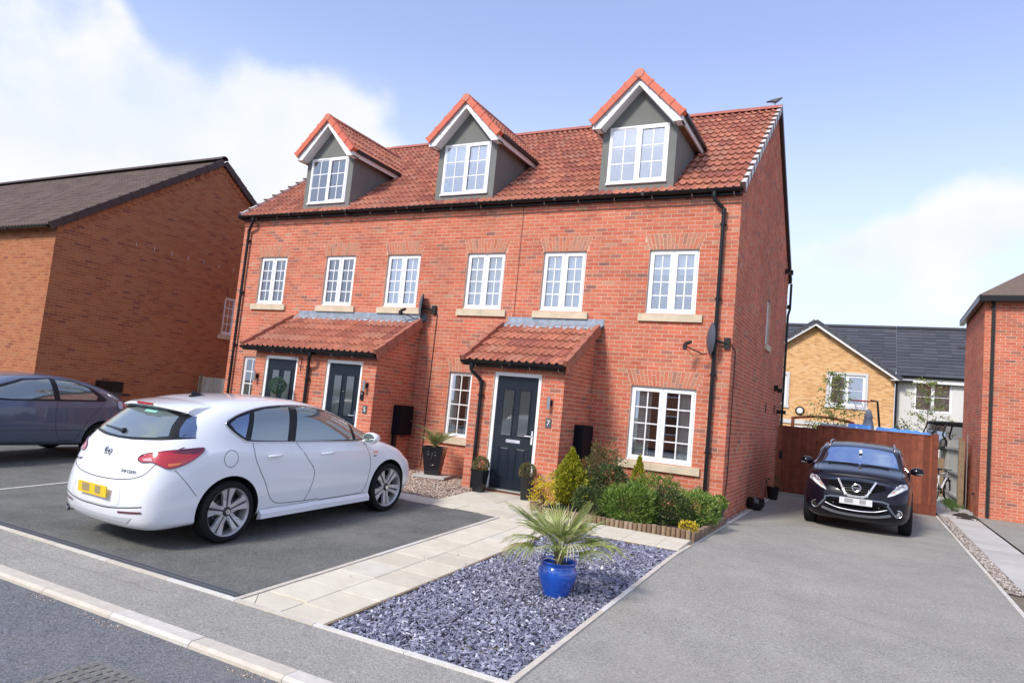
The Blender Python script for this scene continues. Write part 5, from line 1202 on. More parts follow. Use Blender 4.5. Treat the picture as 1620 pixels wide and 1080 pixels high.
# ------------------------------------------------------------------ cars
def lerp(a, b, t): return a + (b - a) * t
def interp(tab, x):
    tab = sorted(tab)
    if x <= tab[0][0]: return tab[0][1:]
    for i in range(len(tab) - 1):
        if x <= tab[i + 1][0]:
            t = (x - tab[i][0]) / (tab[i + 1][0] - tab[i][0]); return tuple(lerp(a, b, t) for a, b in zip(tab[i][1:], tab[i + 1][1:]))
    return tab[-1][1:]
def car_body(sp):
    """sp: stations [(x, zc, zb, yb, ym)], nose rows, tail rows, zlow, wheels [(x, r)]"""
    K = 11; cols = []
    def section(x, zc, zb, yb, ym, zl):
        h = zc - zb; c = max(0, min(1, h / .45))
        zm = lerp(.45, zb, .5)
        rows = [(0, zl), (ym - .14, zl), (ym - .03, zl + .07), (ym + .0, .42), (ym, zm), (lerp(ym, yb, .30), zb - .09), (yb, zb),
                (yb * lerp(.90, sp.get('t7', .935), c), zb + h * lerp(.45, .45, c)), (yb * lerp(.68, sp.get('t8', .81), c), zb + h * lerp(.78, .88, c)), (yb * lerp(.36, sp.get('t9', .50), c), zb + h * lerp(.94, .985, c)), (0, zc)]
        return [(x, y, z) for y, z in rows]
    # nose: rows give (x, z) at the centre line and half width
    N, Tt = sp['nose'], sp['tail']
    plan = sp.get('plan', [(0, 0), (.018, .42), (.085, .76), (.23, .945)])
    tplan = sp.get('tplan', [(0, 0), (.015, .45), (.06, .78), (.17, .95)])
    for d, b in plan: cols.append([(N[k][0] - d * N[k][3], N[k][2] * b, N[k][1] + (sp['nosedrop'] * b * b if k >= 6 else 0)) for k in range(K)])
    for s in sp['st']: cols.append(section(*s, sp['zlow']))
    for d, b in tplan[::-1]: cols.append([(Tt[k][0] + d * Tt[k][3], Tt[k][2] * b, Tt[k][1]) for k in range(K)])
    S = len(cols); bm = bmesh.new(); vg = {}
    for side in (1, -1):
        for j in range(S):
            for k in range(K):
                x, y, z = cols[j][k]; vg[side, j, k] = bm.verts.new((x, y * side, z))
        for j in range(S - 1):
            for k in range(K - 1):
                q = [vg[side, j, k], vg[side, j + 1, k], vg[side, j + 1, k + 1], vg[side, j, k + 1]]
                bm.faces.new(q if side == -1 else q[::-1])
    cl = bm.edges.layers.float.new('crease_edge')
    for side in (1, -1):
        for j in range(4, S - 4):
            for kk, cv in sp.get('crease', ()):
                e_ = bm.edges.get((vg[side, j, kk], vg[side, j + 1, kk]))
                if e_: e_[cl] = cv
    bmesh.ops.remove_doubles(bm, verts=bm.verts, dist=.0005)
    bmesh.ops.recalc_face_normals(bm, faces=bm.faces)
    me = bpy.data.meshes.new('body'); bm.to_mesh(me); bm.free()
    o = bpy.data.objects.new('tmp', me); col.objects.link(o)
    m = o.modifiers.new('s', 'SUBSURF'); m.levels = m.render_levels = 3
    dg = bpy.context.evaluated_depsgraph_get(); ev = o.evaluated_get(dg); me2 = bpy.data.meshes.new_from_object(ev)
    o.modifiers.clear(); o.data = me2
    bm = bmesh.new(); bm.from_mesh(me2); bvh = BVHTree.FromBMesh(bm); bm.free()
    tmp = [o]
    for (wx, r) in sp['wheels']:
        for s in (1, -1):
            cb_ = MB(); cb_.lathe([(r, .52), (r, 1.3)], (0, 0, 0), 40, 'Y'); cme = cb_.mesh('c', [M['darkm']])
            c = bpy.data.objects.new('cut', cme); col.objects.link(c); c.location = (wx, 0, sp['wz']); c.scale = (1, s, 1)
            bmc = bmesh.new(); bmc.from_mesh(cme); 
            if s < 0: bmesh.ops.scale(bmc, vec=(1, -1, 1), verts=bmc.verts); c.scale = (1, 1, 1)
            bmesh.ops.recalc_face_normals(bmc, faces=bmc.faces); bmc.to_mesh(cme); bmc.free()
            b = o.modifiers.new('b', 'BOOLEAN'); b.object = c; b.operation = 'DIFFERENCE'; b.solver = 'EXACT'; b.material_mode = 'TRANSFER'; tmp.append(c)
    me2.materials.clear(); me2.materials.append(sp['paint'])
    bpy.context.view_layer.update()
    dg = bpy.context.evaluated_depsgraph_get(); me3 = bpy.data.meshes.new_from_object(o.evaluated_get(dg))
    for t in tmp: bpy.data.objects.remove(t)
    me3.polygons.foreach_set('use_smooth', [True] * len(me3.polygons))
    try: me3.set_sharp_from_angle(angle=math.radians(42))
    except Exception: pass
    me3.name = 'body'; return me3, bvh
def smooth_poly(P, n=4, closed=True):
    out = []; m = len(P)
    for i in range(m if closed else m - 1):
        p0, p1, p2, p3 = (Vector(P[(i - 1) % m] if closed or i > 0 else P[0])), Vector(P[i]), Vector(P[(i + 1) % m]), Vector(P[(i + 2) % m] if closed or i + 2 < m else P[-1])
        for k in range(n):
            t = k / n; out.append(.5 * ((2 * p1) + (p2 - p0) * t + (2 * p0 - 5 * p1 + 4 * p2 - p3) * t * t + (3 * p1 - p0 - 3 * p2 + p3) * t ** 3))
    if not closed: out.append(Vector(P[-1]))
    return [tuple(v) for v in out]
class Caster:
    """projects 2D outlines (h, z) along the horizontal direction `az` (deg, direction the outside lies) on to the body"""
    def __init__(s, bvh, az, c=(0, 0), el=0.):
        a = math.radians(az); s.out = Vector((math.cos(a) * math.cos(el), math.sin(a) * math.cos(el), math.sin(el))); s.h = Vector((-math.sin(a), math.cos(a), 0)); s.u = s.out.cross(s.h); s.bvh = bvh; s.c = Vector((c[0], c[1], 0))
    def at(s, h, z, off=.002):
        p = s.c + s.h * h + s.u * z + s.out * 4
        loc, nrm, i, d = s.bvh.ray_cast(p, -s.out)
        if loc is None: return None
        if nrm.dot(s.out) < 0: nrm = -nrm
        return loc + nrm * off
    def patch(s, poly, off=.002, step=.035):
        bm = bmesh.new(); vs = [bm.verts.new((x, z, 0)) for x, z in poly]
        try: bm.faces.new(vs)
        except Exception: pass
        xs = [p[0] for p in poly]; zs = [p[1] for p in poly]
        x = min(xs) + step
        while x < max(xs):
            bmesh.ops.bisect_plane(bm, geom=bm.verts[:] + bm.edges[:] + bm.faces[:], plane_co=(x, 0, 0), plane_no=(1, 0, 0)); x += step
        z = min(zs) + step
        while z < max(zs):
            bmesh.ops.bisect_plane(bm, geom=bm.verts[:] + bm.edges[:] + bm.faces[:], plane_co=(0, z, 0), plane_no=(0, 1, 0)); z += step
        mb = MB(); ok = {}; bm.verts.index_update()
        for v in bm.verts:
            q = s.at(v.co.x, v.co.y, off); ok[v.index] = None
            if q is not None: ok[v.index] = len(mb.v); mb.v.append(tuple(q))
        for f in bm.faces:
            ids = [ok[v.index] for v in f.verts]
            if None in ids: continue
            P = [Vector(mb.v[i]) for i in ids[:3]]
            if (P[1] - P[0]).cross(P[2] - P[0]).dot(s.out) < 0: ids = ids[::-1]
            mb.f.append(tuple(ids)); mb.m.append(0)
        bm.free(); return mb
    def line(s, pts, w=.006, off=.0015, n=6, closed=False, raw=False):
        pl = pts if raw else smooth_poly(pts, n, closed); mb = MB(); q = []
        P2 = []
        for i in range(len(pl) - 1 + (1 if closed else 0)):
            a, b = Vector(pl[i]), Vector(pl[(i + 1) % len(pl)]); m_ = max(1, int((b - a).length / .04))
            for k in range(m_): P2.append(a + (b - a) * k / m_)
        P2.append(Vector(pl[0] if closed else pl[-1]))
        prev = None
        for i, p in enumerate(P2):
            d = (P2[min(i + 1, len(P2) - 1)] - P2[max(i - 1, 0)]); d = d.normalized() if d.length > 0 else Vector((1, 0)); n_ = Vector((-d.y, d.x))
            A = s.at(*(p + n_ * w / 2), off); B = s.at(*(p - n_ * w / 2), off)
            if A is None or B is None: prev = None; continue
            b = len(mb.v); mb.v += [tuple(A), tuple(B)]
            if prev is not None:
                f = (prev, prev + 1, b + 1, b); P = [Vector(mb.v[k]) for k in f[:3]]
                if (P[1] - P[0]).cross(P[2] - P[0]).dot(s.out) < 0: f = f[::-1]
                mb.f.append(f); mb.m.append(0)
            prev = b
        return mb
    def tube(s, pts, r, off=.006, closed=False, n=4):
        pl = smooth_poly(pts, n, closed); q = [s.at(*p, off) for p in pl]; q = [p for p in q if p is not None]
        if closed and q: q.append(q[0])
        mb = MB(); mb.tube(q, r, 6); return mb
def spoke_wheel(parent, x, y, z, R, side, style='star', W_=.215, steer=0):
    w = obj('wheel', MB().lathe([(R * .77, -W_ / 2 + .01), (R * .88, -W_ / 2), (R * .97, -W_ / 2 + .012), (R, -W_ / 2 + .04), (R, W_ / 2 - .04), (R * .97, W_ / 2 - .012), (R * .88, W_ / 2), (R * .77, W_ / 2 - .01)], (0, 0, 0), 48, 'Y', close=True), M['tyre'], parent, local=True, smooth=True, angle=35, label=None)
    w.name = 'wheel'; w.location = (x, y, z); w.rotation_euler = (0, ru(0, 1.2), steer)
    s = side; rr = R * .785
    rb = MB(); rb.lathe([(rr, s * (W_ / 2 - .006)), (rr * .95, s * (W_ / 2 - .018)), (rr * .93, s * (W_ / 2 - .05)), (rr * .90, -s * .06)], (0, 0, 0), 40, 'Y'); rb.f = [f for f in rb.f if len(f) == 4]; rb.m = [0] * len(rb.f)
    obj('rim', rb, M['rim'], w, local=True, smooth=True, angle=40)
    db = MB(); db.lathe([(0, s * .02), (rr * .60, s * .02), (rr * .62, s * .0), (rr * .92, -s * .02), (rr * .92, -s * .06)], (0, 0, 0), 30, 'Y'); obj('brake_disc', db, M['rimd'], w, local=True)
    ys = s * (W_ / 2 - .012)
    sp_ = MB(); dk = MB()
    for k in range(5):
        a = 2 * PI * k / 5; ca, sa = math.cos(a), math.sin(a)
        def Pt(r, t, yy): return (r * ca - t * sa, yy, r * sa + t * ca)
        if style == 'star':
            for sg in (1, -1):
                q = [(.16, .03), (.45, .035), (.93, .055), (.955, .36), (.72, .25), (.48, .19), (.20, .17)]
                P_ = [Pt(rr * a_, rr * b_ * sg, ys - s * (.028 if a_ < .5 else .008)) for a_, b_ in q]
                sp_.prism(P_, (0, -s * .035, 0))
            q = [(.1, -.06), (.86, -.035), (.86, .035), (.1, .06)]; dk.prism([Pt(rr * a_, rr * b_, ys - s * .034) for a_, b_ in q], (0, -s * .03, 0))
        else:
            q = [(.15, -.08), (.94, -.13), (.94, -.03), (.3, .0), (.94, .03), (.94, .13), (.15, .08)]; sp_.prism([Pt(rr * a_, rr * b_, ys - s * .02) for a_, b_ in q], (0, -s * .035, 0))
    obj('spoke', sp_, M['rim'], w, local=True)
    if dk.v: obj('spoke_groove', dk, M['rimd'], w, local=True)
    cp = MB(); cp.lathe([(0, ys - s * .012), (rr * .14, ys - s * .014), (rr * .20, ys - s * .03), (rr * .22, ys - s * .06)], (0, 0, 0), 20, 'Y'); obj('hub_cap', cp, M['rimd'] if style == 'star' else M['rim'], w, local=True, smooth=True, angle=40)
    if style == 'star':
        e = MB(); e.lathe([(rr * .085, ys - s * .008), (rr * .10, ys - s * .006), (rr * .105, ys - s * .012)], (0, 0, 0), 20, 'Y'); e.obox((0, ys - s * .010, 0), (rr * .07, 0, .004), (0, .002, 0), (0, 0, rr * .015)); obj('hub_emblem', e, M['chrome'], w, local=True)
    return w
def mirror(parent, x, y, z, s, m, glass_back=True):
    mb = MB(); n = 14; prof = [(.001, .13), (.05, .125), (.085, .09), (.098, .03), (.095, -.005), (.085, -.02)]
    vs = []
    for r, t in prof:
        for k in range(n):
            a = 2 * PI * k / n; vs.append((x + t, y + r * 1.25 * math.cos(a), z + r * .80 * math.sin(a)))
    mb.add(vs, [(i * n + k, i * n + (k + 1) % n, (i + 1) * n + (k + 1) % n, (i + 1) * n + k) for i in range(len(prof) - 1) for k in range(n)] + [tuple(range(5 * n, 6 * n))])
    mb.tube([(x + .03, y - s * .08, z - .03), (x + .05, y - s * .17, z - .06)], .022, 8)
    o = obj('wing_mirror', mb, m, parent, local=True, smooth=True, angle=45)
    g_ = MB(); g_.add([(x - .0215, y + .10 * math.cos(2 * PI * k / n), z + .062 * math.sin(2 * PI * k / n)) for k in range(n)], [tuple(range(n))[::-1]]); obj('mirror_glass', g_, M['carglass2'], o, local=True)
    return o
def numberplate(parent, pos, rotz, m, m2, h=.111, w=.52, tilt=0.):
    t = obj('licence_plate', MB().box(-w / 2, w / 2, -.012, 0, -h / 2, h / 2), m, parent, local=True); t.location = pos; t.rotation_euler = (tilt, 0, rotz)
    mb = MB()
    for a, b, c in ((-.18, -.04, .8), (.06, .16, .8)): mb.box(a, b, -.0135, -.012, -h / 2 * c + .01, h / 2 * c)
    obj('plate_marking', mb, m2, t, local=True)
    return t
def flat_glow(): pass

# ---- white hatchback
rA = thing('white_hatchback', 'white five-door hatchback parked on the left drive, seen from its rear right', 'car', (-5.0, -6.74, g(-6.74)), rot=math.radians(86.6))
rA.scale = (1.03, 1.03, 1.03); rA.rotation_euler = (0, -math.radians(2.9), math.radians(86.6))
rA.rotation_mode = 'XYZ'
spA = dict(crease=((5, .55), (2, .7)), zlow=.20, wz=.335, paint=M['w_paint'], nosedrop=-.04, wheels=[(0, .385), (2.58, .385)], t7=.945, t8=.83, t9=.52,
    st=[(3.02, .86, .77, .76, .84), (2.80, .935, .85, .80, .885), (2.52, 1.00, .92, .835, .90), (2.28, 1.11, .96, .845, .905), (1.78, 1.375, .98, .85, .905), (1.35, 1.505, .995, .853, .905), (.90, 1.545, 1.01, .855, .905), (.45, 1.545, 1.03, .86, .905), (.08, 1.52, 1.06, .855, .905), (-.16, 1.475, 1.085, .84, .90)],
    nose=[(3.32, .20, .70, 1), (3.34, .20, .74, 1), (3.42, .27, .80, 1), (3.44, .42, .82, 1), (3.42, .56, .82, 1), (3.38, .66, .80, 1), (3.32, .73, .77, 1), (3.24, .77, .72, 1.0), (3.16, .80, .6, .9), (3.12, .815, .35, .8), (3.10, .82, 0, .6)],
    tail=[(-.84, .22, .74, 1), (-.87, .20, .81, 1), (-.95, .26, .868, 1), (-.985, .46, .865, 1), (-.955, .64, .87, 1), (-.875, .88, .86, 1), (-.80, 1.05, .79, 1), (-.655, 1.19, .71, .85), (-.43, 1.37, .63, .6), (-.34, 1.445, .42, .5), (-.31, 1.455, 0, .5)],
    tplan=[(0, 0), (.018, .45), (.075, .78), (.19, .955)])
meA, bvA = car_body(spA)
obj('body', meA, None, rA, local=True)
Rr = Caster(bvA, -90); Lf = Caster(bvA, 90); Bk = Caster(bvA, 180); Fr = Caster(bvA, 0)
# side caster: h = +x for az=-90 (h=(1,0)); for az=90 h = -x
def both(pts): return pts
dlo = [(2.34, 1.01), (2.12, 1.125), (1.82, 1.275), (1.50, 1.39), (1.16, 1.45), (.80, 1.46), (.46, 1.44), (.20, 1.39), (.03, 1.33), (-.05, 1.27), (.01, 1.19), (.14, 1.10), (.26, 1.068), (.8, 1.042), (1.4, 1.02), (1.95, 1.0)]
def mir(P): return [(-a, b) for a, b in P]
for cst, f in ((Rr, lambda P: P), (Lf, mir)):
    nm = 'side'
    so_ = obj('side_window', cst.patch(f(dlo), .0025), M['dark'], rA, local=True, smooth=True)
    for q in ([(2.24, 1.025), (2.06, 1.13), (1.93, 1.195), (1.93, 1.015)], [(1.87, 1.02), (1.87, 1.225), (1.50, 1.362), (1.18, 1.422), (.98, 1.432), (.88, 1.05), (1.4, 1.035)], [(.76, 1.058), (.86, 1.437), (.50, 1.42), (.34, 1.39), (.24, 1.09), (.45, 1.073)], [(.17, 1.115), (.27, 1.375), (.10, 1.33), (.00, 1.27), (.06, 1.19)]):
        obj('side_glass', cst.patch(f(q), .006), M['carglass2'] if q[0][0] != .17 else M['carglass3'], so_, local=True, smooth=True)
    obj('chrome_trim', cst.tube(f(dlo), .0075, .004, True), M['chrome'], so_, local=True, smooth=True)
    sm = MB()
    for ln in ([(.27, 1.06), (.30, .88), (.44, .62), (.56, .40), (.74, .34), (1.30, .325)], [(.90, 1.03), (1.06, .84), (1.18, .68), (1.15, .50), (1.06, .33)], [(2.08, .99), (2.18, .74), (2.16, .52), (2.08, .33), (1.95, .31), (1.3, .31)], [(.45, .285), (2.16, .27)]): sm.merge(cst.line(f(ln), .0075, .0012))
    obj('door_gap', sm, M['seam'], rA, local=True)
    for hx, hz in ((.46, .90), (1.28, .88)):
        hm = MB(); P0 = [cst.at(f([(hx + t, hz)])[0][0], hz, o_) for t, o_ in ((0, .006), (.02, .03), (.12, .036), (.19, .03), (.21, .006))]; hm.tube(P0, [.010, .014, .015, .014, .010], 8); obj('door_handle', hm, M['w_paint'], rA, local=True, smooth=True)
    if cst is Rr:
        cap_ = [(-.02 + .085 * math.cos(2 * PI * k / 20), .905 + .09 * math.sin(2 * PI * k / 20)) for k in range(20)]
        obj('fuel_cap', cst.line(cap_, .006, .0015, 2, True), M['seam'], rA, local=True)
        obj('wing_badge', cst.patch([(2.23, .83), (2.33, .83), (2.33, .855), (2.23, .855)], .003), M['chrome'], rA, local=True)
        obj('wing_badge', cst.patch([(2.24, .785), (2.30, .785), (2.30, .798), (2.24, .798)], .003), M['seam'], rA, local=True)
    obj('bumper_gap', cst.line(f([(-.62, .82), (-.50, .68), (-.39, .54)]), .006, .0012), M['seam'], rA, local=True)
    # arch lip and sill
mirror(rA, 2.02, -1.00, 1.05, -1, M['w_paint']); mirror(rA, 2.02, 1.00, 1.05, 1, M['w_paint'])
for s in (-1, 1):
    sk = MB(); sk.add([(.40, s * .86, .19), (2.18, s * .86, .19), (2.18, s * .925, .205), (.40, s * .935, .205), (.40, s * .935, .262), (2.18, s * .925, .262), (2.18, s * .895, .30), (.40, s * .895, .30)], [(0, 1, 2, 3), (3, 2, 5, 4), (4, 5, 6, 7), (0, 3, 4, 7), (1, 6, 5, 2)] if s < 0 else [(3, 2, 1, 0), (4, 5, 2, 3), (7, 6, 5, 4), (7, 4, 3, 0), (2, 5, 6, 1)])
    obj('side_skirt', sk, M['w_paint'], rA, local=True)
# rear: Bk caster az=180 -> h = (0,-1): h positive = right side of the car (-y)
rg = [(-.62, 1.34), (-.70, 1.23), (-.765, 1.125), (-.60, 1.10), (-.25, 1.075), (0, 1.07), (.25, 1.075), (.60, 1.10), (.765, 1.125), (.70, 1.23), (.62, 1.34), (.3, 1.385), (0, 1.395), (-.3, 1.385)]
ro = obj('rear_screen', Bk.patch(rg, .003), M['dark'], rA, local=True, smooth=True)
rg2 = [(-.50, 1.33), (-.55, 1.23), (-.62, 1.14), (-.5, 1.115), (-.2, 1.095), (0, 1.09), (.2, 1.095), (.5, 1.115), (.62, 1.14), (.55, 1.23), (.50, 1.33), (.25, 1.37), (0, 1.378), (-.25, 1.37)]
obj('rear_glass', Bk.patch(rg2, .007), M['carglass2'], ro, local=True, smooth=True)
sticker = obj('screen_sticker', Bk.patch([(-.05, 1.335), (.16, 1.335), (.16, 1.36), (-.05, 1.36)], .010), mat('teal_sticker', (.25, .55, .48), rough=.5), ro, local=True)
for s, cz in ((-1, Caster(bvA, -135)), (1, Caster(bvA, 135))):
    # quarter dark corner beside the rear glass
    A = Caster(bvA, 180 - s * 0)
    q = [(.58, 1.34), (.63, 1.22), (.69, 1.135), (.76, 1.13), (.71, 1.235), (.63, 1.34)]
    obj('screen_corner', Bk.patch([(-s * -1 * a if s == 1 else a, b) for a, b in q] if False else [((a if s == -1 else -a), b) for a, b in q], .004), M['carglass3'], ro, local=True, smooth=True)
# tail lamps project from the rear corner
for az, sg in ((180 + 42, -1), (180 - 42, 1)):
    cs = Caster(bvA, az, c=(-.70, sg * .75)); f = (lambda P: P) if sg == -1 else mir
    # h direction for az=222: (-sin222, cos222) = (.669,-.743) -> towards the front right
    lamp = [(-.27, .905), (-.22, .955), (-.05, .995), (.12, 1.015), (.29, 1.03), (.315, 1.01), (.29, .965), (.21, .895), (.12, .85), (.04, .835), (-.04, .865), (-.12, .89), (-.22, .88)]
    l_ = obj('tail_lamp', cs.patch(f(lamp), .010, .025), M['redlamp'], rA, local=True, smooth=True)
    obj('lamp_edge', cs.tube(f(lamp), .006, .008, True), M['redlamp2'], l_, local=True)
    obj('lamp_dark_lens', cs.patch(f([(.04, .99), (.12, 1.01), (.29, 1.025), (.312, 1.01), (.27, .975), (.14, .975)]), .013, .025), M['redlamp2'], l_, local=True)  # darker red upper part of the lamp lens
    obj('reverse_lens', cs.patch(f([(-.22, .912), (-.13, .93), (-.11, .90), (-.20, .893)]), .014, .025), M['lens2'] if 'lens2' in M else M['lens'], l_, local=True)
    obj('indicator_lens', cs.patch(f([(.04, .855), (.12, .868), (.15, .892), (.03, .88)]), .014, .025), M['orange'], l_, local=True)
sm = MB(); sm.merge(Bk.line([(-.77, 1.04), (-.70, .88), (-.62, .76), (-.40, .70), (0, .68), (.40, .70), (.62, .76), (.70, .88), (.77, 1.04)], .009, .0015)); sm.merge(Bk.line([(-.70, .46), (-.3, .41), (0, .405), (.3, .41), (.70, .46)], .012, .0015))
obj('tailgate_gap', sm, M['seam'], rA, local=True)
obj('plate_recess_shade', Bk.line([(-.40, .60), (-.43, .50), (-.36, .43), (0, .42), (.36, .43), (.43, .50), (.40, .60)], .007, .001), mat('soft_shadow_gap', (.42, .43, .46), rough=.6), rA, local=True)  # grey line painted on the smooth bumper as the recess's soft shadow
numberplate(rA, (-.992, -.03, .565), -PI / 2, M['plate_y'], M['plate_b1'])
em = MB(); bx_ = Bk.at(0, .93, 0).x
em.tube([(bx_ - .012, .052 * math.cos(2 * PI * k / 24), .93 + .052 * math.sin(2 * PI * k / 24)) for k in range(25)], .008, 6); em.lathe([(0, bx_ - .004), (.05, bx_ - .004), (.05, bx_)], (0, 0, .93), 20, 'X')
em.tube([(bx_ - .012, .04, .91), (bx_ - .016, .01, .925), (bx_ - .016, -.01, .95), (bx_ - .012, -.03, .96)], .008, 6); em.tube([(bx_ - .012, -.03, .905), (bx_ - .016, -.005, .92), (bx_ - .014, .02, .955)], .007, 6)
obj('emblem', em, M['chrome'], rA, local=True, smooth=True)
obj('handle_recess_shade', Bk.line([(-.10, .845), (-.10, .815), (0, .805), (.10, .815), (.10, .845)], .005, .001), mat('soft_handle_shadow', (.42, .43, .46), rough=.6), rA, local=True)  # soft grey shade painted on the flat tailgate where the handle sits back
p_ = Bk.at(-.50, .80, .004); text('ASTRA', .042, (p_.x, p_.y, p_.z), (PI / 2, 0, -PI / 2), M['seam'], rA, .002, sx=1.3)
p_ = Bk.at(.44, .78, .004); text('2.0 CDTI', .045, (p_.x - .004, p_.y, p_.z), (PI / 2, 0, -PI / 2 + .1), M['seam'], rA, .002, sx=1.3)
# spoiler lip
sv = []; n = 16
for j in range(n + 1):
    t = j / n * 2 - 1; y = t * .60; xe = -.50 + .12 * t * t; zt_ = 1.465 - .05 * t * t
    zr = bvA.ray_cast(Vector((-.10, y, 3)), Vector((0, 0, -1)))[0].z
    sv += [(-.10, y, zr + .002), (-.30, y, zt_ + .012), (xe, y, zt_ - .02), (xe - .004, y, zt_ - .042), (xe + .05, y, zt_ - .075), (-.20, y * .96, 1.36)]
sb = MB(); sb.add(sv, [(j * 6 + k, j * 6 + (k + 1) % 6, (j + 1) * 6 + (k + 1) % 6, (j + 1) * 6 + k) for j in range(n) for k in range(6)] + [tuple(range(6))[::-1], tuple(range(n * 6, n * 6 + 6))])
sb.f = [f[::-1] for f in sb.f]
sp_o = obj('roof_spoiler', sb, M['w_paint'], rA, local=True, smooth=True, angle=40)
obj('brake_light', MB().obox((-.503, 0, 1.435), (.006, 0, 0), (0, .14, 0), (0, 0, .012)), M['redlamp'], sp_o, local=True)
ft_ = MB(); zz = 1.515; ft_.add([(.05, -.012, zz), (.20, -.006, zz + .02), (.20, .006, zz + .02), (.05, .012, zz), (.04, 0, zz + .065)], [(0, 1, 4), (1, 2, 4), (2, 3, 4), (3, 0, 4)]); ft_.box(.03, .22, -.025, .025, zz - .02, zz + .012); obj('roof_aerial', ft_, M['dark'], rA, local=True)
wp = MB(); a0, a1 = Bk.at(.02, 1.13, .02), Bk.at(-.42, 1.15, .015); wp.tube([a0, a1], [.018, .007], 6); wp.lathe([(0, -.018), (.028, -.012), (.032, .02)], (a0.x + .0, a0.y, a0.z), 10, 'X'); obj('rear_wiper', wp, M['dark'], rA, local=True)
lo = MB(); lo.merge(Bk.patch([(-.60, .345), (-.40, .33), (.40, .33), (.60, .345), (.52, .285), (-.52, .285)], .006)); obj('lower_valance', lo, mat('pale_valance', (.55, .57, .6), rough=.4), rA, local=True)
for s in (-1, 1): obj('rear_reflector', Bk.patch([(s * .42, .375), (s * .70, .395), (s * .70, .415), (s * .42, .393)], .008), M['redlamp2'], rA, local=True)
ex = MB(); ex.tube([(-.78, .52, .285), (-.93, .52, .285)], .040, 14, caps=False); ex.lathe([(0, -.90), (.039, -.90)], (0, .52, .285), 14, 'X'); obj('exhaust_tip', ex, M['chrome'], rA, local=True, smooth=True)
for x in (0, 2.58):
    for s in (-1, 1): spoke_wheel(rA, x, s * .795, .332, .332, s)
# windscreen and front
obj('windscreen', Caster(bvA, 0, el=.5).patch([(-.60, 1.86), (-.46, 2.03), (.46, 2.03), (.60, 1.86), (.66, 1.92 - .1), (-.66, 1.82)] if False else [(-.72, -.28), (-.55, .38), (0, .42), (.55, .38), (.72, -.28), (0, -.32)], .004), M['carglass2'], rA, local=True, smooth=True)
for az, s in ((35, 1), (-35, -1)):
    cs = Caster(bvA, az, c=(3.3, s * .6)); obj('headlamp', cs.patch([(-.20, .66), (-.24, .74), (.02, .80), (.26, .83), (.24, .76), (.05, .67)] if s > 0 else [(.20, .66), (.24, .74), (-.02, .80), (-.26, .83), (-.24, .76), (-.05, .67)], .006, .03), M['lens'], rA, local=True, smooth=True)
obj('grille', Fr.patch([(-.40, .40), (-.45, .55), (.45, .55), (.40, .40)], .004), M['dark'], rA, local=True)
iw = MB(); iw.tube([(1.55 + .0, -.38 + .17 * math.cos(2 * PI * k / 16), 1.02 + .17 * math.sin(2 * PI * k / 16)) for k in range(17)], .012, 6)

# ---- dark purple crossover
rQ = thing('dark_crossover', 'blackish purple crossover car facing the camera in front of the red fence', 'car', (2.085, 5.05, -.14), rot=math.radians(-91))
spQ = dict(crease=((5, .5), (2, .6)), zlow=.21, wz=.345, paint=M['p_paint'], nosedrop=-.035, wheels=[(0, .39), (2.646, .39)], t7=.94, t8=.84, t9=.54, plan=[(0, 0), (.022, .42), (.10, .76), (.30, .95)],
    st=[(3.05, 1.03, .93, .79, .865), (2.85, 1.075, .985, .82, .89), (2.60, 1.115, 1.02, .84, .90), (2.36, 1.16, 1.05, .855, .903), (1.90, 1.40, 1.07, .865, .905), (1.55, 1.525, 1.08, .87, .905), (1.05, 1.585, 1.09, .87, .905), (.45, 1.59, 1.10, .87, .905), (0, 1.575, 1.12, .87, .905), (-.35, 1.54, 1.14, .85, .89)],
    nose=[(3.36, .20, .78, 1), (3.38, .20, .82, 1), (3.49, .28, .855, 1), (3.55, .42, .85, 1), (3.555, .58, .86, 1), (3.53, .73, .85, 1), (3.45, .87, .81, 1), (3.36, .915, .70, .9), (3.29, .94, .5, .8), (3.25, .955, .28, .7), (3.22, .96, 0, .6)],
    tail=[(-.66, .28, .70, 1), (-.69, .28, .76, 1), (-.77, .35, .82, 1), (-.80, .5, .85, 1), (-.79, .7, .86, 1), (-.77, .92, .84, 1), (-.74, 1.08, .80, 1), (-.68, 1.25, .72, 1), (-.60, 1.44, .64, 1), (-.57, 1.51, .42, 1), (-.56, 1.53, 0, 1)])
meQ, bvQ = car_body(spQ); obj('body', meQ, None, rQ, local=True)
F = Caster(bvQ, 0); Fw = Caster(bvQ, 0, el=.6)
def T6(P): return [(h, -x * math.sin(.6) + z * math.cos(.6)) for h, x, z in P]
ws = T6([(-.70, 2.34, 1.10), (-.735, 2.25, 1.14), (-.665, 1.95, 1.36), (-.60, 1.72, 1.485), (-.3, 1.66, 1.51), (0, 1.64, 1.52), (.3, 1.66, 1.51), (.60, 1.72, 1.485), (.665, 1.95, 1.36), (.735, 2.25, 1.14), (.70, 2.34, 1.10), (.35, 2.42, 1.10), (0, 2.44, 1.105), (-.35, 2.42, 1.10)])
wo_ = obj('windscreen', Fw.patch(ws, .003), M['dark'], rQ, local=True, smooth=True)
wi = T6([(-.66, 2.27, 1.135), (-.61, 1.95, 1.355), (-.56, 1.77, 1.455), (-.3, 1.71, 1.48), (0, 1.69, 1.49), (.3, 1.71, 1.48), (.56, 1.77, 1.455), (.61, 1.95, 1.355), (.66, 2.27, 1.135), (.3, 2.35, 1.135), (0, 2.37, 1.14), (-.3, 2.35, 1.135)])
obj('screen_glass', Fw.patch(wi, .007, .05), M['screenq'], wo_, local=True, smooth=True)
mf = MB(); mf.lathe([(0, -.01), (.035, 0), (.03, .06), (0, .07)], (1.98, 0, 1.375), 10); obj('air_freshener', mf, M['white'], wo_, local=True)
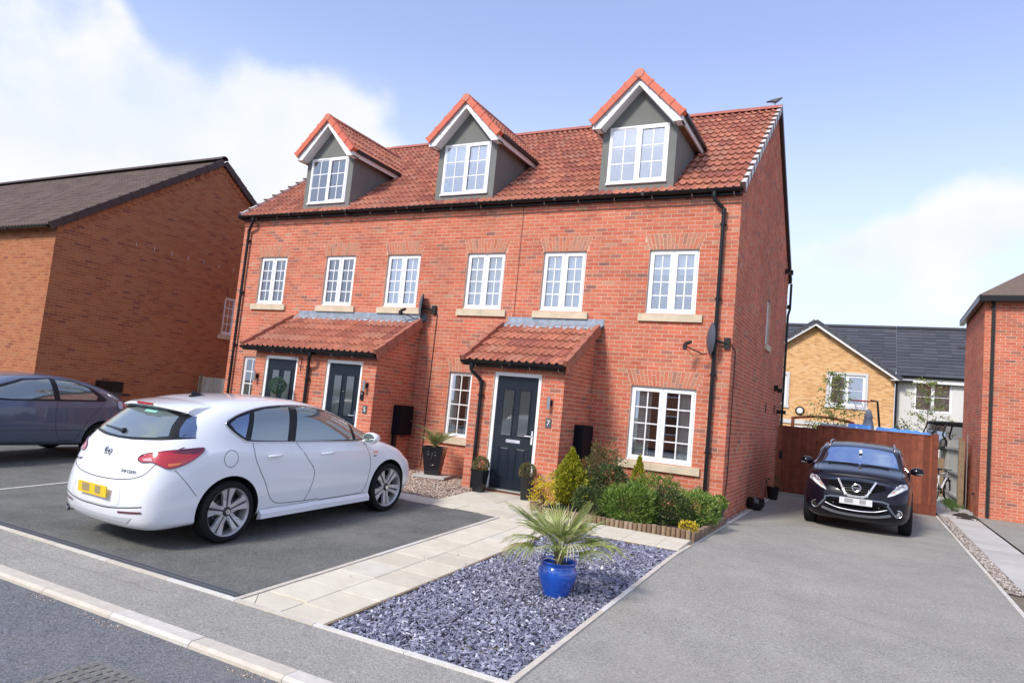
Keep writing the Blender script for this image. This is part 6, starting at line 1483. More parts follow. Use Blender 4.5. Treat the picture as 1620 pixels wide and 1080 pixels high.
for s in (-1, 1):
    f = lambda P, s=s: [(h * s, z) for h, z in P]
    cs = Caster(bvQ, s * 28, c=(3.2, s * .55))
    hl = [(-.19, .685), (-.10, .715), (.02, .765), (.19, .825), (.265, .845), (.285, .90), (.26, .925), (.16, .90), (.02, .855), (-.08, .80), (-.16, .735)]
    h_ = obj('headlight', cs.patch(f(hl), .006, .025), M['lens'], rQ, local=True, smooth=True)
    obj('running_light', cs.patch(f([(-.185, .695), (-.10, .725), (.02, .775), (.16, .83), (.15, .85), (.0, .80), (-.09, .75), (-.16, .72)]), .011, .025), M['white'], h_, local=True)
    for hx, hz, r in ((.045, .84, .035), (.16, .868, .042)):
        p = cs.at(hx * s, hz, .010)
        if p is None: continue
        o = cs.out; u_ = cs.u; hh = cs.h; q = MB(); q.tube([p + (hh * math.cos(2 * PI * k / 20) + u_ * math.sin(2 * PI * k / 20)) * r for k in range(21)], .007, 6); q.add([p + o * .002 + (hh * math.cos(2 * PI * k / 20) + u_ * math.sin(2 * PI * k / 20)) * r * .6 for k in range(20)], [tuple(range(20))])
        obj('lamp_ring', q, M['chrome'], h_, local=True)
    ind = cs.patch(f([(-.10, .765), (-.04, .80), (-.05, .77)]), .013, .02); obj('indicator_lens', ind, M['orange'], h_, local=True)
    p = F.at(s * .66, .42, .006); nrm = Vector((1, s * .25, 0)).normalized(); hh = Vector((-nrm.y, nrm.x, 0)); q = MB()
    q.tube([p + (hh * math.cos(2 * PI * k / 24) + Vector((0, 0, 1)) * math.sin(2 * PI * k / 24)) * .060 for k in range(25)], .009, 8); q.add([p + (hh * math.cos(2 * PI * k / 20) + Vector((0, 0, 1)) * math.sin(2 * PI * k / 20)) * .035 for k in range(20)], [tuple(range(20))])
    fo_ = obj('fog_light', q, M['chrome'], rQ, local=True)
    dq = MB(); dq.add([p - nrm * .004 + (hh * math.cos(2 * PI * k / 20) + Vector((0, 0, 1)) * math.sin(2 * PI * k / 20)) * .055 for k in range(20)], [tuple(range(20))]); obj('fog_lamp_back', dq, M['dark'], fo_, local=True)
    rr_ = MB(); pts = [bvQ.ray_cast(Vector((x, s * .585, 3)), Vector((0, 0, -1)))[0] for x in (1.55, 1.3, .8, .3, -.2, -.4)]; rr_.tube([pts[0] + Vector((.05, 0, -.01))] + [p_ + Vector((0, 0, .032)) for p_ in pts[1:-1]] + [pts[-1]], .02, 8); obj('roof_rail', rr_, M['steel'], rQ, local=True, smooth=True)
    mr_ = mirror(rQ, 2.02, s * .97, 1.135, s, M['p_paint'])
    obj('mirror_trim', MB().box(2.13, 2.145, s * .95, s * 1.06, 1.09, 1.105), M['steel'], mr_, local=True)
    C_ = Caster(bvQ, 90 * s); g_ = (lambda P: P) if s < 0 else mir
    sw = obj('side_window', C_.patch(g_([(2.15, 1.12), (1.75, 1.36), (1.35, 1.48), (.6, 1.51), (-.1, 1.44), (-.45, 1.33), (-.35, 1.17), (.6, 1.12), (1.5, 1.10)]), .003), M['carglass'], rQ, local=True, smooth=True)
    obj('chrome_trim', C_.tube(g_([(2.15, 1.12), (1.75, 1.36), (1.35, 1.48), (.6, 1.51), (-.1, 1.44), (-.45, 1.33), (-.35, 1.17), (.6, 1.12), (1.5, 1.10)]), .007, .004, True), M['chrome'], sw, local=True)
    for x in (0, 2.646): spoke_wheel(rQ, x, s * .79, .345, .345, s, style='plain')
    obj('wheel_arch', C_.line(g_([(2.646 + .42 * math.cos(PI * k / 12), .345 + .42 * math.sin(PI * k / 12)) for k in range(13)]), .07, .004, 1, raw=True), M['darkm'], rQ, local=True)
# grille, V bar, badge
gq = [(-.47, .775), (-.44, .86), (-.30, .885), (0, .90), (.30, .885), (.44, .86), (.47, .775), (.30, .72), (.13, .64), (-.13, .64), (-.30, .72)]
M['blk'] = mat('pure_black_mesh', (.003, .003, .004), rough=.9, spec=.1)
gr_ = obj('grille', F.patch([(-.46, .80), (-.44, .865), (-.27, .885), (0, .895), (.27, .885), (.44, .865), (.46, .80), (.27, .725), (.14, .645), (-.14, .645), (-.27, .725)], .005, .03), M['blk'], rQ, local=True, smooth=True)
gb = MB()
for k in range(5): z = .69 + .04 * k; w_ = .16 + .03 * k; gb.merge(F.line([(-w_, z), (0, z), (w_, z)], .007, .012))
obj('grille_slat', gb, M['dark'], gr_, local=True)
vb = MB(); pts = [(-.295, .885), (-.21, .74), (-.165, .665), (-.11, .64), (.11, .64), (.165, .665), (.21, .74), (.295, .885)]
q = [F.at(h, z, .022) for h, z in pts]
for a, b in zip(q[:-1], q[1:]): vb.bar(a, b, .030, .066, up=(1, 0, 0))
for p in q[1:-1]: vb.obox(p, Vector((.011, 0, 0)), Vector((0, .024, 0)), Vector((0, 0, .024)))
obj('chrome_grille_bar', vb, M['satin'], gr_, local=True)
p = F.at(0, .775, .03); em = MB(); em.tube([p + Vector((0, .068 * math.cos(2 * PI * k / 28), .062 * math.sin(2 * PI * k / 28))) for k in range(29)], .010, 8); em.obox(p + Vector((.006, 0, 0)), Vector((.008, 0, 0)), Vector((0, .082, 0)), Vector((0, 0, .016)))
eo = obj('emblem', em, M['chrome'], gr_, local=True); text('NISSAN', .034, (p.x + .016, p.y, p.z), (PI / 2, 0, PI / 2), M['darkm'], eo, .001, sx=1.1)
numberplate(rQ, (3.585, 0, .555), PI / 2, M['plate_w'], M['plate_b2'])
lg = obj('lower_grille', F.patch([(-.50, .50), (-.40, .545), (.40, .545), (.50, .50), (.42, .40), (.22, .365), (-.22, .365), (-.42, .40)], .004, .03), M['blk'], rQ, local=True, smooth=True)
obj('bumper_trim', F.line([(-.60, .40), (-.50, .53), (-.42, .60), (.42, .60), (.50, .53), (.60, .40)], .03, .004, 2), mat('blue_grey_trim', (.10, .12, .15), rough=.3), rQ, local=True)
obj('chrome_lip', F.tube([(-.49, .475), (-.30, .415), (0, .395), (.30, .415), (.49, .475)], .010, .012), M['chrome'], lg, local=True)
obj('skid_plate', F.line([(-.55, .38), (-.32, .325), (0, .31), (.32, .325), (.55, .38)], .045, .004), mat('skid_grey', (.16, .17, .19), rough=.35), rQ, local=True)
for s in (-1, 1): obj('parking_sensor', MB().lathe([(0, .0), (.012, 0)], tuple(F.at(s * .36, .49, .01)), 10, 'X'), M['steel'], lg, local=True)
bl = MB(); Fh = Caster(bvQ, 0, el=1.2)
def T12(P): return [(h, -x * math.sin(1.2) + z * math.cos(1.2)) for h, x, z in P]
bl.merge(Fh.line(T12([(-.72, 2.40, 1.1), (-.70, 2.8, 1.03), (-.60, 3.2, .93), (-.42, 3.36, .9), (0, 3.40, .9), (.42, 3.36, .9), (.60, 3.2, .93), (.70, 2.8, 1.03), (.72, 2.40, 1.1)]), .008, .0015)); obj('bonnet_gap', bl, M['seam'], rQ, local=True)
wq = MB()
for a, b in (((-.55, 2.38), (-.02, 2.41)), ((.02, 2.40), (.5, 2.40))):
    P0 = bvQ.ray_cast(Vector((a[1], a[0], 3)), Vector((0, 0, -1)))[0] + Vector((0, 0, .02)); P1 = bvQ.ray_cast(Vector((b[1], b[0], 3)), Vector((0, 0, -1)))[0] + Vector((0, 0, .02)); wq.tube([P0, P1], .009, 6)
obj('wiper', wq, M['darkm'], rQ, local=True)

# ---- slate blue hatchback, left edge
rC = thing('slate_blue_hatchback', 'slate blue hatchback parked beside the orange-brown house, its tail towards the terrace', 'car', (-11.25, -4.36, g(-4.36) + .01), rot=math.radians(-90))
spC = dict(crease=((5, .6), (2, .6)), zlow=.20, wz=.32, paint=M['g_paint'], nosedrop=-.04, wheels=[(0, .36), (2.635, .36)], t7=.94, t8=.81, t9=.5,
    st=[(3.05, .78, .70, .74, .84), (2.8, .87, .79, .79, .87), (2.5, .97, .87, .82, .885), (2.2, 1.12, .92, .835, .883), (1.7, 1.34, .95, .845, .883), (1.3, 1.44, .96, .85, .883), (.85, 1.46, .97, .85, .883), (.40, 1.42, .99, .845, .883), (.05, 1.34, 1.01, .83, .88), (-.20, 1.26, 1.02, .80, .87)],
    nose=[(3.42, .20, .70, 1), (3.44, .20, .74, 1), (3.5, .27, .80, 1), (3.54, .40, .82, 1), (3.52, .52, .82, 1), (3.46, .60, .80, 1), (3.40, .66, .77, 1), (3.30, .70, .70, 1), (3.22, .73, .5, .9), (3.18, .74, .3, .8), (3.16, .745, 0, .6)],
    tail=[(-.58, .24, .68, 1), (-.61, .24, .74, 1), (-.68, .30, .80, 1), (-.72, .45, .82, 1), (-.715, .64, .82, 1), (-.70, .84, .80, 1), (-.66, .97, .76, 1), (-.60, 1.05, .70, .9), (-.50, 1.13, .62, .7), (-.44, 1.17, .42, .6), (-.42, 1.18, 0, .6)])
meC, bvC = car_body(spC); obj('body', meC, None, rC, local=True)
for s in (-1, 1):
    C_ = Caster(bvC, 90 * s); g_ = (lambda P: P) if s < 0 else mir
    wl = [(2.20, .99), (1.80, 1.20), (1.40, 1.34), (.95, 1.385), (.55, 1.36), (.25, 1.27), (.02, 1.12), (-.05, 1.05), (.05, 1.02), (.8, 1.0), (1.6, .975)]
    sw = obj('side_window', C_.patch(g_(wl), .003), M['dark'], rC, local=True, smooth=True)
    obj('side_glass', C_.patch(g_([(.82, 1.03), (.88, 1.36), (.55, 1.335), (.30, 1.25), (.14, 1.10), (.18, 1.045)]), .007), M['carglass2'], sw, local=True, smooth=True)
    obj('side_glass', C_.patch(g_([(2.05, 1.01), (1.75, 1.17), (1.38, 1.31), (.98, 1.36), (.92, 1.03), (1.6, 1.0)]), .007), M['carglass2'], sw, local=True, smooth=True)
    sm = MB()
    for ln in ([(.86, 1.0), (.88, .8), (.84, .5), (.76, .33)], [(-.02, 1.04), (.10, .92), (.28, .70), (.42, .45), (.5, .33), (.78, .31)], [(.45, .30), (2.2, .28)], [(.40, .50), (2.25, .47)]): sm.merge(C_.line(g_(ln), .008, .0012))
    obj('door_gap', sm, M['seam'], rC, local=True)
    obj('fuel_cap', C_.patch(g_([(-.34 + .07 * math.cos(2 * PI * k / 18), .97 + .07 * math.sin(2 * PI * k / 18)) for k in range(18)]), .004, .03), mat('pale_blue_cap', (.42, .47, .55), rough=.3), rC, local=True, smooth=True)
    cs = Caster(bvC, 180 - s * 45, c=(-.55, s * .7)); f = (lambda P: P) if s < 0 else mir
    obj('tail_lamp', cs.patch(f([(-.14, .93), (-.10, .99), (.05, 1.0), (.14, .99), (.12, .94), (.0, .92)]), .008, .02), M['orange2'] if 'orange2' in M else M['redlamp'], rC, local=True, smooth=True)
    for x in (0, 2.635): spoke_wheel(rC, x, s * .77, .32, .32, s, style='plain')
Bc = Caster(bvC, 180)
hs = MB(); 
for y0, y1 in ((-.62, .62),): hs.box(-.60, -.44, y0, y1, 1.145, 1.185)
ho = obj('rear_spoiler', hs, M['dark'], rC, local=True)
obj('rear_screen', Caster(bvC, 180, el=.7).patch([(h, x * math.sin(.7) * 1.0 + z * math.cos(.7)) for h, x, z in [(-.55, -.40, 1.17), (-.60, 0.1, 1.33), (0, .18, 1.37), (.60, .1, 1.33), (.55, -.40, 1.17)]], .004), M['dark'], rC, local=True, smooth=True)

# ------------------------------------------------------------------ plants
def leaf_blob(n, shape, size, aspect=1.6, inner=.55, drop=0., upright=0., dirf=None):
    mb = MB()
    for i in range(n):
        while True:
            p = Vector((ru(-1, 1), ru(-1, 1), ru(-1, 1)))
            if p.length <= 1: break
        r = p.length; p = p.normalized() * (inner + (1 - inner) * r ** .7)
        q, nrm = shape(p)
        if q is None: continue
        s = ru(*size); d = (nrm + Vector((random.gauss(0, .6), random.gauss(0, .6), random.gauss(0, .6) + upright))).normalized()
        t = d.cross(Vector((random.gauss(0, 1), random.gauss(0, 1), random.gauss(0, 1)))).normalized(); u = d
        a = q; w = t * s / aspect * .5; m_ = q + u * s * .5; e = q + u * s
        k = d.cross(t) * s * .12
        mb.add([a, m_ + w + k, e, m_ - w + k], [(0, 1, 2), (0, 2, 3)])
    return mb
def bush(name, label, c, rx, ry, h, m, n=2600, size=(.03, .06), aspect=1.8, cone=False, lump=.16, cat='shrub', upright=.2, group=None, freq=2.2):
    t = thing(name, label, cat, c, group=group); sd_ = ru(0, 50)
    def sh(p):
        lum = 1 + lump * 2 * noise.noise(Vector((p.x * freq + sd_, p.y * freq, p.z * freq))) + lump * noise.noise(Vector((p.x * 5 + sd_, p.y * 5, p.z * 5)))
        z = (p.z + 1) / 2
        if cone:
            prof = (1 - z) ** .75 * (1 if z > .15 else .75 + z * 1.6); q = Vector((p.x * rx * prof * 1.25 * lum, p.y * ry * prof * 1.25 * lum, h * z)); 
        else: q = Vector((p.x * rx * lum, p.y * ry * lum, h * (.46 + .54 * p.z * lum)))
        if q.z < .01: q.z = ru(.01, .06)
        return q, Vector((p.x / rx, p.y / ry, p.z / (h * .5) + (1 if cone else 0))).normalized()
    obj('foliage', leaf_blob(n, sh, size, aspect, upright=upright, inner=.5), m, t, local=True, kind='stuff')
    st = MB(); st.tube([(0, 0, -.02), (0, 0, h * .6)], [.02, .008], 6)
    for k in range(6):
        a = 2 * PI * k / 6 + .3; st.tube([(0, 0, h * .1), (rx * .5 * math.cos(a), ry * .5 * math.sin(a), h * .55)], [.01, .004], 5)
    core = MB(); obj('stem', st, M['bark'], t, local=True)
    return t
sheet('bed_soil', -2.28, .09, [-2.45, -1.36, 0], lambda y: -.02 if y > -2 else -.04, M['soil'])
bush('golden_conifer', 'tall golden conifer standing against the right side of the single porch', (-2.2, -1.48, -.04), .27, .27, .93, M['leaf_y'], 6500, (.03, .065), 2.2, cone=True, lump=.42, upright=.6, freq=4.5)
bush('golden_conifer', 'smaller golden conifer half hidden in the bed under the left part of the large window', (-1.3, -.62, -.04), .17, .17, .90, M['leaf_y'], 2200, (.03, .06), 2.2, cone=True, lump=.2, upright=.6, freq=4)
bush('tall_shrub', 'tallest dark bronze-green shrub behind the golden conifer', (-1.93, -.72, -.04), .36, .34, 1.0, M['leaf_bz'] if 'leaf_bz' in M else M['leaf_b'], 4200, (.025, .05), 1.7, lump=.22)
bush('dark_shrub', 'dark green shrub between the tall shrub and the feathery front bush', (-1.62, -1.25, -.04), .36, .32, .74, M['leaf_d'], 3600, (.03, .055), 1.8, lump=.2)
bush('low_dark_shrub', 'low dark shrub at the front left of the bed beside the golden conifer', (-1.62, -1.98, -.05), .30, .28, .40, M['leaf_d'], 2600, (.03, .055), 2.2, lump=.2)
bush('feathery_bush', 'bright green feathery rounded bush at the front of the bed', (-.98, -2.0, -.05), .43, .37, .53, M['leaf_m'], 4600, (.04, .085), 4.5, lump=.14, upright=.5)
bush('back_bush', 'mid green bush close to the wall under the large window sill', (-.85, -.95, -.04), .48, .36, .62, M['leaf_m'], 3600, (.03, .07), 3, lump=.18, upright=.3)
bush('bronze_bush', 'dark bronze-green bush right of the feathery bush', (-.50, -1.72, -.05), .38, .36, .52, M['leaf_d'], 4200, (.025, .05), 1.7, lump=.18)
bush('corner_bush', 'green bush filling the right corner of the bed by the downpipe', (-.13, -1.25, -.05), .29, .48, .50, M['leaf_m'], 4200, (.03, .065), 2.6, lump=.2, upright=.3)
bush('yellow_flower_clump', 'low clump of bright yellow leaves at the front right corner of the bed', (-.02, -2.30, -.03), .13, .10, .16, M['leaf_yy'], 420, (.02, .035), 1.3, lump=.2, cat='plant')
bush('yellow_variegated_plant', 'yellow-edged plant at the left front of the bed behind the palm', (-2.38, -2.12, -.06), .19, .17, .46, M['leaf_yy'], 900, (.025, .045), 1.5, lump=.4, cat='plant')
t = thing('log_edging', 'low edging of upright half-round logs round the planted bed', 'edging', (-2.2, -2.48, -.12))
x = -2.25; k = 0
def logm(x, y, h): 
    mb = MB(); mb.lathe([(.033, 0), (.034, h - .006), (.030, h)], (x, y, -.16), 10); return mb
while x < .06:
    h = .155 if x < -.55 else .175; h += ru(-.006, .006); obj('log', logm(x, -2.485 + ru(-.002, .002), h + .02), M['log'], t); x += .069
y = -2.43
while y < -.05: obj('log', logm(.075, y, .165 + ru(-.006, .006)), M['log'], t); y += .069
x = -2.25; y = -2.42
while y < -1.9: obj('log', logm(x, y, .19), M['log'], t); y += .069

def square_pot(t, w0, w1, h, m, name='pot'):
    mb = MB(); a, b = w0 / 2, w1 / 2
    P = [(-a, -a, 0), (a, -a, 0), (a, a, 0), (-a, a, 0), (-b, -b, h), (b, -b, h), (b, b, h), (-b, b, h)]; c = b - .015
    P += [(-c, -c, h), (c, -c, h), (c, c, h), (-c, c, h), (-c, -c, h - .05), (c, -c, h - .05), (c, c, h - .05), (-c, c, h - .05)]
    mb.add(P, [(3, 2, 1, 0)] + [(i, (i + 1) % 4, (i + 1) % 4 + 4, i + 4) for i in range(4)] + [(i + 4, (i + 1) % 4 + 4, (i + 1) % 4 + 8, i + 8) for i in range(4)] + [(i + 8, (i + 1) % 4 + 8, (i + 1) % 4 + 12, i + 12) for i in range(4)])
    o = obj(name, mb, m, t, local=True); obj('soil', MB().box(-c, c, -c, c, h - .07, h - .045), M['soil'], t, local=True); return o
def ball(t, c, r, m, n, size, sd_=3.):
    def sh(p): return Vector(c) + p * r * (1 + .12 * noise.noise(p * 3 + Vector((sd_, 0, 0)))), p.normalized()
    o = obj('foliage', leaf_blob(n, sh, size, 1.5, inner=.75), m, t, local=True, kind='stuff'); return o
for (x, y, lb, yaw) in ((-3.85, -1.62, 'black tapered pot with a clipped box ball left of the single porch door', 0), (-2.93, -1.63, 'black tapered pot with clipped box ball right of the single porch door', .5)):
    t = thing('topiary_pot', lb, 'potted plant', (x, y, g(y)), rot=yaw, group='black pots either side of the porch door')
    square_pot(t, .16, .235, .38, M['blackpot']); ball(t, (0, 0, .47), .135, M['leaf_b'], 1500, (.018, .034)); obj('stem', MB().tube([(0, 0, .3), (0, 0, .47)], .012, 6), M['bark'], t, local=True)
t = thing('topiary_tree', 'blue-green topiary ball on a stem in front of the farthest door', 'potted plant', (-8.92, -1.66, g(-1.66)))
square_pot(t, .2, .28, .35, M['blackpot']); ball(t, (0, 0, 1.50), .165, M['leaf_t'], 2200, (.018, .034)); obj('stem', MB().tube([(0, 0, .3), (0, 0, 1.45)], .012, 6), M['bark'], t, local=True)

t = thing('face_planter', 'black square planter carved with a face holding a feathery palm', 'potted plant', (-5.37, -.82, .0), rot=math.radians(20))
po = square_pot(t, .27, .42, .54, M['blackpot'])
def onf(x, z, d=.004):  # point on the front (-y) face
    return Vector((x, -(.135 + (.075) * z / .54) - d, z))
fm = MB()
for s in (-1, 1):
    fm.tube([onf(s * .015, .40, .0), onf(s * .03, .435, .006), onf(s * .075, .445, .006), onf(s * .12, .41, .004)], .006, 6)
    e = [onf(s * .07 + .038 * math.cos(2 * PI * k / 16), .375 + .018 * math.sin(2 * PI * k / 16), .004) for k in range(16)]; fm.add(e + [onf(s * .07, .375, .016)], [(i, (i + 1) % 16, 16) for i in range(16)])
    fm.tube([onf(s * .035, .37, .006), onf(s * .07, .372, .018), onf(s * .105, .37, .006)], .003, 5)
fm.add([onf(-.012, .43), onf(.012, .43), onf(.03, .27), onf(-.03, .27), onf(0, .28, .035), onf(0, .42, .012)], [(0, 3, 4, 5), (1, 5, 4, 2), (3, 2, 4), (0, 5, 1)])
fm.tube([onf(-.04, .20, .004), onf(-.015, .215, .012), onf(0, .208, .012), onf(.015, .215, .012), onf(.04, .20, .004)], .007, 6); fm.tube([onf(-.04, .20, .004), onf(0, .178, .012), onf(.04, .20, .004)], .008, 6)
fm.f = [f for f in fm.f]; obj('carved_face', fm, M['blackpot'], t, local=True, smooth=True, angle=60)
def pinnate(L, el, az, base, bend=1.2, nl=26, ll=.16):
    mb = MB(); pts = []; p = Vector(base); a = el; d = Vector((math.cos(az), math.sin(az), 0))
    n = 12
    for i in range(n + 1):
        pts.append(p.copy()); p = p + (d * math.cos(a) + Vector((0, 0, math.sin(a)))) * (L / n); a -= bend / n
    mb.tube(pts, [.006 - .004 * i / n for i in range(n + 1)], 5); sd_ = Vector((-d.y, d.x, 0))
    for i in range(nl):
        t_ = .18 + .82 * i / nl; q = pts[min(n, int(t_ * n))]; q = q.lerp(pts[min(n, int(t_ * n) + 1)], t_ * n - int(t_ * n)); tg = (pts[min(n, int(t_ * n) + 1)] - pts[int(t_ * n) if int(t_ * n) < n else n - 1]).normalized()
        for s in (-1, 1):
            l = ll * math.sin(PI * (.15 + .8 * t_)) * ru(.85, 1.1); v = (sd_ * s * .8 + tg * .65 + Vector((0, 0, .35))).normalized(); up = tg.cross(v).normalized()
            w = tg * .006; e = q + v * l - Vector((0, 0, l * .12)); m_ = q + v * l * .5
            mb.add([q - w * .4, m_ - w, e, m_ + w, q + w * .4], [(0, 1, 3, 4), (1, 2, 3)])
    return mb
for k in range(17):
    az = 2 * PI * k / 17 * 1.0 + ru(-.2, .2); el = ru(.75, 1.35); L = ru(.45, .68)
    obj('leaf', pinnate(L, el, az, (ru(-.02, .02), ru(-.02, .02), .5), ru(.6, 1.3)), M['palm2'], t, local=True)
obj('stem', MB().lathe([(.04, .46), (.05, .52), (.03, .58)], (0, 0, 0), 10), M['bark'], t, local=True)
obj_pad = MB(); obj_pad.obox(Vector((-5.33, -.85, .005)), Vector((.31, .08, 0)), Vector((-.08, .30, 0)), Vector((0, 0, .02)))
th_ = thing('plinth_slab', 'concrete slab lying on the tan gravel under the face planter', 'slab', (-5.33, -.85, .0)); obj('slab_stone', obj_pad, M['slab_w'], th_); W
for o in bpy.data.objects:
    if o.name.startswith('face_planter'): o.location.z = .026

# blue pot with fan palm
t = thing('blue_pot_palm', 'glossy cobalt blue pot with a spiky fan palm standing on the slate chippings', 'potted plant', (-.455, -5.93, -.285))
bp = MB(); bp.lathe([(.0, .0), (.112, 0), (.118, .012), (.135, .06), (.165, .13), (.188, .19), (.196, .235), (.190, .268), (.176, .292), (.170, .305), (.180, .322), (.190, .332), (.190, .342), (.182, .346), (.168, .342), (.160, .30), (.158, .28)], (0, 0, 0), 48)
po = obj('pot', bp, M['bluepot'], t, local=True, smooth=True, angle=60)
so2 = MB(); n = 20; so2.add([(.16 * r * math.cos(2 * PI * k / n), .16 * r * math.sin(2 * PI * k / n), .295 + .035 * (1 - r) + ru(-.006, .006)) for r in (.2, .6, 1.0) for k in range(n)], [(i * n + k, i * n + (k + 1) % n, (i + 1) * n + (k + 1) % n, (i + 1) * n + k) for i in range(2) for k in range(n)] + [tuple(range(n))]); so2.f = [f[::-1] for f in so2.f]
obj('soil', so2, M['soil'], t, local=True)
tr = MB(); tr.lathe([(.035, .29), (.045, .33), (.042, .40), (.03, .46)], (0.01, 0, 0), 9); 
for k in range(26):
    a = ru(0, 2 * PI); z = ru(.33, .45); tr.tube([(.04 * math.cos(a), .04 * math.sin(a), z), (.065 * math.cos(a), .065 * math.sin(a), z + .05)], [.006, .001], 4)
obj('trunk', tr, M['bark'], t, local=True)
def fanleaf(az, el, L, R, base, nl=17, spread=1.25, droop=.25):
    mb = MB(); d = Vector((math.cos(az), math.sin(az), 0)); pts = []; p = Vector(base); a = el
    for i in range(7):
        pts.append(p.copy()); p = p + (d * math.cos(a) + Vector((0, 0, math.sin(a)))) * (L / 6); a -= .10
    mb.tube(pts, [.0055 - .002 * i / 6 for i in range(7)], 5)
    hub = pts[-1]; tg = (pts[-1] - pts[-2]).normalized(); sd_ = Vector((-d.y, d.x, 0)); up = sd_.cross(tg).normalized() * -1
    tilt = ru(-.3, .3)
    for i in range(nl):
        f = (i / (nl - 1)) * 2 - 1; an = f * spread
        v = (tg * math.cos(an) + (sd_ * math.cos(tilt) + up * math.sin(tilt)) * math.sin(an)).normalized(); l = R * (1 - .32 * abs(f) ** 1.5) * ru(.9, 1.08)
        wv = v.cross(up).normalized(); fold = up * .004; q = []
        P = [hub, hub + v * l * .35 + up * .004, hub + v * l * .7 - Vector((0, 0, l * droop * .25)), hub + v * l - Vector((0, 0, l * droop * ru(.7, 1.3)))]
        Wd = [.0018, .0072, .0052, .0005]
        vs = []
        for pp, ww in zip(P, Wd): vs += [pp - wv * ww + fold, pp, pp + wv * ww + fold]
        mb.add(vs, [(3 * j, 3 * j + 1, 3 * j + 4, 3 * j + 3) for j in range(3)] + [(3 * j + 1, 3 * j + 2, 3 * j + 5, 3 * j + 4) for j in range(3)])
    return mb
for k in range(29):
    az = k * 2.39996 + ru(-.2, .2); ring = k / 29; el = lerp(1.50, .55, ring ** .8) + ru(-.1, .1); L = lerp(.22, .34, ring) * ru(.5, 1.15); R = ru(.34, .46)
    obj('leaf', fanleaf(az, el, L, R, (.01 + .025 * math.cos(az), .025 * math.sin(az), .42 - .05 * ring), nl=17, spread=ru(.6, .9), droop=lerp(.05, .42, ring) * ru(.5, 1.4)), M['palm'], t, local=True)
dead = MB(); dead.tube([(.03, -.02, .345), (-.06, -.12, .375), (-.12, -.16, .35)], .004, 5); dead.tube([(.05, .0, .37), (.09, .06, .40), (.13, .04, .385)], .004, 5); obj('dead_stalk', dead, mat('straw', (.55, .45, .28), rough=.8), t, local=True)

def round_pot(name, label, c, r, h, plant=None, n=500, ph=.2, m=None, bowl=False):
    t = thing(name, label, 'plant pot', c)
    pr_ = [(0, 0), (r * .72, 0), (r * .95, h * .8), (r, h), (r * .9, h), (r * .85, h * .85), (0, h * .82)] if not bowl else [(0, 0), (r * .6, .0), (r * .95, h * .4), (r, h * .7), (r * .85, h), (r * .75, h), (r * .7, h * .85), (0, h * .8)]
    mb = MB(); mb.lathe(pr_, (0, 0, 0), 22); obj('pot', mb, m or M['blackpot'], t, local=True, smooth=True, angle=40)
    if plant:
        def sh(p): return Vector((p.x * r * 1.3, p.y * r * 1.3, h + (p.z + .8) * ph * .5)), p.normalized()
        obj('foliage', leaf_blob(n, sh, (.03, .06), 1.5, inner=.3), plant, t, local=True, kind='stuff')
    return t
round_pot('corner_pot', 'black pot with a small leafy plant at the right-hand corner of the terrace', (.0, -.22, -.06), .10, .2, M['leaf_m'], 420, .22)
round_pot('bowl_pot', 'empty round black bowl on the gravel halfway along the side wall', (.16, 2.9, -.14), .19, .24, None, bowl=True)
round_pot('gate_pot', 'black pot with a few leaves on the gravel next to the gate', (.17, 5.7, -.14), .15, .30, M['leaf_d'], 120, .25)
round_pot('log_pot', 'small brown half-barrel tub at the left end of the log edging', (-2.42, -2.30, -.10), .10, .14, None, m=M['log'])

def sapling(name, label, x, y, z0, h, spread, n, m, tw=.02):
    t = thing(name, label, 'tree', (x, y, z0)); tm2 = MB(); tm2.tube([(0, 0, 0), (.02, .0, h * .3), (-.02, 0, h * .6), (.0, 0, h)], [tw, tw * .8, tw * .5, .004], 7); ends = []
    for k in range(26):
        f = .42 + .55 * k / 26; a = k * 2.4; L = spread * (1.15 - abs(f - .52) * 1.7) * ru(.7, 1.15); L = max(L, .12)
        p0 = Vector((0, 0, h * f)); p1 = p0 + Vector((math.cos(a) * L * .5, math.sin(a) * L * .5, L * .35)); p2 = p0 + Vector((math.cos(a) * L, math.sin(a) * L, L * .42))
        tm2.tube([p0, p1, p2], [.008, .005, .002], 4); ends += [(p1, L), (p2, L), (p0.lerp(p1, .6), L), (p1.lerp(p2, .5), L)]
    obj('trunk', tm2, M['bark'], t, local=True); mb = MB()
    for i in range(n):
        p, L = random.choice(ends); q = p + Vector((random.gauss(0, .06), random.gauss(0, .06), random.gauss(0, .05))); d = Vector((random.gauss(0, 1), random.gauss(0, 1), random.gauss(-.2, .8))).normalized(); s_ = ru(.05, .09)
        w = d.cross(Vector((random.gauss(0, 1), random.gauss(0, 1), random.gauss(0, 1)))).normalized() * s_ * .35; mb.add([q, q + d * s_ * .5 + w, q + d * s_, q + d * s_ * .5 - w], [(0, 1, 2, 3)])
    obj('crown', mb, m, t, local=True, kind='stuff'); return t
sapling('birch_sapling', 'sparse fresh green sapling in front of the buff brick gable', 1.12, 13.0, -.16, 3.85, .72, 1500, M['leaf_s'])
sapling('thin_sapling', 'thin sparse sapling in front of the white rendered house', 4.08, 18.0, -.16, 4.2, .88, 1300, M['leaf_s'])
bush('garden_bush', 'yellow-green bush just above the left end of the red fence', (.62, 12.2, -.16), .42, .42, 2.2, M['leaf_s'], 1500, (.05, .09), 1.6, lump=.3)
bush('garden_bush', 'dark green bush behind the blue pool cover', (3.15, 14.0, -.16), .45, .4, 2.4, M['leaf_d'], 1400, (.05, .09), 1.6, lump=.35)

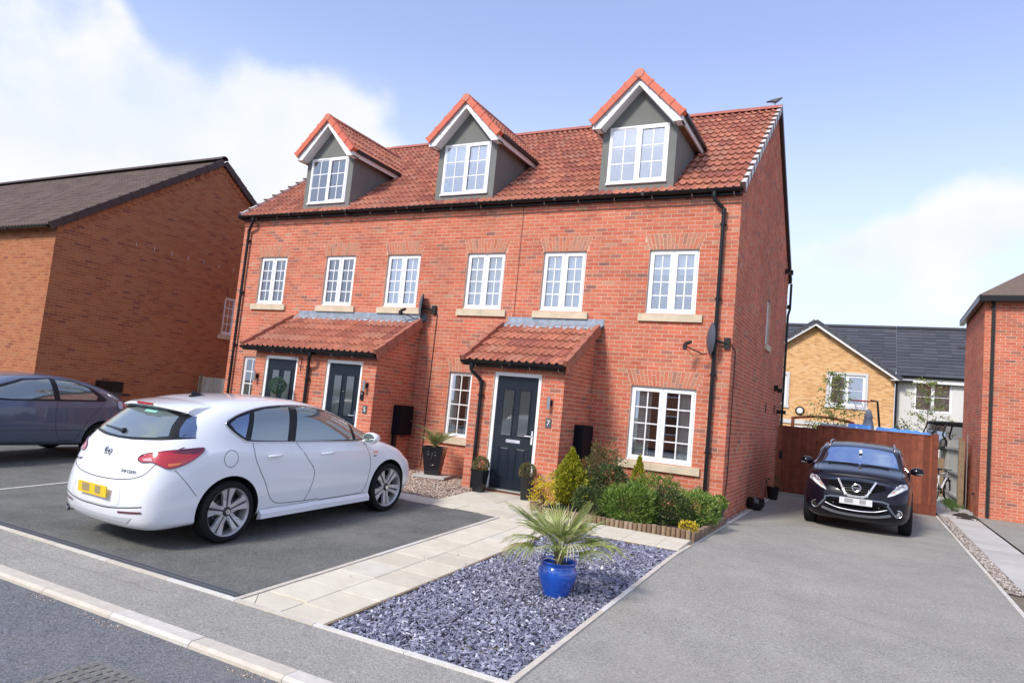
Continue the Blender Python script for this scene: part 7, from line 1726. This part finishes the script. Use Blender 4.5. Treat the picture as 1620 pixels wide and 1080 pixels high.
# bicycle
t = thing('bicycle', 'white-framed bicycle with black wheels leaning on the grey fence', 'bicycle', (4.13, 12.1, -.11), rot=math.radians(66))
def wheelmb(x):
    mb = MB(); n = 28; mb.tube([(x + .31 * math.cos(2 * PI * k / n), 0, .335 + .31 * math.sin(2 * PI * k / n)) for k in range(n + 1)], .026, 8); return mb
for x in (-.52, .52):
    w = obj('wheel', wheelmb(x), M['tyre'], t, local=True, smooth=True); sp = MB()
    sp.tube([(x + .28 * math.cos(2 * PI * k / 28), 0, .335 + .28 * math.sin(2 * PI * k / 28)) for k in range(29)], .010, 6)
    for k in range(16): a = 2 * PI * k / 16; sp.tube([(x, .02 if k % 2 else -.02, .335), (x + .28 * math.cos(a), 0, .335 + .28 * math.sin(a))], .0022, 3)
    obj('spoke', sp, M['steel'], w, local=True, kind='stuff')
fm = MB(); BB, ST, HT, HB, RA, FA = (-.08, 0, .32), (-.22, 0, .78), (.36, 0, .86), (.39, 0, .72), (-.52, 0, .335), (.52, 0, .335)
fm.tube([BB, HB], .030, 8); fm.tube([ST, HT], .022, 8); fm.tube([BB, ST], .02, 8)
for s in (-1, 1): fm.tube([(BB[0], s * .03, BB[2]), (RA[0], s * .06, RA[2])], .012, 6); fm.tube([(ST[0], s * .02, ST[2] - .05), (RA[0], s * .06, RA[2])], .010, 6)
fm.tube([HT, HB], .026, 8); obj('frame', fm, M['white'], t, local=True, smooth=True)
fk = MB(); 
for s in (-1, 1): fk.tube([(HB[0], s * .05, HB[2]), (.42, s * .06, .60), (FA[0], s * .055, FA[2])], .016, 6)
fk.tube([(HB[0], -.06, HB[2] - .01), (HB[0], .06, HB[2] - .01)], .02, 6); obj('fork', fk, M['dark'], t, local=True)
hb_ = MB(); hb_.tube([HT, (.33, 0, .95)], .016, 6); hb_.tube([(.33, -.31, .97), (.36, -.1, .95), (.36, .1, .95), (.33, .31, .97)], .014, 6); obj('handlebar', hb_, M['dark'], t, local=True)
st_ = MB(); st_.tube([ST, (-.26, 0, .92)], .014, 6); st_.obox(Vector((-.27, 0, .94)), Vector((.13, 0, .01)), Vector((0, .05, 0)), Vector((0, 0, .02))); obj('saddle', st_, M['dark'], t, local=True)
ck = MB(); ck.lathe([(0, -.03), (.09, -.03), (.095, -.025), (.09, -.02)], BB, 20, 'Y'); ck.tube([(BB[0], -.05, BB[2]), (BB[0] + .1, -.06, BB[2] - .13)], .01, 5); ck.tube([(BB[0], .05, BB[2]), (BB[0] - .1, .06, BB[2] + .13)], .01, 5); obj('crank', ck, M['dark'], t, local=True)

# loose things at the right edge
gm = MB()
for i in range(900):
    a = ru(0, 1); x, y = 4.30 + random.gauss(0, .09), 9.0 + a * 3.2; hgt = ru(.06, .22) * (1.3 - abs(a - .5)); lean = Vector((random.gauss(0, .05), random.gauss(0, .05), 0)); gm.add([(x - .006, y, -.13), (x + .006, y, -.13), Vector((x, y, -.13 + hgt)) + lean], [(0, 1, 2)])
obj('grass', gm, M['grass'], kind='stuff', label='tuft of grass growing along the grey fence', cat='grass')
for i, (x, y, sz, lb) in enumerate(((4.36, 9.2, .16, 'pale coping stone lying beside the grey fence post'), (4.40, 8.6, .11, 'small pale block nearest the slab path by the right-hand house'))):
    t = thing('stone_block', lb, 'stone', (x, y, -.13)); obj('block', MB().obox((0, 0, .05), (sz * .5, .05, 0), (-.08, sz * 1.3, 0), (0, 0, .05)), M['slab_w'], t, local=True)
sb_ = MB(); n = 18
for j in range(n + 1):
    for i in range(n + 1):
        u, v = i / n * 2 - 1, j / n * 2 - 1; r = min(1, math.hypot(u, v)); sb_.v.append((4.30 + u * .32, 7.9 + v * .5, -.15 + .11 * (1 - r * r) + .03 * noise.noise(Vector((u * 4, v * 4, 0)))))
sb_.f = [(j * (n + 1) + i, j * (n + 1) + i + 1, (j + 1) * (n + 1) + i + 1, (j + 1) * (n + 1) + i) for j in range(n) for i in range(n)]; sb_.m = [0] * len(sb_.f)
obj('soil_heap', sb_, M['soil'], kind='stuff', smooth=True, label='small heap of dark earth beside the slab path', cat='soil')
